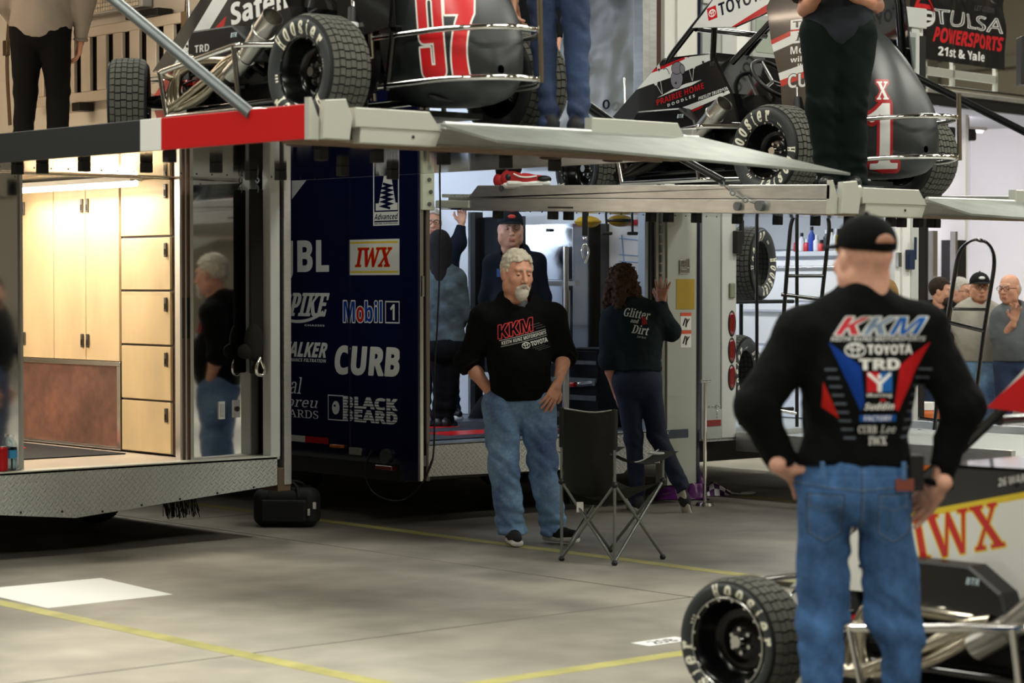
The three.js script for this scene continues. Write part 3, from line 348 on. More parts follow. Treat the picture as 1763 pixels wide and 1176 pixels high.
  cols.forEach((k, i) => { const p = onX(1372 + i * 8.5, 432, 14.3), hgt = [0.1, 0.14, 0.09, 0.19, 0.12, 0.08, 0.16, 0.17, 0.17, 0.13, 0.13, 0.13][i], b = thing(i < 9 ? 'bottle' : 'yellow_box', labs[i], i < 9 ? 'bottle' : 'box', [14.3, 1.872, p.z], 0, 'bottles and boxes on the counter');
    if (i < 9) { part('body', new THREE.LatheGeometry([[0, 0], [0.026, 0], [0.028, 0.01], [0.028, hgt * 0.7], [0.012, hgt * 0.85], [0.012, hgt]].map(([a, q]) => new THREE.Vector2(a, q)), 14), mtl(k, 0.35), b); part('cap', at(new THREE.CylinderGeometry(0.014, 0.014, 0.03, 12), 0, hgt, 0), i % 2 ? M.black : M.white, b); } else { part('box', bx(-0.04, 0.04, 0, hgt, -0.03, 0.03, 0.004), mtl(k, 0.5), b); part('black_tops', [bx(-0.03, 0.03, hgt, hgt + 0.05, -0.02, -0.005, 0.003), bx(-0.03, 0.03, hgt, hgt + 0.05, 0.005, 0.02, 0.003)], M.black, b); } });
  lampTube('strip_light', 'strip light under the low ceiling of the white trailer', [13.4, 2.47, -13.6], [13.4, 2.47, -12.05], T3_TUBE, [0, -1, 0]);
}
// --- fourth trailer, turned a little, with a bright white interior and a banner on its roof rail
{
  const o = onD(1588, 490, 22), t = thing('enclosed_trailer', 'brightly lit white trailer behind the group of talking men, banner above', 'trailer', [o.x, 0, o.z], 7.8 * PI / 180), inner = mtl(0xf0edf3, 0.45), W = 5.2;
  part('floor', bx(0, W, 0.4, 0.5, -6, 0), M.greyPaint, t); part('side_wall', bx(-0.06, 0, 0.4, 3.5, -6, 0), M.offWhite, t); part('side_wall', bx(W, W + 0.06, 0.4, 3.5, -6, 0), M.offWhite, t); part('bulkhead', bx(0, W, 0.5, 3.45, -2.5, -2.45), inner, t); part('roof', bx(-0.06, W + 0.06, 3.45, 3.52, -6, 0), M.greyPaint, t);
  part('door_frame', bx(0, 0.09, 0.4, 3.45, -0.06, 0.01), M.black, t); part('door_frame', bx(0.09, W, 3.33, 3.45, -0.06, 0.01), M.black, t); part('roof_rail', rod([0, 3.5, 0.04], [W, 3.5, 0.04], 0.03), M.chrome, t); part('roof_edge', bx(0, W, 3.44, 3.48, 0.0, 0.05), M.alu, t);
  part('partition', bx(1.5, 1.56, 0.5, 3.33, -2.45, -0.4), M.white, t); part('grey_fittings', [bx(1.6, 2.6, 0.5, 1.9, -2.4, -1.9), bx(1.6, 2.4, 2.5, 2.9, -2.4, -2.1)], M.greyPaint, t);
  part('lower_post', [bx(0.2, 0.28, 0.5, 2.12, -0.1, 0.0), bx(0.62, 0.66, 0.5, 2.12, -0.06, 0)], M.satin, t); part('window_cabinet', bx(1.2, 1.44, 1.2, 2.05, -0.5, -0.35), M.black, t);
  for (let i = 0; i < 2; i++) part('roof_spot', [bx(1.28 + i * 0.42, 1.4 + i * 0.42, 3.08, 3.2, -0.6, -0.45, 0.02), rod([1.34 + i * 0.42, 3.2, -0.52], [1.34 + i * 0.42, 3.33, -0.52], 0.012)], M.black, t);
  const rail = thing('roof_railing', 'bare metal roof railing carrying the banner', 'railing', [o.x, 3.53, o.z], 7.8 * PI / 180);
  each('rail', [bx(0, 1.4, 0.08, 0.16, -0.02, 0.02, 0.004), bx(0, 1.4, 0.9, 0.94, -0.02, 0.02, 0.004), bx(0.55, 1.4, 0.42, 0.47, -0.02, 0.02, 0.004)], M.aluLight, rail); each('post', [bx(1.36, 1.4, 0, 0.92, -0.02, 0.02), bx(0.52, 0.56, 0, 0.92, -0.02, 0.02), bx(0, 0.04, 0, 0.92, -0.02, 0.02)], M.aluLight, rail); part('back_rail', [bar([0.6, 0.1, -1], [1.0, 0.5, -1.2], 0.04, 0.04), bar([0.1, 0.1, -1], [0.16, 0.6, -1], 0.03, 0.03)], M.blackMetal, rail); part('white_panel', bx(0.02, 0.3, 0.1, 0.5, -0.6, -0.58), M.white, rail);
  const bt = canvasTex(1024, 512, (g, w, h) => { g.fillStyle = '#141416'; g.fillRect(0, 0, w, h); g.lineWidth = 26; g.strokeStyle = '#d3212b'; g.beginPath(); g.arc(150, 200, 95, PI * 0.95, PI * 2.02); g.stroke(); g.strokeStyle = '#eee'; g.beginPath(); g.arc(150, 200, 95, 0.02, PI * 0.75); g.stroke(); g.fillStyle = '#d3212b'; g.fillRect(70, 165, 130, 30); g.fillRect(100, 165, 30, 110); g.strokeStyle = '#eee'; g.lineWidth = 20; g.strokeRect(140, 215, 70, 40);
    fit(g, 'TULSA', 270, 175, 720, 95, '{}px sans-serif', null, '#eee', 4); fit(g, 'POWERSPORTS', 245, 295, 760, 95, 'bold italic {}px sans-serif', '#d3212b', '#d3212b', 5); fit(g, '21st & Yale', 300, 415, 500, 60, 'bold {}px sans-serif', '#f4f4f4', '#f4f4f4', 3); fit(g, 'LET US RIDE', 690, 110, 200, 34, 'bold {}px sans-serif', '#4b4b52'); });
  const pl = new THREE.PlaneGeometry(1.8, 0.76, 60, 30), p = pl.attributes.position; for (let i = 0; i < p.count; i++) { const x = p.getX(i), y = p.getY(i), k = clamp((y + 0.36) / 0.72, 0, 1); p.setZ(i, 0.03 * k * sin(x * 9 + y * 12) + 0.035 * Math.abs(noise3(x * 5, y * 3, 2)) * (0.4 + k)); if (k > 0.9) p.setY(i, y - 0.02 * Math.abs(sin(x * 7))); } pl.computeVertexNormals();
  const bn = thing('sponsor_banner', 'black vinyl banner with red and white lettering on the roof railing', 'banner', [o.x, 3.53, o.z], 7.8 * PI / 180); part('vinyl', at(pl, 0.56, 0.6, 0.05), mtl(0xffffff, 0.3, 0, { map: bt, side: THREE.DoubleSide }), bn); part('grommets', [[-0.3, 0.95], [0.2, 0.95], [0.8, 0.95], [1.4, 0.95]].map(([x, y]) => at(new THREE.TorusGeometry(0.012, 0.004, 6, 12), x, y, 0.075)), M.chrome, bn);
  for (let i = 0; i < 2; i++) { const a = V(1.2 + i * 1.6, 3.3, -1.2).applyAxisAngle(V(0, 1, 0), 7.8 * PI / 180).add(V(o.x, 0, o.z)); lampTube('strip_light', i ? 'far ceiling strip light of the bright white trailer' : 'ceiling strip light nearest the doorway of the bright white trailer', [a.x - 1, a.y, a.z], [a.x + 0.4, a.y, a.z], T4_TUBE, [0, -0.6, -1]); }
  const sp = onD(1762, 118, 19), st = thing('black_post_box', 'black box at the far edge beside the banner', 'box', [sp.x, 0, sp.z], -YAW); part('box', bx(-0.04, 0.2, 3.25, 3.65, -0.1, 0.1, 0.01), M.black, st); part('post', rod([0.08, 0, 0], [0.08, 3.3, 0], 0.04), M.blackMetal, st); part('foot', bx(-0.15, 0.3, 0, 0.03, -0.2, 0.2, 0.01), M.blackMetal, st);
}
// ---------------------------------------------------------------- lift platforms (origin: deck top at the trailer, local +z outward)
const flapM = mtl(0xffffff, 0.5, 0.55, { map: again(dataTex(256, (u, v) => { const e = 0.9 + 0.3 * (fbm(u, v, 6, 5, 131) - 0.5); return [152 * e, 157 * e, 150 * e]; }), 1.2, 1.2) });
const mirrorUnder = mtl(0xb9b4b0, 0.07, 1), bronze = mtl(0xa5907a, 0.35, 0.8);
function plateQuad(A, B, C, D, th) { const n = [A, B, C, D].map(v3), lo = n.map((p) => p.clone().setY(p.y - th)); return [quad(n[0], n[3], n[2], n[1]), quad(lo[0], lo[1], lo[2], lo[3]), quad(lo[0], n[0], n[1], lo[1]), quad(lo[1], n[1], n[2], lo[2]), quad(lo[2], n[2], n[3], lo[3]), quad(lo[3], n[3], n[0], lo[0])]; }
function chain(pts, r, n) { const c = new THREE.CatmullRomCurve3(pts.map(v3)), out = [], L = c.getLength(), k = n ?? Math.round(L / (r * 4.6)); for (let i = 0; i < k; i++) { const p = c.getPointAt((i + 0.5) / k), d = c.getTangentAt((i + 0.5) / k), g = new THREE.TorusGeometry(r, r * 0.36, 6, 12); g.scale(1.55, 1, 1); if (i % 2) g.rotateX(PI / 2); g.applyQuaternion(new THREE.Quaternion().setFromUnitVectors(V(1, 0, 0), d)); out.push(at(g, p.x, p.y, p.z)); } return out; }
function liftPlatform(label, pos, W, L, tilt, o) {
  const t = thing('lift_platform', label, 'platform', pos); t.rotation.x = tilt;
  part('deck', bx(0.03, W - 0.03, -0.07, -0.048, 0.02, L - 0.02), M.treadFine, t); part('mirror_underside', bx(0.02, W - 0.02, -0.15, -0.142, 0.02, L - 0.02), mirrorUnder, t); part('core', bx(0.06, W - 0.06, -0.142, -0.07, 0.05, L - 0.06), M.alu, t);
  o.side(t);
  part('side_rail', bx(W - 0.03, W, -0.15, 0.005, 0, L, 0.004), M.alu, t);
  part('end_strip', [bx(0.06, W, -0.158, -0.15, L - 0.07, L - 0.02), bx(0.06, W, -0.158, -0.15, L - 0.17, L - 0.13), bx(0.06, W, -0.158, -0.15, L - 0.28, L - 0.25)], bronze, t);
  const riv = []; for (let i = 0; i < 22; i++) riv.push(at(new THREE.SphereGeometry(0.006, 6, 4), 0.1 + i * (W - 0.2) / 21, -0.15, 0.35)); part('rivets', riv, M.blackMetal, t);
  // end bumpers
  const b0 = o.bumper[0], b1 = o.bumper[1]; part('end_bumper', at(slab([[b0, -0.155], [b1 - 0.02, -0.155], [b1 + 0.01, -0.09], [b0, -0.09]], 0.06, 0.004), 0, 0, L - 0.03), M.aluLight, t); part('end_bumper', at(slab([[b0 - 0.03, -0.085], [b1 + 0.01, -0.085], [b1 - 0.06, -0.005], [b0 - 0.03, -0.005]], 0.06, 0.004), 0, 0, L - 0.025), M.aluLight, t);
  part('bumper_hole', rod([mix(b0, b1, 0.66), -0.12, L + 0.03], [mix(b0, b1, 0.66), -0.12, L + 0.036], 0.008), M.black, t);
  part('corner_bracket', [at(slab([[0, -0.15], [0.05, -0.15], [0.05, -0.06], [0.01, 0.03], [0, 0.03]], 0.03, 0.003), 0, 0, L - 0.02), at(slab([[0.06, -0.145], [0.2, -0.145], [0.215, -0.05], [0.18, 0.03], [0.07, 0.02]], 0.035, 0.004), 0, 0, L)], M.aluLight, t);
  part('end_bumper', at(slab([[W - 0.75, -0.06], [W - 0.1, -0.06], [W - 0.16, 0.02], [W - 0.75, 0.02]], 0.05, 0.004), 0, 0, L - 0.03), M.aluLight, t);
  const fl = part('ramp_flap', plateQuad(...o.flap, 0.012).map(metric), flapM, t); part('flap_hinge', rod([b1 + 0.05, -0.05, L + 0.01], [W, -0.045, L + 0.01], 0.014, 10), M.alu, fl);
  o.blocks.forEach(([x, z]) => part('rubber_block', bx(x - 0.026, x + 0.026, -0.205, -0.15, z - 0.026, z + 0.026, 0.004), M.rubber, t));
  (o.ovals ?? []).forEach(([x, z]) => part('oval_light', at(new THREE.SphereGeometry(0.07, 16, 8).scale(1, 0.12, 0.45), x, -0.155, z), mtl(0x3a1414, 0.3), t));
  return t;
}
{
  const o1 = V(6.0, 2.4, -11.72), L = 3.5, zb = onX(241, 240, 6).z - o1.z, zw = onX(277, 240, 6).z - o1.z, blk = [[145, 280], [252, 282], [292, 262], [372, 282], [432, 296], [483, 296], [553, 258], [590, 288], [649, 262], [676, 294], [764, 266], [871, 272], [955, 278], [30, 286], [73, 284]].map(([x, y]) => { const p = onY(x, y, 2.24); return [p.x - o1.x, clamp(p.z - o1.z, 0.15, L - 0.2)]; });
  const p1 = liftPlatform('raised lift platform with a black, white and red side rail', o1.toArray(), 2.45, L, 0.002, {
    side(t) { part('side_rail', bx(0, 0.03, -0.15, 0.005, 0, zb, 0.004), mtl(0x15181d, 0.5), t).userData.label = 'black side rail'; part('side_rail', bx(0, 0.03, -0.15, 0.005, zb, zw, 0.003), M.whitePaint, t).userData.label = 'white side rail'; part('side_rail', bx(0, 0.03, -0.15, 0.005, zw, L, 0.004), M.red, t).userData.label = 'red side rail'; },
    bumper: [0.27, 0.72], flap: [[0.74, -0.05, L + 0.02], [2.46, -0.04, L + 0.02], [2.57, -0.25, L + 0.92], [0.67, -0.15, L + 0.5]], blocks: blk, ovals: [[0.2, L - 0.35], [0.55, L - 0.32], [1.0, L - 0.3], [1.8, L - 0.4], [2.2, L - 0.36]],
  });
  part('support_strut', rod([0.015, 1.6, 0], [0.015, -0.02, L - 0.45], 0.028, 12), M.galv, p1); part('support_strut', rod([2.43, 1.6, 0], [2.43, -0.02, L - 0.45], 0.028, 12), M.blackMetal, p1);
  const o2 = V(9.6, 2.245, -11.72), L2 = 3.4, b2 = [[835, 366], [910, 362], [980, 366], [1122, 366], [1152, 366], [1200, 367], [1270, 370], [1340, 371], [1405, 372], [1463, 366], [1535, 366], [1606, 368], [1626, 372], [1680, 372], [1735, 372]].map(([x, y]) => { const p = onY(x, y, 2.06); return [clamp(p.x - o2.x, 0.05, 2.3), clamp(p.z - o2.z, 0.1, L2 - 0.15)]; });
  const p2 = liftPlatform('raised bare aluminium lift platform with a chain on its side rail', o2.toArray(), 2.4, L2, 0.031, {
    side(t) {
      part('side_rail', at(sideSlab([[0.32, -0.08], [0.42, 0.005], [L2, 0.005], [L2, -0.07], [0.3, -0.07]].reverse(), 0, 0.035, 0.003), 0, 0, 0), M.alu, t); part('side_rail', bx(0, 0.04, -0.155, -0.075, 0.26, L2, 0.004), M.alu, t); part('hinge_arm', bx(-0.01, 0.03, -0.14, -0.09, 0, 0.34, 0.006), M.aluLight, t);
      each('rail_pin', [rod([-0.02, -0.115, 2.72], [0.01, -0.115, 2.72], 0.025, 18), rod([-0.03, -0.11, 2.9], [0.01, -0.11, 2.9], 0.03, 18), rod([-0.012, -0.012, 0.66], [0.01, -0.012, 0.66], 0.02, 16)], M.galv, t); part('rail_slot', bx(-0.004, 0.002, -0.135, -0.125, 1.1, 1.33), M.black, t);
      part('chain', chain([[-0.02, 0.03, 2.58], [-0.03, -0.06, 2.74], [-0.03, -0.1, 2.88]], 0.012), M.galv, t);
    },
    bumper: [0.27, 0.78], flap: [[0.8, -0.05, L2 + 0.02], [2.4, -0.04, L2 + 0.02], [2.5, -0.2, L2 + 0.85], [0.86, -0.13, L2 + 0.3]], blocks: b2,
  });
  part('support_strut', rod([-0.01, 1.05, 0], [-0.01, 0.03, 2.6], 0.022, 12), M.blackMetal, p2); part('support_strut', rod([2.41, 1.4, 0.6], [2.41, 0.2, 3.4], 0.025, 12), M.blackMetal, p2); part('support_strut', rod([2.35, 0.35, 1.4], [2.35, 0.02, 2.3], 0.03, 12), M.blackMetal, p2);
}
// ---------------------------------------------------------------- midget race cars (origin: on the ground under the rear axle; nose to -z, left to -x)
const treadM = mtl(0xffffff, 0.85, 0, { map: again(dataTex(256, (u, v) => { const e = 0.8 + 0.5 * (fbm(u, v, 10, 4, 81) - 0.4); return [92 * e, 92 * e, 84 * e]; }), 3, 3) }), casingM = mtl(0x131415, 0.7), pipeM = mtl(0xa59a86, 0.28, 1), pipeSilver = mtl(0xb5b3ac, 0.3, 1), rimM = mtl(0x0a0a0b, 0.2, 0.3);
const sidewallTex = canvasTex(2048, 192, (g, w, h) => { g.fillStyle = '#2a2f31'; g.fillRect(0, 0, w, h); for (let k = 0; k < 2; k++) { let x = 90 + k * 1024; for (const ch of 'Hoosier') { g.save(); g.translate(x, 0); fit(g, ch, 0, ch === 'H' || ch === 'i' ? 25 : 55, ch === 'i' ? 26 : 56, ch === 'H' || ch === 'i' ? 140 : 110, 'bold italic {}px serif', '#e9e6d2', '#e9e6d2', 5); g.restore(); x += (ch === 'i' ? 70 : 96); } g.fillStyle = '#e9e6d2'; for (let i = 0; i < 3; i++) g.fillRect(820 + k * 1024 + i * 26, 120, 14, 30); } });
const sidewallM = mtl(0xffffff, 0.5, 0, { map: sidewallTex });
const lathe = (pts, seg = 48) => new THREE.LatheGeometry(pts.map((p) => new THREE.Vector2(...p)), seg);
const tyreCache = {};
function tyreShapes(R, W, rim = 0.168) {
  const key = [R, W, rim].join(); if (tyreCache[key]) return tyreCache[key]; const h = W / 2, sh = R - 0.03;
  // lathe axis is y; outer side is +y before turning
  const casing = lathe([[rim, -h * 0.8], [rim + 0.015, -h * 0.92], [mix(rim, R, 0.5), -h * 1.02], [sh, -h * 0.95], [R - 0.012, -h * 0.84], [R - 0.01, 0], [R - 0.012, h * 0.84], [sh, h * 0.95]]);
  const wall = lathe([[sh, h * 0.95], [mix(rim, R, 0.75), h * 1.01], [mix(rim, R, 0.5), h * 1.02], [mix(rim, R, 0.28), h * 0.99], [rim + 0.015, h * 0.92], [rim, h * 0.8]]);
  const uv = wall.attributes.uv; for (let i = 0; i < uv.count; i++) uv.setXY(i, 1 - uv.getX(i), 1 - uv.getY(i));
  const n = Math.round(R * 2 * PI / 0.042), m = Math.round(W * 0.9 / 0.032), blocks = [];
  for (let j = 0; j < m; j++) { const y = (j + 0.5 - m / 2) * W * 0.9 / m; for (let i = 0; i < n; i++) { const a = (i + 0.5 * (j % 2) * 0.25) / n * 2 * PI, edge = j === 0 || j === m - 1, b = new THREE.BoxGeometry(0.042 * 0.8, W * 0.9 / m * 0.84, 0.016); b.translate(0, 0, edge ? -0.007 : 0); if (edge) b.rotateX(j ? -0.35 : 0.35); b.translate(0, y, R - 0.008); b.rotateY(a + 0.02 * y * 5); blocks.push(b); } }
  const rimG = lathe([[0.02, h * 0.1], [0.06, h * 0.1], [0.075, h * 0.02], [0.12, -h * 0.1], [0.13, h * 0.2], [rim - 0.014, h * 0.55], [rim - 0.012, h * 0.85], [rim + 0.004, h * 0.9], [rim + 0.006, h * 0.8], [rim - 0.02, -h * 0.8], [rim + 0.004, -h * 0.9]], 40);
  const bolts = []; for (let i = 0; i < 16; i++) { const a = i / 16 * 2 * PI; bolts.push(at(new THREE.CylinderGeometry(0.006, 0.006, 0.01, 6), (rim - 0.004) * cos(a), h * 0.92, (rim - 0.004) * sin(a))); } for (let i = 0; i < 6; i++) { const a = i / 6 * 2 * PI; bolts.push(at(new THREE.CylinderGeometry(0.009, 0.009, 0.02, 6), 0.045 * cos(a), h * 0.13, 0.045 * sin(a))); } bolts.push(at(new THREE.CylinderGeometry(0.024, 0.03, 0.06, 12), 0, h * 0.2, 0));
  return tyreCache[key] = { casing, wall, tread: mergeGeometries(blocks), rim: rimG, bolts: join(bolts) };
}
function tyre(parent, x, y, z, R, W, side, steer = 0, spin = 0, ring, bare) {   // side -1: lettering faces left
  const s = tyreShapes(R, W), m = part('tire', s.casing, casingM, parent);
  part('sidewall', s.wall, sidewallM, m).userData.label = 'sidewall with cream lettering'; const t = part('tread', s.tread, treadM, m); t.userData.kind = 'stuff'; if (!bare) part('rim', s.rim, rimM, m); if (!bare) part('wheel_bolts', s.bolts, M.satin, m).userData.kind = 'stuff';
  if (ring) part('bead_ring', new THREE.TorusGeometry(0.172, 0.004, 8, 48).rotateX(PI / 2).translate(0, W / 2 * 0.95, 0), M.satin, m);
  m.position.set(x, y, z); m.rotation.set(0, steer, side < 0 ? PI / 2 : -PI / 2, 'YXZ'); m.rotateY(spin); return m;
}
function sheetTex(poly2, draw, w = 1024) {   // print on a flat panel given in (z, y): x to the right = towards the tail
  const zs = poly2.map((p) => p[0]), ys = poly2.map((p) => p[1]), z0 = Math.min(...zs), z1 = Math.max(...zs), y0 = Math.min(...ys), y1 = Math.max(...ys), h = Math.round(w * (y1 - y0) / (z1 - z0));
  const t = canvasTex(w, h, (g) => { draw(g, (z) => (z - z0) / (z1 - z0) * w, (y) => h - (y - y0) / (y1 - y0) * h, w / (z1 - z0), w, h); });
  t.wrapS = t.wrapT = THREE.ClampToEdgeWrapping; t.repeat.set(-1 / (z1 - z0), 1 / (y1 - y0)); t.offset.set(-z0 / (z1 - z0), -y0 / (y1 - y0)); return t;
}
// ExtrudeGeometry caps carry uv = (-z, y) here
const HOOD = [[-1.95, 0.44], [-1.27, 0.94], [-0.83, 0.945], [-0.66, 0.68], [-0.6, 0.5], [-1.0, 0.46], [-1.5, 0.46]], NOSE = [[-2.16, 0.3], [-1.95, 0.46], [-1.5, 0.47], [-1.45, 0.2], [-2.1, 0.18]], SHOULDER = [[-0.34, 1.2], [-0.3, 0.98], [-0.22, 0.72], [-0.2, 0.46], [0.2, 0.5], [0.24, 0.8], [0.16, 1.3], [-0.24, 1.34]], VISOR = [[-0.99, 1.125], [-0.62, 1.1], [-0.25, 1.19], [-0.2, 1.46], [-0.62, 1.46], [-0.9, 1.2]], SCREEN = [[-0.64, 0.5], [-0.2, 0.46], [-0.2, 0.2], [-0.7, 0.2]];
function tailGeo() {
  const secs = [[0.02, 0.28, 0.14, 1.12], [0.12, 0.29, 0.13, 1.09], [0.26, 0.295, 0.12, 1.01], [0.36, 0.29, 0.12, 0.91], [0.44, 0.27, 0.125, 0.8], [0.52, 0.235, 0.14, 0.66], [0.575, 0.185, 0.17, 0.52], [0.61, 0.11, 0.21, 0.4], [0.622, 0.02, 0.27, 0.31]], N = 40, P = [], I = [];
  for (const [z, w, y0, y1] of secs) for (let i = 0; i <= N; i++) { const a = i / N * 2 * PI, c = cos(a), s = sin(a), e = 0.72, lift = (y1 - y0) / 2, yy = (y0 + y1) / 2 + lift * Math.sign(s) * Math.abs(s) ** e, taper = s > 0 ? 1 - 0.45 * s ** 2 * (y1 > 0.7 ? 1 : 0.5) : 1; P.push(w * taper * Math.sign(c) * Math.abs(c) ** e, yy, z); }
  for (let k = 0; k < secs.length - 1; k++) for (let i = 0; i < N; i++) { const a = k * (N + 1) + i, b = a + N + 1; I.push(a, a + 1, b, b, a + 1, b + 1); }
  const g = new THREE.BufferGeometry(); g.setAttribute('position', new THREE.Float32BufferAttribute(P, 3)); g.setIndex(I); g.computeVertexNormals();
  const uv = [], q = g.attributes.position; for (let i = 0; i < q.count; i++) { const x = q.getX(i), z = q.getZ(i); uv.push(((x + z * 1.0) * 0.7071 + 0.35) / 0.9, q.getY(i) / 1.2); } g.setAttribute('uv', new THREE.Float32BufferAttribute(uv, 2)); return g;
}
const TAIL = tailGeo();
function raceCar(name, label, pos, turn, o) {
  const t = thing(name, label, 'race car', pos, turn, 'midget race cars'), body = o.body, capM = (poly2, draw, w) => { const tx = sheetTex(poly2, draw, w); return [mtl(0xffffff, 0.2, 0, { map: tx, clearcoat: 0.7, clearcoatRoughness: 0.06 }), body]; };
  tyre(t, -0.63, 0.28, 0, 0.28, 0.25, -1, 0, o.spin ?? 2.6, o.ring); tyre(t, 0.64, 0.285, 0, 0.285, 0.28, 1); const ax = o.axle ?? -1.75; tyre(t, -0.55, 0.245, ax, 0.245, 0.21, -1, o.steer, o.spinF ?? 2.6, o.ring); tyre(t, 0.56, 0.245, ax, 0.245, 0.21, 1, o.steer);
  const HOOD_ = HOOD.map(([z, y]) => [-1.95 + (z + 1.95) * (o.long ?? 1), y]), hm = capM(HOOD_, o.hood), h = part('hood', sideSlab(HOOD_.slice().reverse(), -0.33, 0.33, 0.012), hm, t);
  const rv = []; for (const [z, y] of [[-1.6, 0.55], [-1.3, 0.88], [-0.9, 0.9], [-0.72, 0.7], [-1.1, 0.5]]) rv.push(at(new THREE.CylinderGeometry(0.008, 0.008, 0.006, 10).rotateZ(PI / 2), -0.345, y, z)); part('hood_fastener', rv, M.black, h);
  part('nose', sideSlab(NOSE.slice().reverse(), -0.2, 0.2, 0.02), o.nose ? capM(NOSE, o.nose, 512) : body, t);
  const sm = o.shoulder ? capM(SHOULDER, o.shoulder, 768) : body; part('shoulder_panel', sideSlab(SHOULDER.slice().reverse(), -0.36, -0.345, 0.002), sm, t); part('shoulder_panel', sideSlab(SHOULDER.slice().reverse(), 0.345, 0.36, 0.002), body, t);
  const VISOR_ = VISOR.map(([z, y]) => [z + (o.shift?.[0] ?? 0), y + (o.shift?.[1] ?? 0)]); if (o.visor) { const vm = capM(VISOR_, (g, X, Y, ...r) => o.visor(g, (z) => X(z + (o.shift?.[0] ?? 0)), (y) => Y(y + (o.shift?.[1] ?? 0)), ...r), 512); part('visor_panel', sideSlab(VISOR_.slice().reverse(), -0.35, -0.335, 0.003), vm, t); part('visor_panel', sideSlab(VISOR_.slice().reverse(), 0.335, 0.35, 0.003), vm, t); }
  each('side_panel', [sideSlab(SCREEN.slice().reverse(), -0.35, -0.335, 0.002), sideSlab(SCREEN.slice().reverse(), 0.335, 0.35, 0.002)], M.gloss, t);
  part('floor_pan', bx(-0.33, 0.33, 0.09, 0.12, -1.7, 0.1), M.black, t); part('cockpit_sill', bx(-0.35, 0.35, 0.86, 0.9, -0.84, -0.8, 0.01), M.black, t);
  const tm = part('tail', TAIL, mtl(0xffffff, 0.42, 0, { map: o.tail }), t); part('tail_cap', at(new THREE.CylinderGeometry(0.05, 0.05, 0.03, 20), 0, 1.0, 0.2), M.satin, tm);
  // seat, wheel, dash
  const seat = part('seat', [sideSlab([[-0.42, 0.3], [-0.05, 0.26], [0.0, 1.0], [-0.1, 1.02], [-0.14, 0.42], [-0.42, 0.4]].reverse(), -0.24, 0.24, 0.03), bx(-0.27, -0.2, 0.4, 0.75, -0.2, -0.02, 0.02), bx(0.2, 0.27, 0.4, 0.75, -0.2, -0.02, 0.02)], M.black, t); part('harness', [bx(-0.09, -0.05, 0.5, 1.0, -0.16, -0.14), bx(0.05, 0.09, 0.5, 1.0, -0.16, -0.14)], mtl(0x2a2a2c, 0.8), seat);
  const sw = part('steering_wheel', new THREE.TorusGeometry(0.17, 0.014, 10, 36), M.black, t); sw.position.set(0, 0.79, -0.6); sw.rotation.x = -0.75; part('spokes', [0, 1, 2].map((i) => rod([0, 0, -0.02], [0.165 * sin(i * 2.09), 0.165 * cos(i * 2.09), 0], 0.012)), M.satin, sw);
  // roll cage
  const c = 0.02, cage = []; for (const s of [-1, 1]) { const x = 0.33 * s; cage.push(bent([[x * 0.85, 0.6, -1.5], [x, 0.95, -1.22], [x, 1.15, -0.98], [x, 1.44, -0.62], [x, 1.47, -0.05], [x, 1.3, 0.12], [x, 0.5, 0.2]], c, 8, 0.08), rod([x, 0.9, -0.83], [x, 1.2, -0.81], c), rod([x, 0.88, -0.66], [x, 1.3, -0.06], c), rod([x, 0.2, -1.6], [x, 0.22, 0.1], c), rod([x, 0.48, 0.2], [x, 0.2, 0.15], c)); } for (const [y, z] of [[1.44, -0.6], [1.47, -0.05], [1.12, -0.98], [0.95, 0.13], [0.5, 0.2]]) cage.push(rod([-0.33, y, z], [0.33, y, z], c)); part('roll_cage', cage, o.cage ?? M.gloss, t);
  // engine and headers on the left side
  part('engine', [bx(-0.24, 0.24, 0.15, 0.5, -1.5, -0.72, 0.03), bx(-0.3, 0.3, 0.3, 0.46, -1.42, -0.85, 0.02), ...[0, 1, 2, 3].map((i) => rod([-0.28, 0.35, -1.36 + i * 0.14], [-0.36, 0.4, -1.36 + i * 0.14], 0.02)), rod([-0.2, 0.25, -1.6], [-0.2, 0.25, -1.5], 0.1, 20)], M.blackMetal, t);
  const cover = part('valve_cover', sideSlab([[-1.44, 0.42], [-1.44, 0.56], [-1.4, 0.6], [-1.03, 0.6], [-0.9, 0.52], [-0.86, 0.42]].reverse(), -0.43, -0.3, 0.01), [mtl(0xffffff, 0.3, 0, { map: sheetTex([[-1.44, 0.42], [-0.86, 0.6]], (g, X, Y, s, w, hh) => { g.fillStyle = '#0d0d0f'; g.fillRect(0, 0, w, hh); fit(g, 'TRD', X(-1.38), Y(0.53), s * 0.14, s * 0.04, 'bold {}px sans-serif', '#d4d4d2'); fit(g, 'BTR', X(-1.04), Y(0.57), s * 0.06, s * 0.025, 'bold italic {}px sans-serif', '#cfe3ee'); }, 512) }), M.black], t); cover.userData.label = 'black valve cover with white lettering';
  const pm = o.pipe ?? pipeM; const hdr = []; for (let i = 0; i < 4; i++) { const z = -0.94 - i * 0.14, d = i * 0.028; hdr.push(tube([[-0.3, 0.4, z], [-0.42 - d * 0.4, 0.42 + d * 0.5, z - 0.06], [-0.5, 0.4 - d, -1.42 - d], [-0.5 - d * 0.4, 0.22 - d * 0.3, -1.44 - d * 0.8], [-0.5 - d * 0.3, 0.24 + (i % 2) * 0.05, -1.22], [-0.5, 0.36 + (i % 2) * 0.05, -1.02 + 0.02 * i], [-0.5, 0.44 + (o.drop?.[1] ?? 0), -0.88 + (o.drop?.[2] ?? 0)]], 0.023, 10, 60)); } const hp = part('exhaust_header', hdr, pm, t);
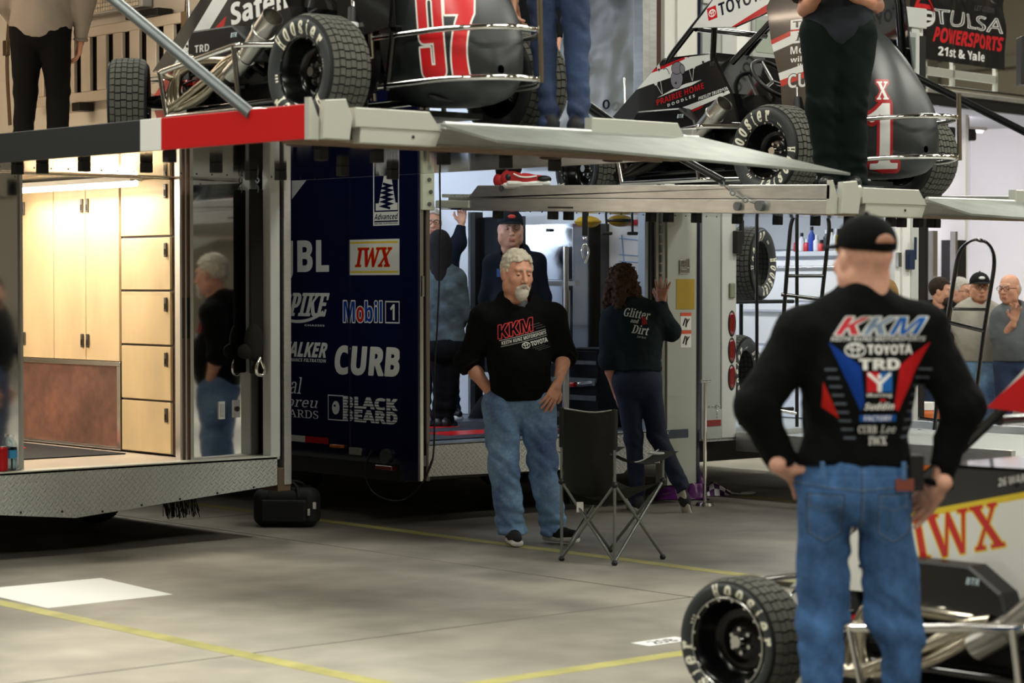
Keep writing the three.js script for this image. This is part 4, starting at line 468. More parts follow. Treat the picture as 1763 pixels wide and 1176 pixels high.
  const cl = part('collector', [rod([-0.5, 0.39, -0.98], [-0.5, 0.47, -0.84], 0.05, 16, 0.05), rod([-0.5, 0.47, -0.84], [-0.51, 0.58, -0.68], 0.045, 16, 0.058)], o.pipe2 ?? pipeSilver, t), tp = part('tail_pipe', [new THREE.LatheGeometry([[0.058, 0], [0.058, 0.14], [0.052, 0.14], [0.05, 0]].map((p) => new THREE.Vector2(...p)), 24).applyQuaternion(new THREE.Quaternion().setFromUnitVectors(V(0, 1, 0), V(-0.06, 0.57, 0.8).normalize())).translate(-0.51, 0.575, -0.69), at(new THREE.TorusGeometry(0.06, 0.007, 8, 24).rotateX(PI / 2).applyQuaternion(new THREE.Quaternion().setFromUnitVectors(V(0, 1, 0), V(-0.06, 0.57, 0.8).normalize())), -0.51, 0.59, -0.67)], o.pipe2 ?? pipeSilver, t); o.drop ??= [0, -0.05, 0.03]; { cl.position.set(...o.drop); tp.position.set(...o.drop); }
  // nerf bars and bumpers
  for (const s of [-1, 1]) part('nerf_bar', [bent([[s * 0.33, 0.34, -1.62], [s * 0.66, 0.37, -1.4], [s * 0.68, 0.46, -0.62], [s * 0.4, 0.46, -0.38]], 0.016, 10, 0.07), bent([[s * 0.33, 0.14, -1.56], [s * 0.66, 0.13, -1.34], [s * 0.67, 0.13, -0.6], [s * 0.36, 0.14, -0.42]], 0.016, 10, 0.07), rod([s * 0.66, 0.37, -1.38], [s * 0.655, 0.13, -1.32], 0.014), rod([s * 0.68, 0.455, -0.66], [s * 0.67, 0.13, -0.62], 0.014)], M.chrome, t);
  for (const [y, w] of [[0.47, 0.3], [0.23, 0.31]]) part('rear_bumper', bent([[-0.34, y - 0.01, 0.06], [-w, y, 0.55], [-0.1, y + 0.01, 0.76], [0.14, y + 0.01, 0.76], [w, y, 0.55], [0.34, y - 0.01, 0.06]], 0.015, 10, 0.1), M.chrome, t);
  each('bumper_post', [rod([0.12, 0.1 + 0.12, 0.78], [0.11, 0.62, 0.78], 0.014), rod([-0.34, 0.15, 0.06], [-0.34, 0.75, 0.02], 0.017)], M.chromeWarm, t); part('front_bumper', [bent([[-0.2, 0.24, -1.95], [-0.26, 0.26, -2.3], [0.26, 0.26, -2.3], [0.2, 0.24, -1.95]], 0.015, 10, 0.08), bent([[-0.2, 0.42, -1.95], [-0.26, 0.42, -2.25], [0.26, 0.42, -2.25], [0.2, 0.42, -1.95]], 0.015, 10, 0.08)], M.chrome, t);
  // running gear
  part('rear_axle', [rod([-0.6, 0.27, 0], [0.6, 0.28, 0], 0.035, 14), at(new THREE.SphereGeometry(0.13, 16, 12), 0.03, 0.27, 0), rod([-0.45, 0.3, 0], [-0.4, 0.32, -0.7], 0.015), rod([0.45, 0.3, 0], [0.4, 0.32, -0.7], 0.015), at(new THREE.CylinderGeometry(0.11, 0.11, 0.02, 24).rotateZ(PI / 2), -0.35, 0.27, 0)], M.blackMetal, t); part('front_axle', [rod([-0.5, 0.25, ax], [0.5, 0.25, ax], 0.028, 12), rod([-0.46, 0.27, ax + 0.03], [-0.3, 0.3, -1.1], 0.012), rod([0.46, 0.27, ax + 0.03], [0.3, 0.3, -1.1], 0.012), rod([-0.4, 0.34, -1.68], [-0.2, 0.45, -1.55], 0.012)], M.blackMetal, t);
  for (const [x, z] of [[-0.42, -0.02], [0.42, -0.02], [-0.33, -1.62], [0.33, -1.62]]) { const sh = part('shock', [rod([x, 0.3, z], [x * 0.86, 0.62, z - 0.06], 0.026, 14)], M.black, t); part('shock_rod', rod([x * 0.86, 0.62, z - 0.06], [x * 0.8, 0.86, z - 0.09], 0.009), M.chrome, sh); part('shock_band', [rod([x * 0.985, 0.335, z - 0.006], [x * 0.975, 0.36, z - 0.01], 0.029, 14)], M.redGloss, sh); part('shock_collar', rod([x * 0.9, 0.52, z - 0.04], [x * 0.89, 0.54, z - 0.043], 0.029, 14), M.white, sh); }
  each('hose', [tube([[-0.3, 0.3, -0.6], [-0.42, 0.22, -0.4], [-0.4, 0.3, -0.2], [-0.3, 0.42, -0.1]], 0.01, 6), tube([[-0.36, 0.36, -1.5], [-0.46, 0.3, -1.6], [-0.5, 0.24, -1.7]], 0.006, 6), tube([[-0.1, 0.2, 0.2], [-0.2, 0.16, 0.35], [0.05, 0.14, 0.45], [0.2, 0.2, 0.3]], 0.012, 6)], M.black, t);
  return t;
}
// numbers on the tails, laid on the rear left quarter
const numberTex = (draw) => canvasTex(1024, 1024, (g, w, h) => { g.fillStyle = '#1a1f20'; g.fillRect(0, 0, w, h); draw(g, w, h); });
const tail97 = numberTex((g) => {
  const st = (f) => { g.lineJoin = 'round'; g.lineWidth = 18; g.strokeStyle = '#ecece6'; f(); g.stroke(); g.fillStyle = '#c4161c'; f(); g.fill(); };
  g.translate(425, 440); g.transform(1, 0, 0.11, 1, 0, 0); const k = 1;
  // nine with a slot, drawn as an outline with its hole
  st(() => { g.beginPath(); g.moveTo(30, 0); g.lineTo(110, 0); g.quadraticCurveTo(140, 0, 140, 30); g.lineTo(140, 340); g.quadraticCurveTo(140, 370, 110, 370); g.lineTo(30, 370); g.quadraticCurveTo(0, 370, 0, 340); g.lineTo(0, 250); g.lineTo(60, 250); g.lineTo(60, 322); g.lineTo(82, 322); g.lineTo(82, 232); g.lineTo(30, 232); g.quadraticCurveTo(0, 232, 0, 200); g.lineTo(0, 30); g.quadraticCurveTo(0, 0, 30, 0); g.closePath(); });
  g.fillStyle = '#1b1e1f'; g.strokeStyle = '#ecece6'; g.lineWidth = 9; g.beginPath(); g.roundRect(58, 50, 26, 134, 12); g.fill(); g.stroke();
  st(() => { g.beginPath(); g.moveTo(158, 0); g.lineTo(322, 0); g.lineTo(314, 108); g.quadraticCurveTo(240, 230, 268, 370); g.lineTo(180, 370); g.quadraticCurveTo(166, 240, 232, 116); g.lineTo(158, 116); g.closePath(); });
});
const tail71 = numberTex((g) => { for (const [c, lw] of [['#a8161c', 40], ['#e6e6e4', 0]]) { fit(g, 'X', 560, 430, 80, 95, 'bold {}px serif', c, c, lw / 2 || 1); fit(g, '7', 320, 545, 150, 330, 'bold {}px serif', c, c, lw / 4 || 1); fit(g, '1', 500, 545, 200, 330, 'bold {}px serif', c, c, lw / 4 || 1); } });
const stripes = (g, X, Y, w, h, base, list) => { g.fillStyle = base; g.fillRect(0, 0, w, h); for (const [c, p] of list) poly(g, p.map(([z, y]) => [X(z), Y(y)]), c); };
// art measured on the photograph, laid on the flat hood sides
const onSide = (x, z0, y0) => (px, py) => { const p = onX(px, py, x); return [p.z - z0, p.y - y0]; };
function artText(g, X, Y, P, str, bl, br, hpx, font, fill, stroke, lw) { const a = P(...bl), b = P(...br), c = P(bl[0], bl[1] - hpx), x0 = X(a[0]), y0 = Y(a[1]), x1 = X(b[0]), y1 = Y(b[1]), L = Math.hypot(x1 - x0, y1 - y0), h = Math.hypot(X(c[0]) - x0, Y(c[1]) - y0); g.save(); g.translate(x0, y0); g.rotate(Math.atan2(y1 - y0, x1 - x0)); fit(g, str, 0, -h, L, h, font, fill, stroke, lw); g.restore(); }
const artPoly = (g, X, Y, P, pts, fill) => poly(g, pts.map((p) => { const q = P(...p); return [X(q[0]), Y(q[1])]; }), fill);
const SIDE1 = onSide(6.945, -9.03, 2.352), SIDE2 = onSide(10.605, -9.36, 2.122), SIDE3 = onSide(6.605, -3.97, 0);
raceCar('midget_race_car', 'black, red and white race car numbered 97 on the raised platform', [7.29, 2.352, -9.03], 0, {
  body: M.gloss, steer: -0.62, axle: -1.86, tail: tail97, spin: 2.75,
  hood: (g, X, Y, s, w, h) => { stripes(g, X, Y, w, h, '#2b2a29', []); artPoly(g, X, Y, SIDE1, [[366, -2], [392, -2], [312, 128], [240, 200], [250, 150], [298, 112]], '#e8eae8'); artPoly(g, X, Y, SIDE1, [[389, 27], [381, 60], [379, 72], [355, 85], [330, 108], [305, 150], [315, 110], [352, 66]], '#c5161b'); artText(g, X, Y, SIDE1, 'Safelite', [398, 44], [535, 0], 40, 'bold {}px sans-serif', '#f2f2f0', '#f2f2f0', 3); artText(g, X, Y, SIDE1, 'AutoGlass', [502, 16], [560, 2], 12, 'bold {}px sans-serif', '#f2f2f0'); artPoly(g, X, Y, SIDE1, [[548, 30], [580, 5], [610, -4], [612, 6], [580, 18]], '#c5161b'); const q = SIDE1(323, 118); g.fillStyle = '#dcdcda'; g.beginPath(); g.arc(X(q[0]), Y(q[1]), s * 0.03, 0, 7); g.fill(); artText(g, X, Y, SIDE1, 'DX', [316, 103], [330, 96], 12, 'bold {}px serif', '#17171a'); },
  nose: (g, X, Y, s, w, h) => { stripes(g, X, Y, w, h, '#c5161b', [['#e8e8e6', [[-2.0, 0.2], [-1.85, 0.35], [-1.78, 0.2]]]]); },
  shoulder: (g, X, Y, s, w, h) => { stripes(g, X, Y, w, h, '#151516', [['#c5161b', [[-0.34, 1.0], [0.2, 1.3], [0.2, 1.2], [-0.3, 0.88]]]]); fit(g, 'TOYOTA', X(-0.15), Y(0.8), s * 0.3, s * 0.06, 'bold {}px sans-serif', '#eee'); },
});
raceCar('midget_race_car', 'black and white race car numbered 71 behind the man with a phone', [10.95, 2.122, -9.36], 0, {
  body: M.gloss, steer: -0.1, tail: tail71, pipe: mtl(0x3c3833, 0.3, 0.9), spin: 3.5,
  hood: (g, X, Y, s, w, h) => {
    stripes(g, X, Y, w, h, '#232221', []); const P = SIDE2, A = (pts, c) => artPoly(g, X, Y, P, pts, c), Q = (px, py) => { const q = P(px, py); return [X(q[0]), Y(q[1])]; };
    A([[1078, 161], [1101, 133], [1139, 119], [1180, 101], [1209, 88], [1222, 93], [1234, 90], [1235, 98], [1153, 134], [1115, 147]], '#e9ebe9'); A([[1101, 133], [1113, 124], [1178, 98], [1203, 86], [1213, 83], [1233, 87], [1233, 92], [1222, 93], [1209, 88], [1180, 101], [1139, 119]], '#c5161b'); A([[1174, 185], [1262, 152], [1262, 158], [1190, 189]], '#e9ebe9'); A([[1190, 190], [1212, 181], [1205, 187], [1188, 194]], '#c5161b');
    A([[1130, 169], [1155, 155], [1180, 144], [1208, 137], [1190, 147], [1160, 157]], '#e9ebe9');
    for (const [b, t] of [[[1140, 162], [1131, 101]], [[1139, 162], [1117, 123]], [[1191, 139], [1178, 88]], [[1192, 139], [1196, 87]]]) { const p = Q(...b), q = Q(...t), d = [q[0] - p[0], q[1] - p[1]], an = Math.atan2(d[1], d[0]); g.strokeStyle = '#e9ebe9'; g.lineWidth = 3; g.beginPath(); g.moveTo(...p); g.lineTo(...q); g.stroke(); g.fillStyle = '#e9ebe9'; for (let i = 0; i < 9; i++) for (const k of [-1, 1]) { const f = 0.45 + i * 0.062, cx = p[0] + d[0] * f - Math.sin(an) * 6 * k, cy = p[1] + d[1] * f + Math.cos(an) * 6 * k; g.beginPath(); g.ellipse(cx, cy, 8, 3.4, an + 0.45 * k, 0, 7); g.fill(); } }
    g.fillStyle = '#85818c'; g.strokeStyle = '#17171a'; g.lineWidth = 3; const sc = s / 275, E = (px, py, rx, ry, r = 0) => { g.beginPath(); g.ellipse(...Q(px, py), rx * sc / 0.66, ry * sc, r, 0, 7); g.fill(); g.stroke(); }; E(1164.5, 136, 10, 17); E(1165, 117, 9, 11); E(1174, 119, 4, 9, -0.3); g.lineWidth = 6; g.strokeStyle = '#85818c'; g.beginPath(); g.moveTo(...Q(1152, 128)); g.quadraticCurveTo(...Q(1148, 113), ...Q(1141, 120)); g.stroke(); g.fillStyle = '#1b1b1d'; g.beginPath(); g.arc(...Q(1163, 143), 6, 0, 7); g.fill();
    artText(g, X, Y, P, 'PRAIRIE HOME', [1130.6, 182], [1212, 152], 10.5, 'bold {}px sans-serif', '#c5161b'); artText(g, X, Y, P, 'D O O D L E S', [1149, 184], [1196, 167], 5, 'bold {}px sans-serif', '#ececea'); artText(g, X, Y, P, 'PRESLEY TRUEDSON', [1202, 173], [1254, 154], 6, 'bold italic {}px sans-serif', '#ececea');
  },
  visor: (g, X, Y, s, w, h) => { stripes(g, X, Y, w, h, '#ebecea', [['#c5161b', [[-0.7, 1.08], [-0.2, 1.27], [-0.18, 1.18], [-0.6, 1.05]]]]); g.fillStyle = '#d01f26'; g.save(); g.translate(X(-0.86), Y(1.235)); g.rotate(-0.2); g.fillRect(0, 0, s * 0.08, s * 0.08); emblem(g, s * 0.012, s * 0.018, s * 0.056, s * 0.044, '#fff', 4); fit(g, 'TOYOTA', s * 0.1, -s * 0.005, s * 0.42, s * 0.085, 'bold {}px sans-serif', '#14142a'); g.restore(); },
  nose: (g, X, Y, s, w, h) => { stripes(g, X, Y, w, h, '#1a1a1b', [['#e8e8e6', [[-1.8, 0.2], [-1.45, 0.46], [-1.45, 0.2]]]]); fit(g, 'TPC', X(-1.75), Y(0.42), s * 0.12, s * 0.07, 'bold {}px serif', '#f1f1ee'); },
  shoulder: (g, X, Y, s, w, h) => {
    stripes(g, X, Y, w, h, '#272423', [['#c5161b', [[-0.34, 0.98], [0.25, 1.14], [0.25, 1.1], [-0.34, 0.94]]], ['#e9ebe9', [[-0.34, 0.95], [0.25, 1.11], [0.25, 1.05], [-0.34, 0.9]]], ['#e9ebe9', [[-0.3, 0.77], [0.25, 0.88], [0.25, 0.8], [-0.3, 0.7]]], ['#c5161b', [[-0.3, 0.72], [0.25, 0.84], [0.25, 0.8], [-0.3, 0.68]]]]);
    const bx2 = (y, hh) => { g.fillStyle = '#eceeec'; g.fillRect(X(-0.14), Y(y), s * 0.3, s * hh); }; bx2(1.1, 0.06); fit(g, 'TRD', X(-0.12), Y(1.09), s * 0.24, s * 0.04, 'bold {}px sans-serif', '#16162c'); bx2(1.03, 0.075); fit(g, 'IWX', X(-0.1), Y(1.02), s * 0.22, s * 0.05, 'bold italic {}px serif', '#16162c'); fit(g, 'Mobil 1', X(-0.14), Y(0.94), s * 0.26, s * 0.05, 'bold {}px sans-serif', '#f0f0ee'); fit(g, 'wilwood', X(-0.14), Y(0.875), s * 0.27, s * 0.035, 'bold {}px sans-serif', '#f0f0ee'); fit(g, 'WALKER', X(-0.08), Y(0.83), s * 0.2, s * 0.03, 'bold italic {}px sans-serif', '#f0f0ee'); fit(g, 'CURB', X(-0.16), Y(0.77), s * 0.32, s * 0.085, 'bold {}px sans-serif', '#f0f0ee', '#16161a', 8);
  },
});
raceCar('midget_race_car', 'white and black race car with red letters, beside the person with their back turned', [6.95, 0.0, -3.97], 0, {
  body: M.gloss, steer: 0.06, tail: numberTex((g) => { fit(g, '71', 330, 480, 320, 380, 'bold {}px serif', '#c5161b', '#eee', 12); }), pipe: mtl(0xb8b0a0, 0.22, 1), spin: 2.5, spinF: 2.2, ring: true, shift: [-0.03, 0.04], axle: -2.0,
  hood: (g, X, Y, s, w, h) => { stripes(g, X, Y, w, h, '#e6e5df', []); const P = SIDE3; artPoly(g, X, Y, P, [[1400, 700], [1800, 700], [1800, 845], [1600, 880], [1400, 912]], '#242424'); artPoly(g, X, Y, P, [[1400, 925], [1600, 889], [1800, 852], [1800, 840], [1600, 877], [1400, 912]], '#e2c42e'); artText(g, X, Y, P, 'IWX', [1578, 968], [1731, 941], 76, 'bold {}px serif', '#c8161a', '#e2c42e', 6); artText(g, X, Y, P, '26 WARD', [1718, 838], [1775, 828], 14, 'bold italic {}px sans-serif', '#cfcfca'); },
  visor: (g, X, Y, s, w, h) => { stripes(g, X, Y, w, h, '#c5141b', [['#dcdcda', [[-0.99, 1.18], [-0.6, 1.46], [-0.55, 1.46], [-0.95, 1.16]]]]); },
  nose: (g, X, Y, s, w, h) => { stripes(g, X, Y, w, h, '#e9e7e2', []); },
  shoulder: (g, X, Y, s, w, h) => { stripes(g, X, Y, w, h, '#1a1a1b', []); },
});
// ---------------------------------------------------------------- figures: distance fields meshed on a grid
const sub3 = (a, b) => [a[0] - b[0], a[1] - b[1], a[2] - b[2]], add3 = (a, b, k = 1) => [a[0] + b[0] * k, a[1] + b[1] * k, a[2] + b[2] * k], len3 = (a) => Math.hypot(...a), nrm = (a) => { const l = len3(a) || 1; return [a[0] / l, a[1] / l, a[2] / l]; }, lerp3 = (a, b, t) => [mix(a[0], b[0], t), mix(a[1], b[1], t), mix(a[2], b[2], t)], cross3 = (a, b) => [a[1] * b[2] - a[2] * b[1], a[2] * b[0] - a[0] * b[2], a[0] * b[1] - a[1] * b[0]], dot3 = (a, b) => a[0] * b[0] + a[1] * b[1] + a[2] * b[2];
function cap(a, b, ra, rb, k = 0.03) {
  const bx_ = b[0] - a[0], by = b[1] - a[1], bz = b[2] - a[2], q = bx_ * bx_ + by * by + bz * bz || 1e-9;
  return { k, c: lerp3(a, b, 0.5), r: Math.sqrt(q) / 2 + Math.max(ra, rb), f: (x, y, z) => { const px = x - a[0], py = y - a[1], pz = z - a[2], t = Math.min(1, Math.max(0, (px * bx_ + py * by + pz * bz) / q)); return Math.hypot(px - t * bx_, py - t * by, pz - t * bz) - ra - (rb - ra) * t; } };
}
function capCut(a, b, ra, rb, k = 0.03) { const p = cap(a, b, ra, rb, k), d = nrm(sub3(b, a)), f = p.f; p.f = (x, y, z) => Math.max(f(x, y, z), (x - b[0]) * d[0] + (y - b[1]) * d[1] + (z - b[2]) * d[2]); return p; }
function ell(c, r, k = 0.03) { const m = Math.max(...r); return { k, c, r: m, f: (x, y, z) => { const a = (x - c[0]) / r[0], b = (y - c[1]) / r[1], d = (z - c[2]) / r[2], k0 = Math.hypot(a, b, d), k1 = Math.hypot(a / r[0], b / r[1], d / r[2]); return k0 < 1e-6 ? -Math.min(...r) : k0 * (k0 - 1) / k1; } }; }
const hole = (p, k = 0.01) => ({ ...p, cut: true, k });
function field(prims) {
  return (x, y, z) => {
    let d = 1e3;
    for (const p of prims) {
      const bd = Math.hypot(x - p.c[0], y - p.c[1], z - p.c[2]) - p.r;
      if (p.cut) { if (bd > p.k + 0.02 - Math.min(0, d)) continue; const e = -p.f(x, y, z), h = Math.max(p.k - Math.abs(d - e), 0) / p.k; d = Math.max(d, e) + h * h * p.k * 0.25; continue; }
      if (bd > d + p.k) continue;
      const e = p.f(x, y, z), h = Math.max(p.k - Math.abs(d - e), 0) / p.k; d = Math.min(d, e) - h * h * p.k * 0.25;
    }
    return d;
  };
}
function bounds(prims, pad = 0.03) { const lo = [1e9, 1e9, 1e9], hi = [-1e9, -1e9, -1e9]; for (const p of prims) if (!p.cut) for (let i = 0; i < 3; i++) { lo[i] = Math.min(lo[i], p.c[i] - p.r - pad); hi[i] = Math.max(hi[i], p.c[i] + p.r + pad); } return [lo, hi]; }
function surface(fn, [lo, hi], cell) {   // surface nets
  const n = [0, 1, 2].map((i) => Math.max(3, Math.ceil((hi[i] - lo[i]) / cell) + 1)), [nx, ny, nz] = n, F = new Float32Array(nx * ny * nz), B = 5, id = (i, j, k) => (k * ny + j) * nx + i;
  for (let k0 = 0; k0 < nz; k0 += B) for (let j0 = 0; j0 < ny; j0 += B) for (let i0 = 0; i0 < nx; i0 += B) {
    const h = (B - 1) / 2 * cell, m = fn(lo[0] + i0 * cell + h, lo[1] + j0 * cell + h, lo[2] + k0 * cell + h), far = Math.abs(m) > h * 1.74 * 1.25 + cell * 2.5 + 0.02;
    for (let k = k0; k < Math.min(nz, k0 + B); k++) for (let j = j0; j < Math.min(ny, j0 + B); j++) for (let i = i0; i < Math.min(nx, i0 + B); i++) F[id(i, j, k)] = far ? m : fn(lo[0] + i * cell, lo[1] + j * cell, lo[2] + k * cell);
  }
  const P = [], I = [], at_ = new Int32Array(nx * ny * nz).fill(-1), E = [[0, 1], [0, 2], [0, 4], [1, 3], [1, 5], [2, 3], [2, 6], [3, 7], [4, 5], [4, 6], [5, 7], [6, 7]];
  for (let k = 0; k < nz - 1; k++) for (let j = 0; j < ny - 1; j++) for (let i = 0; i < nx - 1; i++) {
    const v = []; let m = 0; for (let q = 0; q < 8; q++) { v[q] = F[id(i + (q & 1), j + ((q >> 1) & 1), k + (q >> 2))]; if (v[q] < 0) m |= 1 << q; }
    if (m === 0 || m === 255) continue; let x = 0, y = 0, z = 0, c = 0;
    for (const [a, b] of E) if ((v[a] < 0) !== (v[b] < 0)) { const t = v[a] / (v[a] - v[b]); x += mix(a & 1, b & 1, t); y += mix((a >> 1) & 1, (b >> 1) & 1, t); z += mix(a >> 2, b >> 2, t); c++; }
    at_[id(i, j, k)] = P.length / 3; P.push(lo[0] + (i + x / c) * cell, lo[1] + (j + y / c) * cell, lo[2] + (k + z / c) * cell);
  }
  const q4 = (a, b, c, d, flip) => { if (a < 0 || b < 0 || c < 0 || d < 0) return; if (flip) I.push(a, c, b, a, d, c); else I.push(a, b, c, a, c, d); };
  for (let k = 1; k < nz - 1; k++) for (let j = 1; j < ny - 1; j++) for (let i = 1; i < nx - 1; i++) {
    const a = F[id(i, j, k)] < 0;
    if (a !== F[id(i + 1, j, k)] < 0) q4(at_[id(i, j, k)], at_[id(i, j - 1, k)], at_[id(i, j - 1, k - 1)], at_[id(i, j, k - 1)], !a);
    if (a !== F[id(i, j + 1, k)] < 0) q4(at_[id(i, j, k)], at_[id(i, j, k - 1)], at_[id(i - 1, j, k - 1)], at_[id(i - 1, j, k)], !a);
    if (a !== F[id(i, j, k + 1)] < 0) q4(at_[id(i, j, k)], at_[id(i - 1, j, k)], at_[id(i - 1, j - 1, k)], at_[id(i, j - 1, k)], !a);
  }
  const g = new THREE.BufferGeometry(); g.setAttribute('position', new THREE.Float32BufferAttribute(P, 3)); g.setIndex(I); g.computeVertexNormals();
  const uv = new Float32Array(P.length / 3 * 2); for (let i = 0; i < P.length / 3; i++) { uv[i * 2] = P[i * 3] + P[i * 3 + 2] * 0.6; uv[i * 2 + 1] = P[i * 3 + 1]; } g.setAttribute('uv', new THREE.BufferAttribute(uv, 2)); return g;
}
const mesher = (prims, cell, wave, pad) => { const f = field(prims); return surface(wave ? (x, y, z) => f(x, y, z) + wave(x, y, z) : f, bounds(prims, pad), cell); };
function printUV(g, box, side, twin) {   // print [x0, y0, x1, y1] seen from +z (side 1) or -z (side -1); elsewhere the plain corner of the texture
  const n = g.toNonIndexed(), p = n.attributes.position, uv = n.attributes.uv, e1 = V(), e2 = V();
  for (let i = 0; i < p.count; i += 3) {
    e1.set(p.getX(i + 1) - p.getX(i), p.getY(i + 1) - p.getY(i), p.getZ(i + 1) - p.getZ(i)); e2.set(p.getX(i + 2) - p.getX(i), p.getY(i + 2) - p.getY(i), p.getZ(i + 2) - p.getZ(i)); e1.cross(e2);
    const facing = e1.z * side > 0.0; if (twin) { for (let k = i; k < i + 3; k++) { const u = clamp((p.getX(k) - box[0]) / (box[2] - box[0]), 0.004, 0.996), v = clamp((p.getY(k) - box[1]) / (box[3] - box[1]), 0.002, 0.998); uv.setXY(k, facing ? u * 0.5 : 0.5 + (1 - u) * 0.5, v); } continue; } for (let k = i; k < i + 3; k++) { const u = (p.getX(k) - box[0]) / (box[2] - box[0]), v = (p.getY(k) - box[1]) / (box[3] - box[1]); if (facing) uv.setXY(k, clamp(u, 0.002, 0.998), clamp(v, 0.002, 0.998)); else uv.setXY(k, 0.003, 0.003); }
  }
  return n;
}
// hand: wrist, finger direction, palm normal, which side the thumb is on (+1: along d x n)
function handPrims(w, dir, palm, thumb, curl = 0.35, spread = 0.1, s = 1, out_ = false) {
  const d = nrm(dir), n0 = sub3(palm, d.map((x) => x * dot3(palm, d))), n = nrm(n0), t = cross3(d, n).map((x) => x * thumb), P = (a, b, c) => [w[0] + (d[0] * a + t[0] * b + n[0] * c) * s, w[1] + (d[1] * a + t[1] * b + n[1] * c) * s, w[2] + (d[2] * a + t[2] * b + n[2] * c) * s], out = [];
  out.push(cap(P(-0.04, 0, 0), P(0.015, 0, 0), 0.026 * s, 0.024 * s, 0.015));
  const off = [0.031, 0.0105, -0.0105, -0.029], L = [0.93, 1.05, 1, 0.78];
  for (let i = 0; i < 4; i++) {
    out.push(cap(P(0.01, off[i] * 0.6, 0), P(0.085 - Math.abs(i - 1.2) * 0.004, off[i], 0), 0.0145 * s, 0.0115 * s, 0.012));
    let a = 0.085 - Math.abs(i - 1.2) * 0.004, b = off[i], c = 0, ang = curl * 0.4 + 0.05 * i * curl; const sp = spread * (1.4 - i) * 0.8; [0.043, 0.027, 0.021].forEach((l, k) => { ang += curl * (k ? 0.9 : 0.6); const l2 = l * L[i], a2 = a + cos(ang) * cos(sp) * l2, b2 = b + sin(sp) * l2, c2 = c + sin(ang) * l2; out.push(cap(P(a, b, c), P(a2, b2, c2), (0.0098 - k * 0.0008) * s, (0.0092 - k * 0.0008) * s, 0.004)); a = a2; b = b2; c = c2; });
  }
  const q = out_ ? [[0.015, 0.02, 0.004], [0.035, 0.05, 0.006], [0.042, 0.082, 0.008], [0.044, 0.11, 0.01]] : [[0.018, 0.022, 0.004], [0.045, 0.05, 0.014], [0.07, 0.064, 0.02], [0.092, 0.068 - curl * 0.01, 0.024 + curl * 0.006]]; for (let k = 0; k < 3; k++) out.push(cap(P(...q[k]), P(...q[k + 1]), (0.0145 - k * 0.0018) * s, (0.0125 - k * 0.0018) * s, 0.008));
  return out;
}
function headPrims(s, o) {
  const e = (c, r, k) => ell(c.map((x) => x * s), r.map((x) => x * s), k), c2 = (a, b, ra, rb, k) => cap(a.map((x) => x * s), b.map((x) => x * s), ra * s, rb * s, k), f = o.fat ?? 1;
  return [e([0, 0.03, -0.014], [0.077, 0.093, 0.098], 0.02), e([0, -0.03, 0.02], [0.063 * f, 0.085, 0.07], 0.03), e([0, -0.098, 0.048], [0.03 * f, 0.02, 0.024], 0.03), e([-0.04 * f, -0.022, 0.052], [0.026 * f, 0.026, 0.026], 0.02), e([0.04 * f, -0.022, 0.052], [0.026 * f, 0.026, 0.026], 0.02), c2([-0.036, 0.03, 0.076], [0.036, 0.03, 0.076], 0.013, 0.013, 0.012),
    e([-0.058 * f, -0.06, 0.0], [0.02 * f, 0.04, 0.035], 0.03), e([0.058 * f, -0.06, 0.0], [0.02 * f, 0.04, 0.035], 0.03),
    hole(e([-0.031, 0.006, 0.097], [0.019, 0.011, 0.016]), 0.012), hole(e([0.031, 0.006, 0.097], [0.019, 0.011, 0.016]), 0.012), c2([0, 0.016, 0.088], [0, -0.03, 0.11], 0.008, 0.0125, 0.01), e([-0.012, -0.034, 0.098], [0.009, 0.008, 0.01], 0.006), e([0.012, -0.034, 0.098], [0.009, 0.008, 0.01], 0.006),
    c2([-0.018, -0.064, 0.083], [0.018, -0.064, 0.083], 0.007, 0.007, 0.008), c2([-0.015, -0.074, 0.083], [0.015, -0.074, 0.083], 0.008, 0.008, 0.008), hole(c2([-0.02, -0.069, 0.094], [0.02, -0.069, 0.094], 0.0028, 0.0028), 0.004),
    e([-0.079, -0.002, -0.008], [0.011, 0.033, 0.02], 0.008), e([0.079, -0.002, -0.008], [0.011, 0.033, 0.02], 0.008), c2([0, -0.06, -0.02], [0, -0.13, -0.028], 0.056 * f, 0.056 * f, 0.03)];
}
const skinTex = dataTex(128, (u, v) => { const e = 1 + 0.14 * (fbm(u, v, 8, 4, 91) - 0.5); return [255 * Math.min(1, e * 0.94), 250 * e * 0.94, 248 * e * 0.94]; });
const skinOf = (c) => mtl(c, 0.5, 0, { map: again(skinTex, 6, 6), sheen: 0.2, sheenColor: new THREE.Color(0xff8866), sheenRoughness: 0.5 });
const weave = dataTex(256, (u, v) => { const a = 128 + 50 * (sin(u * 2 * PI * 64) + sin(v * 2 * PI * 64)) * 0.5 + 60 * (fbm(u, v, 16, 3, 97) - 0.5); return [a, a, a]; }, false);
const clothOf = (c, map) => mtl(map ? 0xffffff : c, 0.9, 0, { ...(map ? { map } : {}), bumpMap: again(weave, 6, 6), bumpScale: 0.0006, specularIntensity: 0.25 });
const denim = (r, g, b, k, fade) => dataTex(512, (u, v) => { const a = fbm(u, v, 4, 5, k), c = fbm(u, v, 64, 2, k + 5), e = 1 + fade * (a - 0.5) * 1.6 + 0.22 * (c - 0.5); return [r * e, g * e, b * (1 + fade * (a - 0.5) * 1.1 + 0.2 * (c - 0.5))]; });
const jeansBlue = denim(66, 98, 142, 101, 0.42), jeansLight = denim(102, 132, 172, 102, 0.55), jeansDark = denim(15, 24, 50, 103, 0.4), jeansMid = denim(36, 52, 84, 104, 0.5);
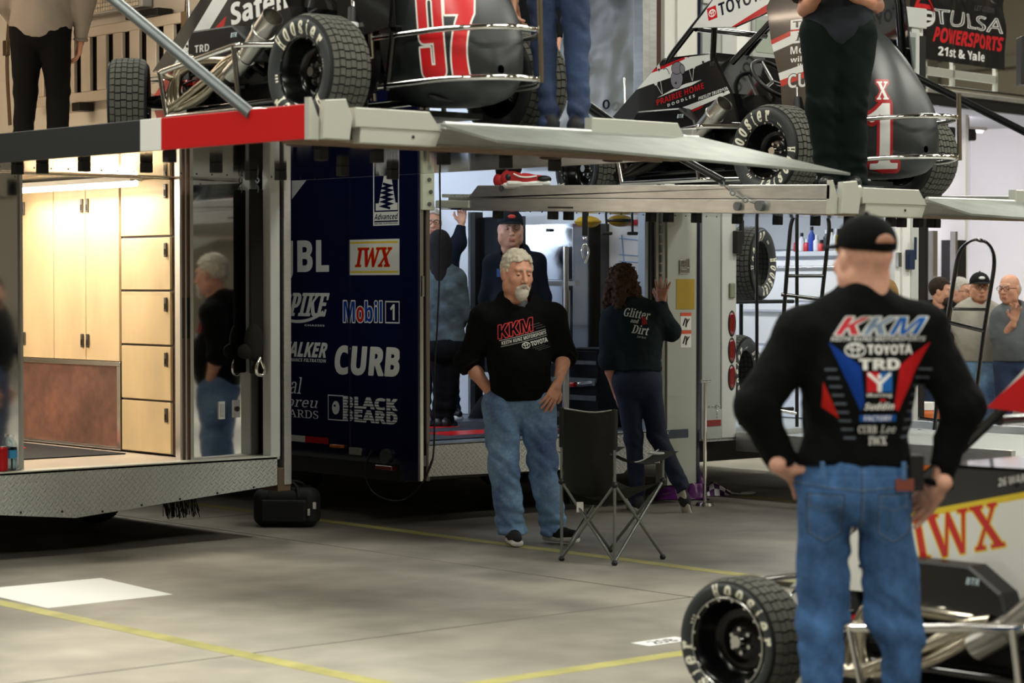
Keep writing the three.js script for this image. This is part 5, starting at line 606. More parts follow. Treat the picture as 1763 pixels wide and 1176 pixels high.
const denimPrint = canvasTex(512, 1024, (g, w, h) => {   // seat and legs from behind: seams and stitched pockets on denim, px 1365..1585, y 795..1235
  const im = g.createImageData(w, h), d = im.data; for (let y = 0; y < h; y++) for (let x = 0; x < w; x++) { const a = fbm(x / 512, y / 512 % 1, 4, 5, 141), c = fbm(x / 512, y / 512 % 1, 96, 2, 145), b = fbm(x / 512, (y / 512 * 0.5) % 1, 14, 3, 149), e = 1 + 0.62 * (a - 0.5) + 0.24 * (c - 0.5) + 0.3 * (b - 0.5), i = (y * w + x) * 4; d[i] = 66 * e; d[i + 1] = 99 * e; d[i + 2] = 144 * e; d[i + 3] = 255; } g.putImageData(im, 0, 0);
  const X = (p) => (p - 1365) / 220 * w, Y = (p) => (p - 795) / 440 * h, st = (pts, c, l, dash) => { g.strokeStyle = c; g.lineWidth = l; g.setLineDash(dash ?? []); g.beginPath(); pts.forEach((p, i) => i ? g.lineTo(X(p[0]), Y(p[1])) : g.moveTo(X(p[0]), Y(p[1]))); g.stroke(); g.setLineDash([]); };
  for (const x of [1386, 1503]) { const P = [[x, 846], [x + 58, 846], [x + 60, 915], [x + 30, 932], [x + 2, 915], [x, 846]]; st(P, '#2c4566', 5); st(P.map(([a, b]) => [mix(a, x + 30, 0.06), mix(b, 885, 0.06)]), '#a08a5a', 2, [6, 4]); st([[x + 4, 866], [x + 30, 876], [x + 56, 866]], '#a08a5a', 2, [6, 4]); }
  st([[1474, 800], [1474, 965]], '#2c4566', 5); st([[1477, 800], [1477, 965]], '#a08a5a', 2, [6, 4]); st([[1366, 832], [1474, 842], [1584, 832]], '#2c4566', 4); st([[1366, 829], [1474, 839], [1584, 829]], '#a08a5a', 2, [6, 4]); st([[1366, 812], [1584, 812]], '#2f4a6e', 3);
});
const clothTex = (t) => { const m = mtl(0xffffff, 0.85, 0, { map: again(t, 1.6, 1.6), bumpMap: again(weave, 5, 5), bumpScale: 0.0008 }); return m; };
const hairWave = (a, f) => (x, y, z) => a * noise3(x * f, y * f, z * f) + a * 0.5 * noise3(x * f * 2.3, y * f * 2.3, z * f * 2.3);
/* o: px, depth, floor (height stood on), label; joints in photograph pixels [px, py, dz] or omitted; back: faces away */
function person(o) {
  const S = FOCAL / o.depth, base = onD(o.px, HORIZON, o.depth), J = (p, dflt) => p ? [(p[0] - o.px) / S, EYE + (HORIZON - p[1]) / S - o.floor, p[2] ?? 0] : dflt, t = thing('person', o.label, 'person', [base.x, o.floor, base.z], -YAW + (o.turn ?? 0), o.group), f = o.back ? -1 : 1, q = o.size ?? 1, g = o.girth ?? 1, j = o.j ?? {};
  const K = (x, y, z) => [x * q, y * q, z * q * f], n = { neck: J(j.neck, K(0, 1.5, -0.02)), pelvis: J(j.pelvis, K(0, 0.95, 0)) };
  const sk = skinOf(o.skin ?? 0xc98d6e), arms = {}, legs = {};
  for (const [s, k] of [['l', -1], ['r', 1]]) {   // l / r: side in the picture
    arms[s] = { sh: J(j[s + 'sh'], add3(n.neck, [0.18 * k * q, -0.065 * q, 0])), el: J(j[s + 'el']), wr: J(j[s + 'wr']) }; arms[s].el ??= add3(arms[s].sh, [0.055 * k * q, -0.29 * q, -0.03 * f]); arms[s].wr ??= add3(arms[s].el, [0.01 * k, -0.25 * q, 0.06 * f]);
    legs[s] = { hip: J(j[s + 'hip'], add3(n.pelvis, [0.09 * k * q, -0.04 * q, 0])), kn: J(j[s + 'kn']), an: J(j[s + 'an']) }; legs[s].kn ??= [legs[s].hip[0] + 0.015 * k, 0.5 * q, 0.02 * f]; legs[s].an ??= [legs[s].hip[0] + 0.03 * k, 0.09, -0.02 * f]; legs[s].toe = J(j[s + 'toe'], add3(legs[s].an, [0.05 * k * q, -0.055, 0.16 * q * f]));
  }
  const head = o.head ?? {}, hc = J(j.head, K(0, 1.66, 0.02)), hs = (head.s ?? 1) * q, hq = new THREE.Quaternion().setFromEuler(new THREE.Euler(head.pitch ?? 0, (o.back ? PI : 0) + (head.yaw ?? 0), head.roll ?? 0, 'YXZ')), place = (geo) => { geo.applyQuaternion(hq); return at(geo, ...hc); };
  const cb = o.fine ?? 0.014, mid = lerp3(n.pelvis, n.neck, 0.35), chest = lerp3(n.pelvis, n.neck, 0.66), bellyR = (o.belly ?? 0.02);
  const torso = (e) => [ell(chest, [(0.175 * g + e) * q, (0.22 + e) * q, (0.115 * g + e) * q], 0.06), ell(add3(mid, [0, 0, bellyR * f]), [(0.16 * g + e) * q, (0.2 + e) * q, (0.115 * g + bellyR * 0.6 + e) * q], 0.08), ell(n.pelvis, [(0.165 * g + e) * q, (0.15 + e) * q, (0.118 * g + e) * q], 0.08), ...['l', 'r'].map((s) => cap(add3(n.neck, [0, -0.03, 0]), arms[s].sh, 0.06 * q + e, 0.062 * q + e, 0.06))];
  // body: skin surface, hidden under the clothes except at neck, arms and hands
  const bodyP = [...torso(-0.035), cap(add3(n.neck, [0, -0.06, 0]), lerp3(n.neck, hc, 0.45), 0.058 * q, 0.055 * q, 0.03)]; for (const s of ['l', 'r']) { const a = arms[s], l = legs[s]; bodyP.push(cap(a.sh, a.el, 0.042 * q, 0.037 * q, 0.02), cap(a.el, lerp3(a.el, a.wr, 0.3), 0.038 * q, 0.043 * q, 0.02), cap(lerp3(a.el, a.wr, 0.3), a.wr, 0.043 * q, 0.026 * q, 0.02), cap(l.hip, l.kn, 0.06 * q, 0.045 * q), cap(l.kn, l.an, 0.045 * q, 0.035 * q)); }
  const pieces = [mesher(bodyP, cb)]; for (const s of ['l', 'r']) { const h = (o.hands ?? {})[s]; if (h === null) continue; const hh = h ?? {}, dir = hh.dir ?? nrm(sub3(arms[s].wr, arms[s].el)), palm = hh.palm ?? [s === 'l' ? 1 : -1, 0, 0.1]; pieces.push(mesher(handPrims(arms[s].wr, dir, palm, hh.thumb ?? ((s === 'l' ? 1 : -1) * f), hh.curl ?? 0.4, hh.spread ?? 0.08, q * (hh.s ?? 1), hh.out), o.fineHand ?? 0.005, null, 0.01)); }
  pieces.push(place(mesher(headPrims(hs, head), o.fineHead ?? 0.006, null, 0.01))); const body = part('body', pieces, sk, t);
  // eyes, brows
  if (!o.back && !head.noFace) { for (const k of [-1, 1]) { const e = part('eye', place(at(new THREE.SphereGeometry(0.0102 * hs, 12, 10), 0.031 * k * hs, 0.0055 * hs, 0.0775 * hs)), mtl(0x746a63, 0.3), t); part('iris', place(at(new THREE.SphereGeometry(0.0078 * hs, 10, 8), (0.031 * k + 0.001) * hs, 0.004 * hs, 0.0808 * hs)), mtl(0x33302c, 0.2), e); part('eyelid', place(at(new THREE.SphereGeometry(0.0114 * hs, 14, 8, 0, 2 * PI, 0, 1.5).rotateX(0.3), 0.031 * k * hs, 0.0055 * hs, 0.0775 * hs)), sk, t); part('eyebrow', place(mesher([cap([0.014 * k * hs, 0.026 * hs, 0.092 * hs], [0.048 * k * hs, 0.03 * hs, 0.076 * hs], 0.0055 * hs, 0.004 * hs, 0.005)], 0.004 * hs, null, 0.006)), mtl(head.brow ?? head.hair ?? 0x3a2d24, 0.9), t); }
    part('lips', place(mesher([cap([-0.018 * hs, -0.065 * hs, 0.0865 * hs], [0.018 * hs, -0.065 * hs, 0.0865 * hs], 0.005 * hs, 0.005 * hs, 0.004), cap([-0.014 * hs, -0.0735 * hs, 0.087 * hs], [0.014 * hs, -0.0735 * hs, 0.087 * hs], 0.006 * hs, 0.006 * hs, 0.004)], 0.003, null, 0.006)), skinOf(head.lips ?? 0xa45f50), t); }
  const hairM = mtl(head.hair ?? 0x3a2d24, 0.85, 0, { specularIntensity: 0.5, bumpMap: again(grainTex, 12, 40), bumpScale: 0.003 }), E = (c, r, k) => ell(c.map((x) => x * hs), r.map((x) => x * hs), k), above = (p, fn) => ({ ...p, f: (x, y, z) => Math.max(p.f(x, y, z), fn(x / hs, y / hs, z / hs) * hs * 0.7) });
  if (head.style === 'short') part('hair', place(mesher([above(E([0, 0.042, -0.016], [0.084, 0.1, 0.104], 0.02), (x, y, z) => Math.max(0.062 + 0.35 * Math.max(0, 0.085 - Math.abs(x)) * (z > 0 ? 0.6 : 0) - 0.7 * Math.max(0, 0.05 - z) - (z < 0.035 ? 0.03 : 0) - y, -1) + (z > 0.05 ? 0 : 0))], 0.006, hairWave((head.tuft ?? 0.004) * hs, head.tuft ? 58 : 45), 0.016)), hairM, t);
  if (head.style === 'fringe') part('hair', place(mesher([above(E([0, 0.0, -0.03], [0.085, 0.08, 0.092], 0.02), (x, y, z) => Math.max(y - 0.05, z - 0.01, -0.07 - y))], 0.006, hairWave(0.003, 45), 0.012)), hairM, t);
  if (head.style === 'long') part('hair', place(mesher([above(E([0, 0.035, -0.022], [0.09, 0.105, 0.106], 0.03), (x, y, z) => z - 0.04 - Math.max(0, y - 0.06)), ...head.locks.map((l) => cap(l[0].map((x) => x * hs), l[1].map((x) => x * hs), l[2] * hs, l[3] * hs, 0.03))], head.cell ?? 0.008, hairWave(head.curl ?? 0.004, head.curlF ?? 30), 0.03)), hairM, t);
  if (head.cap) { const cm = mtl(head.cap, 0.9, 0, { bumpMap: again(weave, 6, 6), bumpScale: 0.0006, specularIntensity: 0.25 }), dome = above(E([0, 0.052, -0.014], [0.09, 0.092, 0.11], 0.02), (x, y, z) => 0.038 + z * 0.12 - y), c = part('cap', place(mesher([dome], 0.005, (x, y, z) => 0.0012 * Math.abs(sin(Math.atan2(x, z) * 3)), 0.012)), cm, t);
    const peak = new THREE.SphereGeometry(0.085 * hs, 28, 10, 0, 2 * PI, 0, 0.5 * PI).scale(1, 0.22, 1.0); peak.translate(0, 0.036 * hs, 0.085 * hs); const pk = head.capPeak === false ? null : part('cap_peak', place(peak), cm, c); if (pk) cm.side = THREE.DoubleSide; part('cap_button', place(at(new THREE.SphereGeometry(0.009 * hs, 10, 6), 0, 0.144 * hs, -0.014 * hs)), cm, c);
    if (head.badge) part('cap_badge', place(mesher([E([0, 0.088, 0.083], [0.028, 0.016, 0.012], 0.01)], 0.004, null, 0.008)), mtl(head.badge, 0.6), c);
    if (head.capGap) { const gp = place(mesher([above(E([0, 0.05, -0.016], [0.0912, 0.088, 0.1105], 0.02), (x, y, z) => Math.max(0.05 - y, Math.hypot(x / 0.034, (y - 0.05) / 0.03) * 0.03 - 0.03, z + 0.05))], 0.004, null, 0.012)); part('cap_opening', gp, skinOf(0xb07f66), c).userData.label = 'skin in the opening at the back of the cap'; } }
  if (head.beard) part('beard', place(mesher([E([0, -0.097, 0.069], [0.034, 0.043, 0.032], 0.012), ...[-1, 1].map((k) => cap([0.004 * k * hs, -0.052 * hs, 0.099 * hs], [0.03 * k * hs, -0.07 * hs, 0.08 * hs], 0.0085 * hs, 0.008 * hs, 0.008)), ...[-1, 1].map((k) => cap([0.03 * k * hs, -0.07 * hs, 0.08 * hs], [0.028 * k * hs, -0.1 * hs, 0.07 * hs], 0.009 * hs, 0.012 * hs, 0.01)), hole(E([0, -0.07, 0.104], [0.014, 0.005, 0.012]), 0.004)], 0.0035, hairWave(0.0015, 90), 0.01)), mtl(head.beard, 0.85, 0, { bumpMap: again(grainTex, 30, 30), bumpScale: 0.002 }), t);
  if (head.stubble) part('stubble', place(mesher([above(E([0, -0.06, 0.012], [0.069 * (head.fat ?? 1), 0.068, 0.083], 0.01), (x, y, z) => Math.max(y + 0.03, Math.hypot(x / 0.03, (y + 0.068) / 0.012) < 1 && z > 0 ? 0.02 : -1))], 0.005, hairWave(0.001, 60), 0.01)), mtl(head.stubble, 0.9), t);
  if (head.glasses) { const gl = part('glasses', [...[-1, 1].map((k) => place(at(new THREE.TorusGeometry(0.023 * hs, 0.0022, 6, 20).scale(1.1, 0.8, 1), 0.031 * k * hs, 0.004 * hs, 0.105 * hs))), ...[-1, 1].map((k) => place(rod([0.055 * k * hs, 0.008 * hs, 0.1 * hs], [0.08 * k * hs, 0.008 * hs, -0.01 * hs], 0.002, 5))), place(rod([-0.008 * hs, 0.008 * hs, 0.106 * hs], [0.008 * hs, 0.008 * hs, 0.106 * hs], 0.002, 5))], M.blackMetal, t); }
  if (head.shades) part('sunglasses', [...[-1, 1].map((k) => place(at(new THREE.SphereGeometry(0.028 * hs, 14, 8).scale(1, 0.75, 0.35).rotateX(-1.1), 0.034 * k * hs, 0.128 * hs, 0.035 * hs))), place(rod([-0.08 * hs, 0.11 * hs, 0.02 * hs], [0.08 * hs, 0.11 * hs, 0.02 * hs], 0.005, 6)), ...[-1, 1].map((k) => place(rod([0.084 * k * hs, 0.11 * hs, 0.02 * hs], [0.088 * k * hs, 0.06 * hs, -0.07 * hs], 0.004, 6)))], M.gloss, t);
  // top
  const top = o.top, hem = J([o.px, top.hem])[1], ease = top.ease ?? 0.014, topP = torso(ease), ends = {};
  for (const s of ['l', 'r']) { const a = arms[s], e = (top.sleeve ?? { l: 0.95, r: 0.95 })[s], r0 = 0.064 * q * (top.loose ?? 1) + ease * 0.5, r1 = 0.054 * q * (top.loose ?? 1) + ease * 0.5; if (e <= 0) { const E2 = lerp3(a.sh, a.el, 1 + e); topP.push(capCut(a.sh, E2, r0, r1 * 1.12, 0.04)); ends[s] = [E2, nrm(sub3(a.el, a.sh)), r1 * 1.1]; } else { const E2 = lerp3(a.el, a.wr, e); topP.push(cap(a.sh, a.el, r0, r1, 0.04), capCut(a.el, E2, r1, mix(r1, 0.04 * q, Math.min(1, e)), 0.03)); ends[s] = [E2, nrm(sub3(a.wr, a.el)), mix(r1, 0.04 * q, Math.min(1, e))]; } }
  topP.push(cap(add3(n.neck, [0, -0.05, 0]), add3(n.neck, [0, 0.012, -0.012 * f]), 0.088 * q, 0.08 * q, 0.03));
  if (top.hood) { topP.push(cap(add3(n.neck, [-0.085 * q, 0.03, -0.02 * f]), add3(n.neck, [-0.05 * q, -0.075, 0.1 * f]), 0.045, 0.03, 0.03), cap(add3(n.neck, [0.085 * q, 0.03, -0.02 * f]), add3(n.neck, [0.05 * q, -0.075, 0.1 * f]), 0.045, 0.03, 0.03), ell(add3(n.neck, [0, -0.01, -0.1 * f]), [0.13 * q, 0.09, 0.06], 0.04)); }
  topP.push(hole(cap(add3(n.neck, [0, top.hood ? -0.02 : 0.005, 0.04 * f]), add3(lerp3(n.neck, hc, 0.5), [0, 0.03, 0.03 * f]), top.neckR ?? 0.06, 0.075, 0.01), 0.01));
  const amp = top.fold ?? 0.006, sd = o.px * 0.37, tf = field(topP), fold = (x, y, z) => amp * noise3(x * 8 + sd, y * 5, z * 8) + amp * 0.7 * noise3(x * 17 + y * 9, y * 14 + sd, z * 17) + amp * 0.35 * noise3(x * 38 + y * 18, y * 30, z * 30 + sd), b0 = bounds(topP, 0.03); let tg = surface((x, y, z) => { const d = tf(x, y, z); return Math.max(Math.abs(d) < 0.06 ? d + fold(x, y, z) : d, Math.abs(x - n.pelvis[0]) < 0.26 * g * q ? hem - y + 0.008 * noise3(x * 9, sd, z * 9) : -1); }, [[b0[0][0], b0[0][1], b0[0][2]], b0[1]], o.fineTop ?? 0.011);
  const torsoTop = top.print ? printUV(tg, top.print.box.map((v, i) => i % 2 ? J([o.px, v])[1] : (v - o.px) / S), 1, top.print.twin) : tg, tm = part(top.name ?? 'jacket', torsoTop, top.mat ?? clothOf(top.color, top.print?.tex), t); if (top.printBack) { /* second side printed below */ }
  if (top.cuff) for (const s of ['l', 'r']) { const [E2, d, r] = ends[s], tor = new THREE.TorusGeometry(r * 0.93, 0.011, 8, 22); tor.applyQuaternion(new THREE.Quaternion().setFromUnitVectors(V(0, 0, 1), V(...d))); part('cuff', at(tor, ...E2), clothOf(top.cuff), tm); }
  if (top.under) part('undershirt', mesher([cap(add3(n.neck, [0, -0.06, 0.04 * f]), add3(n.neck, [0, -0.02, 0.02 * f]), 0.06, 0.062, 0.02)], 0.008), clothOf(top.under), t);
  if (top.waistband !== undefined) { const w = new THREE.TorusGeometry(1, 0.1, 8, 40).rotateX(PI / 2); w.scale((0.165 * g + ease) * q, 0.28, (0.13 * g + ease + bellyR) * q); part('hem_band', at(w, n.pelvis[0], hem + 0.02, bellyR * 0.7 * f), clothOf(top.waistband), tm); }
  // trousers
  const lg = o.legs, hemY = lg.hemY ?? 0.045, rl = lg.loose ?? 1, waist = lg.waist ?? (n.pelvis[1] + 0.1 * q), lp = [ell(add3(n.pelvis, [0, -0.01, 0]), [(0.17 * g + 0.004) * q, 0.16 * q, (0.122 * g + 0.004) * q], 0.05), ell(add3(n.pelvis, [0, -0.05, -0.05 * f]), [0.14 * g * q, 0.11 * q, 0.085 * q], 0.05)]; for (const s of ['l', 'r']) { const l = legs[s], end = add3(l.an, nrm(sub3(l.an, l.kn)), 0.09 - hemY); lp.push(cap(l.hip, l.kn, 0.092 * g * rl * q, 0.068 * rl * q, 0.02), capCut(l.kn, end, 0.066 * rl * q, 0.06 * rl * q, 0.03)); }
  const lf = field(lp), la = lg.fold ?? 0.006, lb = bounds(lp, 0.03), lgGeo = surface((x, y, z) => { const d = lf(x, y, z); if (Math.abs(d) > 0.06) return Math.max(d, y - waist); const low = clamp((0.34 - y) / 0.25, 0, 1), kn = Math.exp(-(((y - 0.5 * q) / 0.12) ** 2)); return Math.max(d + la * noise3(x * 10 + sd, y * 5, z * 10) + la * 0.7 * noise3(x * 12, y * 26 + x * 20 + sd, z * 12) * (0.5 + kn + low) + low * 0.007 * sin(y * 75 + 3 * noise3(x * 9, y * 9, z * 9 + sd)), y - waist); }, lb, o.fineLeg ?? 0.011);
  const lm = part(lg.name ?? 'jeans', lg.print ? printUV(lgGeo, lg.print.box.map((v, i) => i % 2 ? J([o.px, v])[1] : (v - o.px) / S), 1) : lgGeo, lg.mat, t);
  // shoes
  const shoe = o.shoes ?? {}; for (const s of ['l', 'r']) { const l = legs[s], d = sub3(l.toe, l.an), flat = nrm([d[0], shoe.lift?.[s] ?? 0, d[2]]), heel = add3([l.an[0], l.an[1] - 0.045, l.an[2]], flat, -0.045), toe = add3(heel, flat, 0.225 * q), u = part('shoe', mesher([cap(heel, lerp3(heel, toe, 0.6), 0.036, 0.038, 0.02), cap(lerp3(heel, toe, 0.5), toe, 0.04, 0.03, 0.02), cap(add3(heel, [0, 0.02, 0]), add3(l.an, [0, 0.01, 0]), 0.036, 0.04, 0.02)], 0.007, null, 0.012), shoe.mat ?? M.black, t); const side = nrm(cross3(flat, [0, 1, 0])), lo = (p, w) => [cap(add3(add3(p, side, w), [0, -0.028, 0]), add3(add3(p, side, -w), [0, -0.028, 0]), 0.014, 0.014, 0.05)]; part('sole', mesher([cap(add3(heel, [0, -0.03, 0]), add3(toe, [0, -0.03, 0]), 0.016, 0.016, 0.03), cap(add3(add3(heel, side, 0.02), [0, -0.03, 0]), add3(add3(toe, side, 0.022), [0, -0.03, 0]), 0.016, 0.016, 0.03), cap(add3(add3(heel, side, -0.02), [0, -0.03, 0]), add3(add3(toe, side, -0.022), [0, -0.03, 0]), 0.016, 0.016, 0.03)], 0.006, null, 0.012), shoe.sole ?? M.whitePaint, u); if (shoe.laces) { const p = lerp3(heel, toe, 0.62); part('laces', [0, 1, 2, 3].map((i) => { const c = add3(add3(p, flat, -0.02 - i * 0.022), [0, 0.034 + i * 0.007, 0]); return rod(add3(c, side, 0.022), add3(c, side, -0.022), 0.004, 5); }), M.whitePaint, u); } }
  o.after?.(t, { J, arms, n, hc, S, part, place, hs });
  return t;
}
// ---------------------------------------------------------------- the people
// prints
const chestPrint = canvasTex(1536, 768, (g, W2, h) => { const w = 768; g.fillStyle = '#08090a'; g.fillRect(0, 0, W2, h);   // covers px 815..975, y 500..660
  const X = (p) => (p - 815) / 160 * w, Y = (p) => (p - 500) / 160 * h; g.save(); g.translate(X(848), Y(561)); g.rotate(-0.235); const s = w / 160;
  fit(g, 'KKM', 0, 0, 65 * s, 22 * s, 'bold italic {}px sans-serif', '#08090a', '#d8484b', 9); g.fillStyle = '#b9b9b6'; g.fillRect(0, 25 * s, 84 * s, 1 * s); fit(g, 'KEITH KUNZ MOTORSPORTS', 2 * s, 27.5 * s, 82 * s, 6 * s, 'bold italic {}px sans-serif', '#d9dad6'); g.fillRect(0, 35.5 * s, 84 * s, 0.8 * s); emblem(g, 34 * s, 38 * s, 14 * s, 10 * s, '#dcdcd8', 5); fit(g, 'TOYOTA', 50 * s, 39 * s, 33 * s, 8 * s, 'bold {}px sans-serif', '#dcdcd8', '#dcdcd8', 3); g.fillStyle = '#6e6e6c'; for (let i = 0; i < 3; i++) { g.fillRect((66 - i * 4) * s, (20 - i * 4) * s, 18 * s, 0.7 * s); g.fillRect((50 + i * 5) * s, (50 + i * 3) * s, 26 * s, 0.6 * s); } g.restore(); emblem(g, 1000, 150, 70, 50, '#e2e2de', 7); fit(g, 'TOYOTA', 1085, 155, 210, 44, 'bold {}px sans-serif', '#e8e8e4', '#e8e8e4', 4); fit(g, 'TRD', 1090, 225, 120, 46, 'bold {}px sans-serif', '#e8e8e4', '#e8e8e4', 4); g.fillStyle = '#8b8f90'; for (let i = 0; i < 8; i++) for (let k = 0; k < 3; k++) g.fillRect(1050 + k * 80, 300 + i * 36, 50, 16);
});
const backPrint = canvasTex(1024, 1024, (g, w, h) => {   // covers px 1385..1625, y 520..800
  g.fillStyle = '#080a0b'; g.fillRect(0, 0, w, h); const X = (p) => (p - 1385) / 240 * w, Y = (p) => (p - 520) / 280 * h, B = (s, x0, y0, x1, y1, f, c, st, lw, sl) => fit(g, s, X(x0), Y(y0), X(x1) - X(x0), Y(y1) - Y(y0), f, c, st, lw, sl);
  poly(g, [[X(1418), Y(587)], [X(1472), Y(628)], [X(1478), Y(690)], [X(1472), Y(705)]], '#123a8c'); poly(g, [[X(1594), Y(587)], [X(1540), Y(628)], [X(1530), Y(700)], [X(1538), Y(705)]], '#b81c20'); poly(g, [[X(1410), Y(655)], [X(1425), Y(690)], [X(1437), Y(718)], [X(1408), Y(698)]], '#b8231c'); poly(g, [[X(1590), Y(672)], [X(1588), Y(708)], [X(1562), Y(718)]], '#123a8c');
  const gr = ['#c53a44', '#7c8ea8', '#1f5fae']; ['K', 'K', 'M'].forEach((c, i) => B(c, 1434 + i * 46, 545, 1486 + i * 46 + (i === 2 ? 8 : 0), 575, 'bold italic {}px sans-serif', gr[i], '#d4d4d2', 10, 0.15)); B('KEITH KUNZ MOTORSPORTS', 1422, 578, 1586, 586, 'bold italic {}px sans-serif', '#dededc'); emblem(g, X(1446), Y(590), X(1480) - X(1446), Y(612) - Y(590), '#e0e0de', 11); B('TOYOTA', 1484, 592, 1564, 608, 'bold {}px sans-serif', '#ecece8', '#ecece8', 4); B('TRD', 1470, 616, 1540, 634, 'bold {}px sans-serif', '#ecece8', '#ecece8', 6);
  g.fillStyle = '#c9252c'; g.fillRect(X(1482), Y(638), X(1504) - X(1482), Y(672) - Y(638)); g.fillStyle = '#2467b4'; g.fillRect(X(1504), Y(638), X(1526) - X(1504), Y(672) - Y(638)); g.strokeStyle = '#f4f4f2'; g.lineWidth = 22; g.lineCap = 'round'; g.beginPath(); g.moveTo(X(1486), Y(642)); g.lineTo(X(1504), Y(658)); g.lineTo(X(1522), Y(642)); g.stroke(); g.lineWidth = 34; g.beginPath(); g.moveTo(X(1504), Y(658)); g.lineTo(X(1504), Y(668)); g.stroke(); g.fillStyle = '#f4f4f2'; g.beginPath(); g.arc(X(1504), Y(646), 16, 0, 7); g.fill(); B('iRacing', 1482, 674, 1526, 682, 'bold {}px sans-serif', '#ecece8');
  B('Suddin', 1478, 690, 1530, 702, 'bold italic {}px sans-serif', '#ecece8', '#ecece8', 3); g.fillStyle = '#c9252c'; g.fillRect(X(1505), Y(684), 40, 14); g.fillStyle = '#1d4f9e'; g.fillRect(X(1470), Y(711), X(1534) - X(1470), Y(722) - Y(711)); B('FACTORY', 1478, 712, 1526, 721, 'bold {}px sans-serif', '#ecece8'); B('CURB', 1468, 729, 1500, 742, 'bold {}px serif', '#dcdcd8'); B('Lee', 1506, 729, 1534, 742, 'italic {}px serif', '#dcdcd8'); B('IWX', 1486, 748, 1518, 762, 'bold {}px serif', '#dcdcd8', '#dcdcd8', 2);
  g.fillStyle = '#59606a'; for (let i = 0; i < 9; i++) { const y = Y(632 + i * 14.5), k = i * 4; g.fillRect(X(1412 + k), y, X(1432) - X(1412), 14); g.fillRect(X(1576 - k), y, X(1598) - X(1576), 14); }
});
const scriptPrint = canvasTex(512, 512, (g, w, h) => {   // covers px 1060..1150, y 510..600
  g.fillStyle = '#1b2428'; g.fillRect(0, 0, w, h); g.translate(w * 0.16, h * 0.2); g.rotate(0.16); fit(g, 'Glitter', 0, 0, 260, 90, 'italic bold {}px serif', '#d8dcda'); fit(g, 'and', 75, 100, 80, 40, 'italic bold {}px serif', '#d8dcda'); fit(g, 'Dirt', 100, 150, 170, 90, 'italic bold {}px serif', '#d8dcda'); fit(g, 'Just Race', 160, 255, 90, 26, 'italic {}px serif', '#d8dcda'); poly(g, [[175, 70], [215, 65], [245, 130], [190, 150]], '#8d2b33');
});
const heather = dataTex(256, (u, v) => { const a = fbm(u, v, 12, 5, 111), e = 0.45 + 1.1 * a; return [58 * e, 72 * e, 80 * e]; });
const K1 = mtl(0x101214, 0.9), sneaker = mtl(0x15161a, 0.8);
// the man standing in the middle
person({
  px: 905, depth: 14.1, floor: 0, turn: 0.16, label: 'grey-haired person with a white goatee, black hoodie and light jeans, hands at the hips', skin: 0xe2a68c, girth: 1.06, belly: 0.035, fineHead: 0.0035, fineHand: 0.0035, fineTop: 0.008, fineLeg: 0.008, fine: 0.009,
  j: { head: [888, 473, 0.05], neck: [893, 521, -0.02], pelvis: [893, 683, 0], lsh: [836, 548, 0], rsh: [949, 546, 0], lel: [806, 622, -0.06], lwr: [853, 690, 0.05], rel: [975, 612, -0.03], rwr: [953, 660, 0.15], lhip: [863, 697, 0], rhip: [922, 697, 0], lkn: [866, 792, 0.03], lan: [882, 910, -0.02], rkn: [934, 796, 0.03], ran: [954, 908, -0.04], ltoe: [883, 930, 0.16], rtoe: [990, 928, 0.11] },
  head: { s: 1.14, yaw: 0.28, pitch: 0.06, roll: -0.03, style: 'short', tuft: 0.0075, hair: 0xd8cfbc, brow: 0x9a8a76, beard: 0xd6cfc2, lips: 0xa8654f },
  hands: { l: null, r: { dir: [-0.42, -0.88, 0.1], palm: [-0.3, 0.05, -0.95], thumb: 1, curl: 0.22, spread: 0.12, s: 1.05 } },
  top: { name: 'hoodie', hem: 688, color: 0x08090a, hood: true, under: 0x5c6164, sleeve: { l: 0.14, r: 0.1 }, cuff: 0x111113, loose: 1.22, ease: 0.024, fold: 0.008, neckR: 0.07, print: { box: [815, 660, 975, 500], tex: chestPrint, twin: true } },
  legs: { mat: clothTex(jeansLight), loose: 1.36, fold: 0.016, hemY: 0.055 }, shoes: { mat: sneaker, sole: M.whitePaint, laces: true },
  after(t, k) { part('wristband', at(new THREE.TorusGeometry(0.031, 0.006, 8, 24).applyQuaternion(new THREE.Quaternion().setFromUnitVectors(V(0, 0, 1), V(...nrm(sub3(k.arms.r.wr, k.arms.r.el))))), ...lerp3(k.arms.r.el, k.arms.r.wr, 0.9)), mtl(0x86b7d8, 0.5), t); },
});
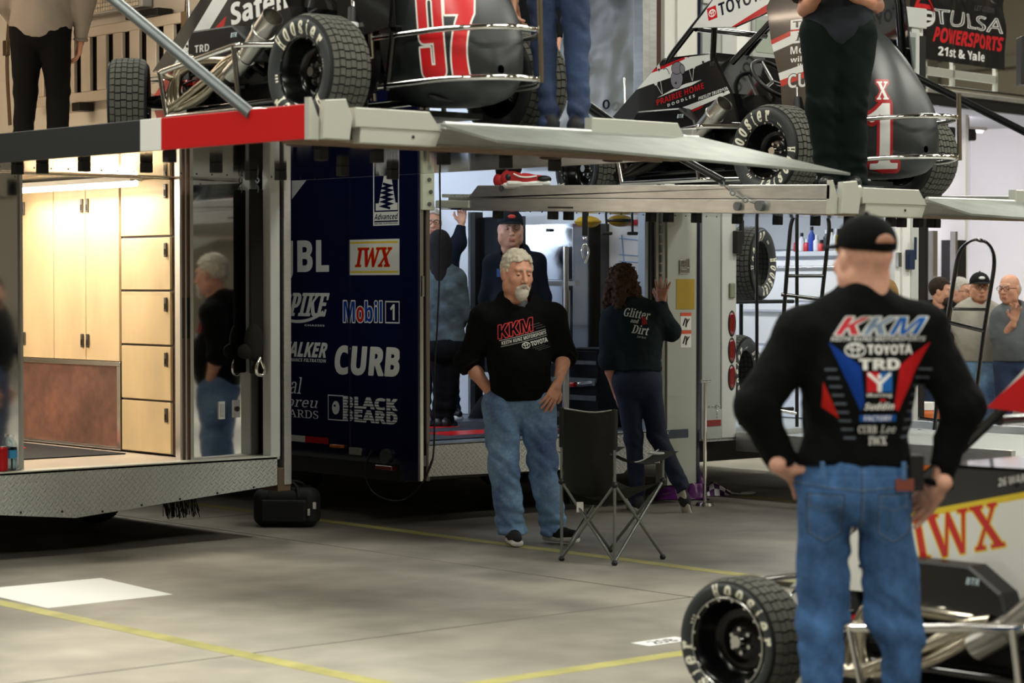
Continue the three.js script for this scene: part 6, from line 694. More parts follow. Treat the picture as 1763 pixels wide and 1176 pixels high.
// the man in front with his back turned
person({
  px: 1478, depth: 7.6, floor: 0, back: true, label: 'person seen from behind in a black cap and printed black shirt, hands on hips', skin: 0xe3ae97, girth: 1.05, fineHead: 0.005, fineHand: 0.0045, fineTop: 0.01, fineLeg: 0.009,
  j: { head: [1487, 448, 0], neck: [1484, 520, 0.0], pelvis: [1472, 815, 0], lsh: [1380, 572, 0], rsh: [1588, 568, 0], lel: [1302, 700, 0.03], lwr: [1350, 806, 0.03], rel: [1652, 700, 0.03], rwr: [1612, 842, 0.03], lhip: [1425, 845, 0], rhip: [1518, 845, 0], lkn: [1412, 1085, -0.02], rkn: [1548, 1085, -0.02], lan: [1416, 1278, 0.03], ran: [1556, 1278, 0.03], ltoe: [1400, 1306, -0.15], rtoe: [1570, 1306, -0.15] },
  head: { s: 1.06, yaw: 0.45, cap: 0x060708, capGap: true, fat: 1.12 },
  hands: { l: { dir: [0.55, -0.3, -0.7], palm: [0.3, -0.95, 0], thumb: -1, curl: 0.45, s: 1.12, out: true }, r: { dir: [-0.35, -0.6, -0.75], palm: [-0.7, -0.6, 0], thumb: 1, curl: 0.45, s: 1.12, out: true } },
  top: { name: 'shirt', hem: 800, color: 0x080a0b, sleeve: { l: 0.93, r: 0.93 }, loose: 1.2, ease: 0.014, fold: 0.009, cuff: 0x080a0b, neckR: 0.05, print: { box: [1385, 800, 1625, 520], tex: backPrint } },
  legs: { mat: mtl(0xffffff, 0.88, 0, { map: denimPrint, specularIntensity: 0.3 }), print: { box: [1365, 1235, 1585, 795] }, loose: 1.02, fold: 0.019 }, shoes: { mat: M.black },
  after(t, k) { const S = k.S, d = (px, py, z) => k.J([px, py, z]); for (const x of [1408, 1474, 1546]) part('belt_loop', bx(-0.008, 0.008, -0.03, 0.03, -0.004, 0.004, 0.003).translate(...d(x, 806, 0.13)), clothTex(jeansBlue), t); part('leather_patch', bx(-0.03, 0.03, -0.02, 0.02, -0.003, 0.003, 0.002).translate(...d(1548, 830, 0.128)), mtl(0x7a3c2c, 0.7), t); part('phone_holster', bx(-0.025, 0.025, -0.06, 0.06, -0.012, 0.012, 0.006).translate(...d(1573, 812, 0.06)), M.black, t); },
});
// curly-haired woman at the doorway
person({
  px: 1100, depth: 16.15, floor: 0, back: true, label: 'curly-haired person in a dark sweatshirt with script lettering, one hand on the doorway post', skin: 0xc98f78, girth: 1.08, fineHand: 0.004, fineTop: 0.009, size: 0.97,
  j: { head: [1073, 486, -0.03], neck: [1085, 524, 0], pelvis: [1096, 650, 0], lsh: [1054, 548, 0], rsh: [1128, 540, 0], lel: [1048, 622, 0.02], lwr: [1062, 680, -0.02], rel: [1156, 570, -0.05], rwr: [1142, 520, -0.16], lhip: [1080, 665, 0], rhip: [1118, 662, 0], lkn: [1092, 755, 0], rkn: [1132, 752, -0.02], lan: [1098, 858, 0.0], ran: [1172, 832, 0.12], ltoe: [1090, 872, -0.15], rtoe: [1190, 862, 0.02] },
  head: { s: 1.0, yaw: -0.25, style: 'long', hair: 0x4a3426, curl: 0.013, curlF: 62, cell: 0.0055, shades: true, locks: [[[-0.05, 0.04, -0.05], [-0.1, -0.14, -0.03], 0.06, 0.055], [[0.05, 0.04, -0.05], [0.09, -0.12, -0.04], 0.06, 0.05], [[0, 0, -0.08], [0, -0.16, -0.09], 0.07, 0.06], [[-0.08, -0.1, 0.02], [-0.09, -0.17, 0.03], 0.045, 0.035], [[0.1, -0.1, 0.0], [0.12, -0.16, 0.03], 0.045, 0.04]] },
  hands: { l: { curl: 0.5 }, r: { dir: [0.05, 1, -0.05], palm: [0.2, 0, -1], thumb: 1, curl: 0.08, spread: 0.28 } },
  top: { name: 'sweatshirt', hem: 638, color: 0x1b2428, sleeve: { l: 0.97, r: 0.95 }, loose: 1.12, ease: 0.018, fold: 0.008, neckR: 0.055, print: { box: [1060, 600, 1150, 510], tex: scriptPrint } },
  legs: { mat: clothTex(jeansDark), loose: 0.98, fold: 0.006 }, shoes: { mat: mtl(0x23262b, 0.8), sole: mtl(0xb8b2a4, 0.7), lift: { r: -0.22 } },
});
const STOOP = { curl: 0.4 };
// people inside the navy trailer
person({
  px: 885, depth: 17.1, floor: 0.55, label: 'smiling person in a dark cap and navy hooded jacket inside the navy trailer', skin: 0xdcab93, size: 0.9, girth: 1.1, belly: 0.05,
  j: { head: [879, 396, 0.03], neck: [884, 437, -0.02], pelvis: [886, 575, 0], lsh: [850, 455, 0], rsh: [922, 452, 0] }, head: { s: 1.2, yaw: 0.1, cap: 0x1a2026, badge: 0xc03a32, fat: 1.12, style: 'fringe', hair: 0x6b625a },
  top: { hem: 590, color: 0x151b26, hood: true, sleeve: { l: 0.95, r: 0.95 }, ease: 0.02, loose: 1.15, under: 0x1b2a55, neckR: 0.08 }, legs: { mat: clothTex(jeansDark) },
  after(t, k) { part('chest_logo', bx(-0.02, 0.02, -0.03, 0.03, -0.003, 0.003).translate(...k.J([860, 470, 0.162])), mtl(0x24457e, 0.7), t); part('jacket_edge', [bx(-0.006, 0.006, -0.16, 0.1, -0.004, 0.004).translate(...k.J([870, 480, 0.16])), bx(-0.006, 0.006, -0.16, 0.1, -0.004, 0.004).translate(...k.J([903, 480, 0.16]))], M.black, t); },
});
person({
  px: 768, depth: 16.9, floor: 0.555, back: true, label: 'person with long black hair and a heather blue-grey jacket inside the navy trailer', skin: 0xc79a84, size: 0.86, girth: 1.06,
  j: { head: [757, 425, -0.02], neck: [760, 462, 0], pelvis: [764, 590, 0], lsh: [738, 482, 0], rsh: [785, 480, 0], rel: [797, 540, -0.02], rwr: [792, 560, -0.16], lhip: [755, 605, 0], rhip: [775, 605, 0], lkn: [758, 668, -0.02], rkn: [776, 668, -0.02], lan: [752, 722, 0], ran: [770, 722, 0] },
  head: { s: 1.08, style: 'long', hair: 0x17161a, locks: [[[0, 0.02, -0.06], [0.0, -0.33, -0.06], 0.085, 0.075], [[-0.05, 0, -0.03], [-0.04, -0.3, -0.04], 0.05, 0.05], [[0.05, 0, -0.03], [0.04, -0.3, -0.04], 0.05, 0.05]], curl: 0.004 },
  top: { hem: 588, mat: clothTex(heather), sleeve: { l: 0.95, r: 0.95 }, ease: 0.018, loose: 1.1 }, legs: { name: 'trousers', mat: clothOf(0x0c0d11), loose: 0.95 }, shoes: { mat: M.black, sole: M.black },
});
person({
  px: 752, depth: 17.9, floor: 0.55, label: 'white-haired person with glasses and a raised arm behind the black-haired one', skin: 0xd5a58d, size: 0.92,
  j: { head: [743, 384, 0], neck: [748, 420, 0], pelvis: [755, 560, 0], lsh: [724, 440, 0], rsh: [772, 436, 0], rel: [790, 418, 0.02], rwr: [795, 385, 0.02] }, head: { s: 1.0, yaw: 0.15, glasses: true, style: 'short', hair: 0xbdb9b2 },
  hands: { r: { dir: [0.05, 1, 0], palm: [-0.2, 0, 1], thumb: -1, curl: 0.6 } }, top: { hem: 575, color: 0x141a28, ease: 0.02, loose: 1.1 }, legs: { mat: clothTex(jeansDark) },
});
// people up on the platforms
person({
  px: 78, depth: 15.2, floor: 2.385, back: true, label: 'person in a grey hoodie and black trousers up on the deck beside the ladder', skin: 0xc9937a, girth: 1.12,
  j: { head: [84, -150, 0], neck: [80, -105, 0], pelvis: [72, 45, 0], lsh: [30, -80, 0], rsh: [125, -80, 0], lel: [8, 0, -0.05], lwr: [20, 40, -0.2], rel: [146, 0, -0.02], rwr: [138, 70, -0.06] },
  head: { style: 'short', hair: 0x40342a }, top: { name: 'hoodie', hem: 78, color: 0x8d857c, hood: true, sleeve: { l: 0.97, r: 0.97 }, ease: 0.026, loose: 1.25, cuff: 0x857d74 }, legs: { name: 'trousers', mat: clothOf(0x0d0d0e), loose: 1.15 }, shoes: { mat: M.black },
});
person({
  px: 962, depth: 11.65, floor: 2.355, back: true, label: 'person in dark blue jeans standing beside the tail of the race car numbered 97', skin: 0xcf9a80,
  j: { pelvis: [958, -75, 0], neck: [955, -260, 0], head: [955, -312, 0], lsh: [905, -235, 0], lel: [890, -120, 0.02], lwr: [885, 0, 0.05], lhip: [930, -60, 0], rhip: [985, -60, 0], lkn: [937, 75, -0.03], rkn: [992, 80, -0.02], lan: [945, 205, 0.02], ran: [996, 208, 0.03], ltoe: [925, 222, -0.15], rtoe: [1020, 224, -0.15] },
  head: { style: 'short', hair: 0x40342a }, hands: { l: { dir: [0, -1, 0.05], palm: [1, 0, 0], thumb: -1, curl: 0.45 } }, top: { hem: -60, color: 0x0f1216, sleeve: { l: 0.9, r: 0.9 } }, legs: { mat: clothTex(jeansMid), loose: 1.0, fold: 0.01 }, shoes: { mat: mtl(0x17191d, 0.8), laces: true },
});
person({
  px: 905, depth: 14.55, floor: 2.175, label: 'person in red and black sneakers on the edge of the bare aluminium platform', skin: 0xcf9a80,
  j: { pelvis: [893, 58, -0.1], neck: [893, -95, -0.1], head: [893, -140, -0.1], lhip: [872, 70, -0.1], rhip: [898, 70, -0.1], lkn: [868, 190, -0.06], rkn: [888, 190, -0.06], lan: [866, 298, -0.32], ran: [884, 298, 0.0], ltoe: [890, 310, -0.45], rtoe: [945, 312, 0.02] },
  head: { style: 'short', hair: 0x40342a }, top: { hem: 72, color: 0x101216 }, legs: { name: 'trousers', mat: clothOf(0x101114), loose: 0.8, hemY: 0.08 }, shoes: { mat: mtl(0xa81a1e, 0.75), laces: true },
  after(t, k) { const s = t.children.filter((c) => c.name === 'shoe')[1], a = k.J([876, 317, 0]), b = k.J([944, 317, 0.02]); part('thick_sole', mesher([cap(add3(a, [0, 0.004, 0.028]), add3(b, [0, 0.004, 0.022]), 0.016, 0.015, 0.03), cap(add3(a, [0, 0.004, -0.028]), add3(b, [0, 0.004, -0.022]), 0.016, 0.015, 0.03)], 0.005, null, 0.01), M.whitePaint, s); part('toe_cap', mesher([ell(k.J([936, 309, 0.02]), [0.05, 0.024, 0.045], 0.02)], 0.005, null, 0.01), M.black, s); part('heel_panel', mesher([ell(k.J([875, 306, 0]), [0.03, 0.034, 0.044], 0.02)], 0.005, null, 0.01), M.black, s); part('side_stripe', tube([k.J([884, 300, 0.046]), k.J([895, 305, 0.05]), k.J([908, 306, 0.05]), k.J([924, 304, 0.046])], 0.006, 6, 20), M.whitePaint, s); },
});
person({
  px: 1446, depth: 13.0, floor: 2.112, label: 'person in a dark polo shirt and dark trousers beside the race car numbered 71', skin: 0xc78e72, girth: 1.1, fineHand: 0.004,
  j: { pelvis: [1443, 45, 0], neck: [1440, -122, 0], head: [1432, -175, 0.05], lsh: [1392, -100, 0], rsh: [1490, -100, 0], lel: [1382, 20, 0.04], lwr: [1402, -2, 0.27], rel: [1508, 12, 0.0], rwr: [1440, -2, 0.26], lhip: [1415, 60, 0], rhip: [1470, 60, 0], lkn: [1412, 185, 0.03], rkn: [1464, 185, 0.03], lan: [1428, 303, -0.02], ran: [1470, 303, -0.02], ltoe: [1412, 322, 0.15], rtoe: [1464, 324, 0.16] },
  head: { pitch: 0.4, style: 'short', hair: 0x40342a }, hands: { l: { dir: [0.5, 0.4, 0.4], palm: [0.3, 0.5, -0.8], curl: 0.6 }, r: { dir: [-0.9, 0.25, 0.2], palm: [-0.1, 0.5, -0.9], curl: 0.6 } },
  top: { name: 'polo_shirt', hem: 92, color: 0x2b2f35, sleeve: { l: -0.12, r: -0.12 }, ease: 0.02, loose: 1.2 }, legs: { name: 'trousers', mat: clothOf(0x0c1412), loose: 1.3, fold: 0.01 }, shoes: { mat: M.black },
  after(t, k) { part('watch', at(new THREE.TorusGeometry(0.032, 0.008, 8, 20).applyQuaternion(new THREE.Quaternion().setFromUnitVectors(V(0, 0, 1), V(...nrm(sub3(k.arms.r.wr, k.arms.r.el))))), ...lerp3(k.arms.r.el, k.arms.r.wr, 0.9)), M.blackMetal, t); },
});
// the group by the bright trailer
const talker = person({
  px: 1616, depth: 21.4, floor: 0, label: 'dark-haired bearded person in a black hoodie at the edge of the talking group', skin: 0xd09b80, turn: 0,
  j: { head: [1621, 503, 0], neck: [1612, 532, 0], lsh: [1590, 550, 0], rsh: [1640, 550, 0] }, head: { s: 1.02, yaw: 1.15, style: 'short', hair: 0x2c211a, stubble: 0x3b2d24 }, top: { name: 'hoodie', hem: 625, color: 0x0e1011, hood: true, loose: 1.15 }, legs: { mat: clothTex(jeansMid) },
});
const talker2 = person({
  px: 1655, depth: 22.2, floor: 0, label: 'white-haired person with glasses half hidden behind the grey T-shirt', skin: 0xdba58b, j: { head: [1654, 503, 0], neck: [1652, 530, 0] }, head: { s: 1.05, yaw: 0.9, style: 'short', hair: 0xcfcac2, glasses: true }, top: { hem: 625, color: 0x101318 }, legs: { mat: clothTex(jeansDark) },
});
person({
  px: 1684, depth: 20.8, floor: 0, label: 'person in a pale grey T-shirt and black cap with a red and white badge', skin: 0xd39b80, girth: 1.18, belly: 0.05,
  j: { head: [1686, 496, 0.03], neck: [1684, 524, 0], pelvis: [1684, 620, 0], lsh: [1660, 541, 0], rsh: [1709, 540, 0], lel: [1650, 590, 0], lwr: [1654, 630, 0.05], rel: [1716, 590, 0], rwr: [1721, 625, 0.06] },
  head: { s: 1.02, cap: 0x16181a, badge: 0xd8d8d8, glasses: true, fat: 1.1 }, top: { name: 't_shirt', hem: 622, color: 0x9d9890, sleeve: { l: -0.3, r: -0.3 }, loose: 1.35, ease: 0.02 }, legs: { mat: clothTex(jeansLight), loose: 1.15 },
  after(t, k) { part('watch', at(new THREE.TorusGeometry(0.032, 0.008, 8, 20).rotateX(PI / 2), ...k.arms.r.wr), M.blackMetal, t); },
});
person({
  px: 1745, depth: 20.4, floor: 0, label: 'bald person with glasses in a slate grey polo shirt, one hand raised', skin: 0xd09a80, girth: 1.15, belly: 0.04,
  j: { head: [1736, 498, 0.03], neck: [1745, 530, 0], pelvis: [1750, 622, 0], lsh: [1725, 545, 0], rsh: [1772, 545, 0], lel: [1722, 588, 0.05], lwr: [1737, 552, 0.22] }, head: { s: 1.08, yaw: -0.7, glasses: true, style: 'fringe', hair: 0xb9b2aa }, hands: { l: { dir: [0.1, 0.95, 0.2], palm: [-0.3, 0, 1], thumb: -1, curl: 0.3, spread: 0.2 } },
  top: { name: 'polo_shirt', hem: 622, color: 0x5d6166, sleeve: { l: -0.1, r: -0.1 }, loose: 1.25 }, legs: { mat: clothTex(jeansMid), loose: 1.1 },
});
person({
  px: 1530, depth: 17.6, floor: 0.46, back: true, label: 'blonde person behind the shoulder of the man with the black cap', skin: 0xd2a58d, size: 0.84, j: { head: [1527, 508, 0], neck: [1527, 540, 0], pelvis: [1520, 640, 0] },
  head: { s: 1.05, style: 'long', hair: 0x9a7a4a, locks: [[[0, 0, -0.06], [0.02, -0.2, -0.07], 0.085, 0.06], [[0.04, 0, -0.04], [0.06, -0.16, -0.04], 0.06, 0.05]], curl: 0.006 }, top: { hem: 640, color: 0x30343a }, legs: { mat: clothTex(jeansDark) },
});
// bystanders to the right of the picture, seen only as reflections in the polished panels
[[talker, 9.35, -6.5, 2.4, 'dark-haired onlooker outside the picture, mirrored in the polished steel panel'], [talker2, 10.1, -5.9, 2.6, 'white-haired onlooker outside the picture, mirrored in the polished steel panel']].forEach(([p, x, z, turn, label]) => { const c = p.clone(); c.name = numbered('person'); c.userData = { label, category: 'person', group: 'onlookers beside the cars' }; c.position.set(x, 0, z); c.rotation.y = turn; scene.add(c); });
// ---------------------------------------------------------------- loose things
{ // folding camp chair, seen from behind
  const B1 = onY(967, 966, 0), B2 = onY(1058, 974, 0), F2 = onY(1141, 963, 0), F1 = onY(1050, 951, 0), o = B1.clone().add(B2).add(F1).add(F2).multiplyScalar(0.25); o.y = 0;
  const t = thing('camp_chair', 'black folding camp chair with grey metal legs standing empty on the concrete', 'chair', o.toArray()), L = (p, y) => p.clone().sub(o).setY(y), steel = mtl(0x7d8280, 0.35, 0.8), clothC = mtl(0x15170f, 0.85, 0, { bumpMap: again(weave, 4, 4), bumpScale: 0.001, side: THREE.DoubleSide }), hub = 0.46;
  const leg = (a, ya, b, yb) => part('leg', rod(L(a, ya), L(b, yb), 0.009, 10), steel, t);
  leg(B1, 0.015, B1, 0.86); leg(B2, 0.015, B2, 0.86); leg(B1, hub, B2, 0.02); leg(B2, hub, B1, 0.02); leg(B2, hub, F2, 0.02); leg(F2, hub, B2, 0.02); leg(F1, hub, F2, 0.02); leg(F2, hub, F1, 0.02); leg(B1, hub, F1, 0.02); leg(F1, hub, B1, 0.02);
  for (const p of [F1, F2]) part('arm_post', rod(L(p, hub), L(p, 0.6), 0.009), steel, t); for (const p of [B1, B2, F1, F2]) { part('foot', at(new THREE.SphereGeometry(0.018, 12, 8), ...L(p, 0.014).toArray()), M.black, t); part('hub', at(new THREE.SphereGeometry(0.02, 10, 8), ...L(p, hub).toArray()), M.black, t); }
  const sheet = (fn, nu, nv) => { const P = [], I = [], U = []; for (let j = 0; j <= nv; j++) for (let i = 0; i <= nu; i++) { const p = fn(i / nu, j / nv); P.push(p.x, p.y, p.z); U.push(i / nu, j / nv); } for (let j = 0; j < nv; j++) for (let i = 0; i < nu; i++) { const a = j * (nu + 1) + i, b = a + nu + 1; I.push(a, a + 1, b, b, a + 1, b + 1); } const g = new THREE.BufferGeometry(); g.setAttribute('position', new THREE.Float32BufferAttribute(P, 3)); g.setAttribute('uv', new THREE.Float32BufferAttribute(U, 2)); g.setIndex(I); g.computeVertexNormals(); return g; };
  const fwd = F1.clone().sub(B1).setY(0).normalize(), wide = B2.clone().sub(B1).setY(0).normalize();
  part('backrest', sheet((u, v) => { const inset = v < 0.45 ? (0.45 - v) * 0.35 : 0, p = L(B1, 0).lerp(L(B2, 0), mix(inset, 1 - inset, u)); p.y = mix(0.33, 0.885, v) - 0.02 * sin(u * PI) * v + 0.004 * noise3(u * 6, v * 6, 1); return p.addScaledVector(fwd, 0.09 * sin(u * PI) * (0.4 + 0.6 * (1 - v)) + 0.012 * noise3(u * 5, v * 4, 4)); }, 24, 24), clothC, t);
  each('post_sleeve', [rod(L(B1, 0.66), L(B1, 0.89), 0.016), rod(L(B2, 0.66), L(B2, 0.89), 0.018)], clothC, t);
  part('seat', sheet((u, v) => { const p = L(B1, 0).lerp(L(B2, 0), u), q = L(F1, 0).lerp(L(F2, 0), u); p.lerp(q, v); p.y = 0.45 - 0.1 * sin(u * PI) * (0.5 + 0.5 * sin(v * PI)) - 0.02 * (1 - v); return p; }, 20, 20), clothC, t);
  for (const [b, f] of [[B1, F1], [B2, F2]]) { const a = sheet((u, v) => { const p = L(b, 0).lerp(L(f, 0), u * 1.12); p.y = 0.63 - 0.06 * sin(u * PI); return p.addScaledVector(wide, (v - 0.5) * (0.05 + 0.09 * u)); }, 16, 4); const ar = part('armrest', a, clothC, t); part('piping', tube([0, 0.25, 0.5, 0.75, 1].map((u) => { const p = L(b, 0).lerp(L(f, 0), u * 1.12); p.y = 0.634 - 0.06 * sin(u * PI); return p.addScaledVector(wide, -0.5 * (0.05 + 0.09 * u)); }), 0.004, 6), M.greyPaint, ar); part('cup_holder', at(new THREE.TorusGeometry(0.042, 0.006, 8, 24).rotateX(PI / 2), ...L(b, 0).lerp(L(f, 0), 0.86).setY(0.622).toArray()), M.greyPaint, ar); }
  part('piping', tube([0, 0.5, 1].map((u) => { const p = L(B1, 0).lerp(L(B2, 0), u); p.y = 0.887 - 0.02 * sin(u * PI); return p.addScaledVector(fwd, 0.036 * sin(u * PI)); }), 0.004, 6), M.greyPaint, t); part('carry_tab', bx(-0.02, 0.02, -0.04, 0.02, -0.004, 0.004, 0.003).applyMatrix4(new THREE.Matrix4().makeRotationY(-YAW)).translate(...L(B1, 0.33).lerp(L(B2, 0.33), 0.35).toArray()), M.whitePaint, t);
}
{ // bag between the trailers
  const p = onY(495, 905, 0), t = thing('duffel_bag', 'black duffel bag on the concrete between the first two trailers', 'bag', [p.x, 0, p.z], -YAW - 0.1), bagM = mtl(0x0d0e0f, 0.7, 0, { bumpMap: again(weave, 4, 4), bumpScale: 0.001 }), g = new RoundedBoxGeometry(0.42, 0.26, 0.26, 8, 0.06), q = g.attributes.position; for (let i = 0; i < q.count; i++) { const x = q.getX(i), y = q.getY(i), z = q.getZ(i), b = 1 + 0.05 * noise3(x * 7, y * 7, z * 7); q.setXYZ(i, x * b, y * (1 + 0.04 * noise3(x * 9, 3, z * 9)) - (y > 0 ? 0.02 * Math.abs(x) * 4 : 0), z * b); } g.computeVertexNormals(); part('body', at(g, 0, 0.135, 0), bagM, t);
  part('handle', tube([[-0.1, 0.2, 0.13], [-0.08, 0.27, 0.1], [0, 0.3, 0.06], [0.08, 0.27, 0.1], [0.1, 0.2, 0.13]], 0.011, 8), bagM, t); part('handle', tube([[-0.1, 0.2, -0.13], [-0.08, 0.27, -0.1], [0, 0.29, -0.05], [0.08, 0.27, -0.1], [0.1, 0.2, -0.13]], 0.011, 8), bagM, t); part('buckle', [bx(0.19, 0.215, 0.12, 0.17, 0.1, 0.12, 0.004), bx(0.16, 0.18, 0.08, 0.13, 0.13, 0.145, 0.004)], M.satin, t); part('side_pocket', new RoundedBoxGeometry(0.3, 0.15, 0.04, 3, 0.015).translate(0, 0.11, 0.13), bagM, t); part('zip', bx(-0.16, 0.16, 0.262, 0.268, -0.006, 0.006), M.blackMetal, t);
}
{ // bottle and can on the sill
  const p = onZ(20, 812, -11.84), t = thing('water_bottle', 'clear water bottle with a blue label on the sill of the mirrored trailer', 'bottle', [p.x, 0.528, p.z]), prof = [[0.001, 0], [0.03, 0], [0.033, 0.008], [0.033, 0.06], [0.031, 0.065], [0.033, 0.07], [0.033, 0.14], [0.026, 0.165], [0.013, 0.182], [0.013, 0.195]];
  part('bottle_wall', lathe(prof, 28), mtl(0xeaf2f6, 0.05, 0, { transmission: 1, thickness: 0, ior: 1.4, side: THREE.DoubleSide }), t); part('water', lathe([[0.001, 0.003], [0.029, 0.003], [0.031, 0.01], [0.031, 0.135], [0.001, 0.135]], 24), mtl(0xdfeaf0, 0.02, 0, { transmission: 1, thickness: 0.06, ior: 1.33 }), t); part('label_band', lathe([[0.0337, 0.072], [0.0337, 0.12]], 28), mtl(0x2f86b5, 0.5, 0, { side: THREE.DoubleSide }), t); part('bottle_cap', at(new THREE.CylinderGeometry(0.015, 0.015, 0.016, 18), 0, 0.2, 0), M.white, t);
  const c = onZ(4, 815, -11.82), u = thing('red_can', 'red drink can at the edge beside the water bottle', 'can', [c.x, 0.528, c.z]); part('can_body', lathe([[0.001, 0], [0.026, 0], [0.033, 0.012], [0.033, 0.13], [0.028, 0.142], [0.001, 0.14]], 26), mtl(0xb3161b, 0.25, 0.5), u); part('can_rim', at(new THREE.TorusGeometry(0.027, 0.002, 6, 24).rotateX(PI / 2), 0, 0.142, 0), M.satin, u);
}
{ // strap, chain and hook at the mirrored trailer
  const z = -11.83, P = (x, y) => onZ(x, y, z), t = thing('ratchet_strap', 'black strap with a chrome hook hanging beside the mirror panel', 'strap'); part('webbing', new RoundedBoxGeometry(0.1, 1.15, 0.02, 2, 0.008).translate(P(441, 470).x, 1.62, z), M.dark, t); const g = new THREE.SphereGeometry(0.08, 18, 14).scale(0.85, 1.5, 0.5); part('webbing_bundle', at(g, ...P(437, 590).toArray()), mtl(0x060606, 0.9), t); part('webbing_bundle', at(new THREE.SphereGeometry(0.06, 14, 10).scale(1.1, 0.8, 0.5), ...P(424, 605).toArray()), mtl(0x060606, 0.9), t);
  const h = P(443, 632); part('hook', tube([[h.x, h.y + 0.06, z + 0.03], [h.x - 0.03, h.y + 0.01, z + 0.035], [h.x - 0.025, h.y - 0.04, z + 0.035], [h.x + 0.01, h.y - 0.05, z + 0.035], [h.x + 0.03, h.y - 0.02, z + 0.035], [h.x + 0.02, h.y + 0.02, z + 0.03]], 0.011, 10, 40), M.chrome, t); part('hook_gate', rod([h.x, h.y + 0.05, z + 0.03], [h.x + 0.025, h.y - 0.01, z + 0.035], 0.008), M.chrome, t); part('chain', chain([P(443, 300), P(442, 352)], 0.014), M.galv, t);
}
{ // ladder, lens fixture and straps on the upper wall of the mirrored trailer
  const t = thing('aluminium_ladder', 'aluminium ladder hung sideways on the upper wall behind the grey hoodie', 'ladder', [8.26, 0, 0]), a = mtl(0xd8cdbd, 0.4, 0.3); part('gap_shade_board', bx(0.02, 0.05, 2.9, 3.34, -14.6, -12.2), mtl(0x2a211b, 0.8), t); part('rail', bx(-0.03, 0, 3.3, 3.37, -14.6, -12.2, 0.006), a, t); part('rail', bx(-0.03, 0, 2.86, 2.93, -14.6, -12.2, 0.006), a, t); for (let i = 0; i < 12; i++) part('rung', bx(-0.035, -0.005, 2.93, 3.3, -14.55 + i * 0.21, -14.43 + i * 0.21, 0.006), a, t); each('wall_bracket', [bx(-0.06, 0.06, 3.37, 3.42, -13.3, -12.9, 0.006), bx(-0.06, 0.06, 2.8, 2.86, -14, -13.9, 0.006)], M.black, t);  // dark board behind the rungs is added; its colour stands in for gap shade
  const f = thing('lens_lamp', 'long prismatic lamp on the upper wall above the ladder', 'light', [8.24, 3.52, -13.55]); part('case', bx(0, 0.08, -0.07, 0.07, -0.55, 0.4, 0.01), M.paleGrey, f); const pr = []; for (let i = 0; i < 28; i++) for (let k = 0; k < 4; k++) pr.push(bx(-0.012, 0, -0.058 + k * 0.03, -0.032 + k * 0.03, -0.53 + i * 0.032, -0.503 + i * 0.032, 0.005)); part('prism_lens', pr, mtl(0xe6dcca, 0.3), f).userData.kind = 'stuff';
  for (const [px, lab] of [[322, 'brown tie strap hanging near the nose stripe of the race car numbered 97'], [14, 'brown tie strap hanging beside the grey hoodie']]) { const q = onX(px, 60, 8.2), s = thing('tie_strap', lab, 'strap', [q.x, 0, q.z]); part('webbing', tube([[0, 3.9, 0], [0.01, 3.6, 0.01], [-0.01, 3.2, -0.01], [0, 2.75, 0.02]], 0.022, 8, 30).scale(0.4, 1, 1), mtl(0x5b4a38, 0.9), s); part('buckle', bx(-0.03, 0.0, 3.25, 3.36, -0.03, 0.03, 0.005), mtl(0x6b5a44, 0.4, 0.6), s); }
  lampTube('strip_light', 'strip light along the roof of the mirrored trailer', [6.4, 3.95, -15.6], [6.4, 3.95, -12.3], { color: 0xffe6cc, level: 40 }, [0.35, -1, 0]);
}
// tyres in the white trailer
for (const [x, y, z, lab, sp] of [[12.92, 1.76, -12.02, 'upper spare tyre on the rack of the white trailer', 0.5], [12.84, 0.93, -12.1, 'lower spare tyre in the white trailer, partly behind the black shirt', 1.2]]) { const t = thing('spare_tyre', lab, 'tyre', [x, y, z], PI / 2 + 0.36, 'spare tyres in the white trailer'); tyre(t, 0, 0, 0, 0.285, 0.26, -1, 0, sp, false, true); }
{ const t = thing('tyre_rack', 'black tube rack carrying the spare tyres', 'rack', [12.6, 0.5, -12.25]); for (const x of [0.08, 0.62]) part('upright', rod([x, 0, -0.12], [x, 1.95, -0.12], 0.016), M.blackMetal, t); for (const y of [0.14, 0.97]) { part('shelf_bar', rod([0, y, -0.02], [0.7, y, -0.02], 0.016), M.blackMetal, t); part('shelf_bar', rod([0, y, 0.35], [0.7, y, 0.35], 0.016), M.blackMetal, t); } }
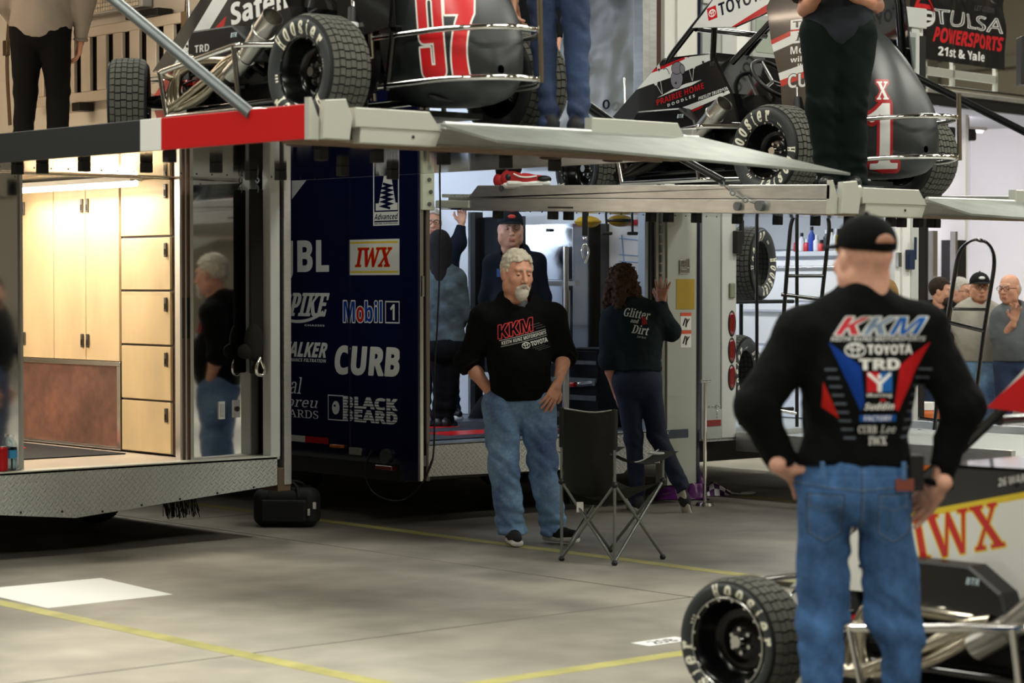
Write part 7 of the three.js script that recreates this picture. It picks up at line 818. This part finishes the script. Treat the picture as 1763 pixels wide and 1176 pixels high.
{ // black tube handrails on the low deck
  const A = (px, py, d = 17.2) => onD(px, py, d), t = thing('handrail_frame', 'black tube handrail standing in front of the white counter', 'handrail'); part('hoop', bent([A(1334, 735), A(1345, 600), A(1362, 372), A(1395, 340), A(1430, 372), A(1414, 520), A(1405, 735)], 0.016, 10, 0.12), M.gloss, t); part('crossbar', rod(A(1356, 475), A(1417, 475), 0.014), M.gloss, t); part('crossbar', rod(A(1345, 507), A(1450, 520), 0.015), M.gloss, t); part('upright', rod(A(1372, 372), A(1372, 735), 0.014), M.gloss, t); part('upright', rod(A(1303, 374), A(1303, 740), 0.014), M.gloss, t); part('crossbar', rod(A(1303, 700), A(1372, 712), 0.014), M.chrome, t);
  const D = 18.0, B = (px, py) => onD(px, py, D), u = thing('handrail_frame', 'black tube handrail with a rounded top beside the grey T-shirt', 'handrail'); part('hoop', bent([B(1605, 788), B(1612, 700), B(1630, 560), B(1650, 432), B(1672, 412), B(1702, 416), B(1714, 446), B(1694, 568), B(1680, 680), B(1668, 788)], 0.017, 10, 0.12), M.gloss, u); part('crossbar', rod(B(1640, 532), B(1698, 533), 0.013), M.gloss, u); part('crossbar', rod(B(1600, 547), B(1694, 570), 0.017), M.gloss, u); part('rung', rod(B(1582, 720), B(1676, 732), 0.013), M.gloss, u); part('rung', rod(B(1580, 742), B(1672, 752), 0.013), M.gloss, u); part('foot', at(new THREE.CylinderGeometry(0.03, 0.04, 0.03, 12), ...B(1605, 790).toArray()), mtl(0x8a5a34, 0.6), u);
  const q = onD(1592, 690, 19.5), c = thing('orange_cooler', 'small orange cooler behind the printed shirt', 'cooler', [q.x, 0, q.z], -YAW); part('body', lathe([[0.001, 0], [0.11, 0], [0.13, 0.02], [0.14, 0.5], [0.12, 0.55], [0.001, 0.56]], 24), mtl(0xd0692a, 0.5), c); part('lid', at(new THREE.CylinderGeometry(0.12, 0.13, 0.06, 24), 0, 0.57, 0), M.white, c); part('stand', bx(-0.14, 0.14, -0.0, 0.02, -0.14, 0.14), M.black, c);
}
{ // jack handle, plastic and flag near the navy trailer
  const p = onZ(1214, 650, -11.55), t = thing('chrome_stand', 'thin chrome stand with a small T handle between the navy and white trailers', 'stand', [p.x, 0, -11.55]); part('pole', rod([0, 0.02, 0], [0, 0.9, 0], 0.013, 12), M.chrome, t); part('tee_handle', rod([-0.05, 0.9, 0], [0.05, 0.9, 0], 0.012), M.chrome, t); part('base', at(new THREE.CylinderGeometry(0.06, 0.07, 0.02, 20), 0, 0.012, 0), M.satin, t);
  const crumple = (w, d, h, k, n = 34) => { const g = new THREE.PlaneGeometry(w, d, n, n).rotateX(-PI / 2), q = g.attributes.position; for (let i = 0; i < q.count; i++) { const x = q.getX(i), z = q.getZ(i), e = Math.max(0, 1 - (2 * x / w) ** 2) * Math.max(0, 1 - (2 * z / d) ** 2); q.setXYZ(i, x + 0.03 * noise3(x * 9, z * 9, k), 0.006 + h * e * Math.abs(noise3(x * 6, z * 6, k + 2)) + 0.5 * h * e * Math.abs(noise3(x * 16, z * 16, k)), z + 0.03 * noise3(x * 9, z * 9, k + 5)); } g.computeVertexNormals(); return g; };
  const a = onY(1170, 858, 0), b = thing('purple_plastic', 'crumpled purple plastic wrap on the floor behind the curly-haired person', 'wrap', [a.x, 0, a.z], -YAW); part('sheet', crumple(0.42, 0.3, 0.09, 3), mtl(0x6a2b78, 0.25, 0, { side: THREE.DoubleSide, clearcoat: 0.6 }), b); part('raised_fold', crumple(0.2, 0.2, 0.36, 9).translate(0.1, 0.0, 0), mtl(0x7c3a88, 0.2, 0, { side: THREE.DoubleSide, clearcoat: 0.8 }), b);
  const chk = canvasTex(256, 256, (g, w, h) => { g.fillStyle = '#efeaf2'; g.fillRect(0, 0, w, h); g.fillStyle = '#4a1d55'; for (let i = 0; i < 6; i++) for (let j = 0; j < 6; j++) if ((i + j) % 2) g.fillRect(i * 43, j * 43, 43, 43); }), c = onY(1232, 852, 0), f = thing('checkered_cloth', 'purple and white checkered cloth on the floor by the chrome stand', 'cloth', [c.x, 0, c.z], -YAW); part('cloth', crumple(0.24, 0.26, 0.12, 6), mtl(0xffffff, 0.6, 0, { map: chk, side: THREE.DoubleSide }), f); part('cord', tube([[0.1, 0.02, 0], [0.18, 0.012, 0.05], [0.28, 0.012, 0.02], [0.3, 0.014, -0.06], [0.2, 0.012, -0.05]], 0.005, 6), M.whitePaint, f);
  const tg = onY(1140, 1105, 0), s = thing('floor_label', 'white taped label with black characters on the concrete by the front tire', 'label', [tg.x, 0.001, tg.z], 0); part('tape', quad([-0.14, 0.001, 0.06], [0.14, 0.001, 0.06], [0.14, 0.001, -0.06], [-0.14, 0.001, -0.06]), mtl(0xffffff, 0.6, 0, { map: canvasTex(256, 110, (g, w, h) => { g.fillStyle = '#ececea'; g.fillRect(0, 0, w, h); fit(g, '20B', 60, 20, 140, 70, 'bold {}px sans-serif', '#26262a'); }) }), s);
}
renderer.render(scene, camera);
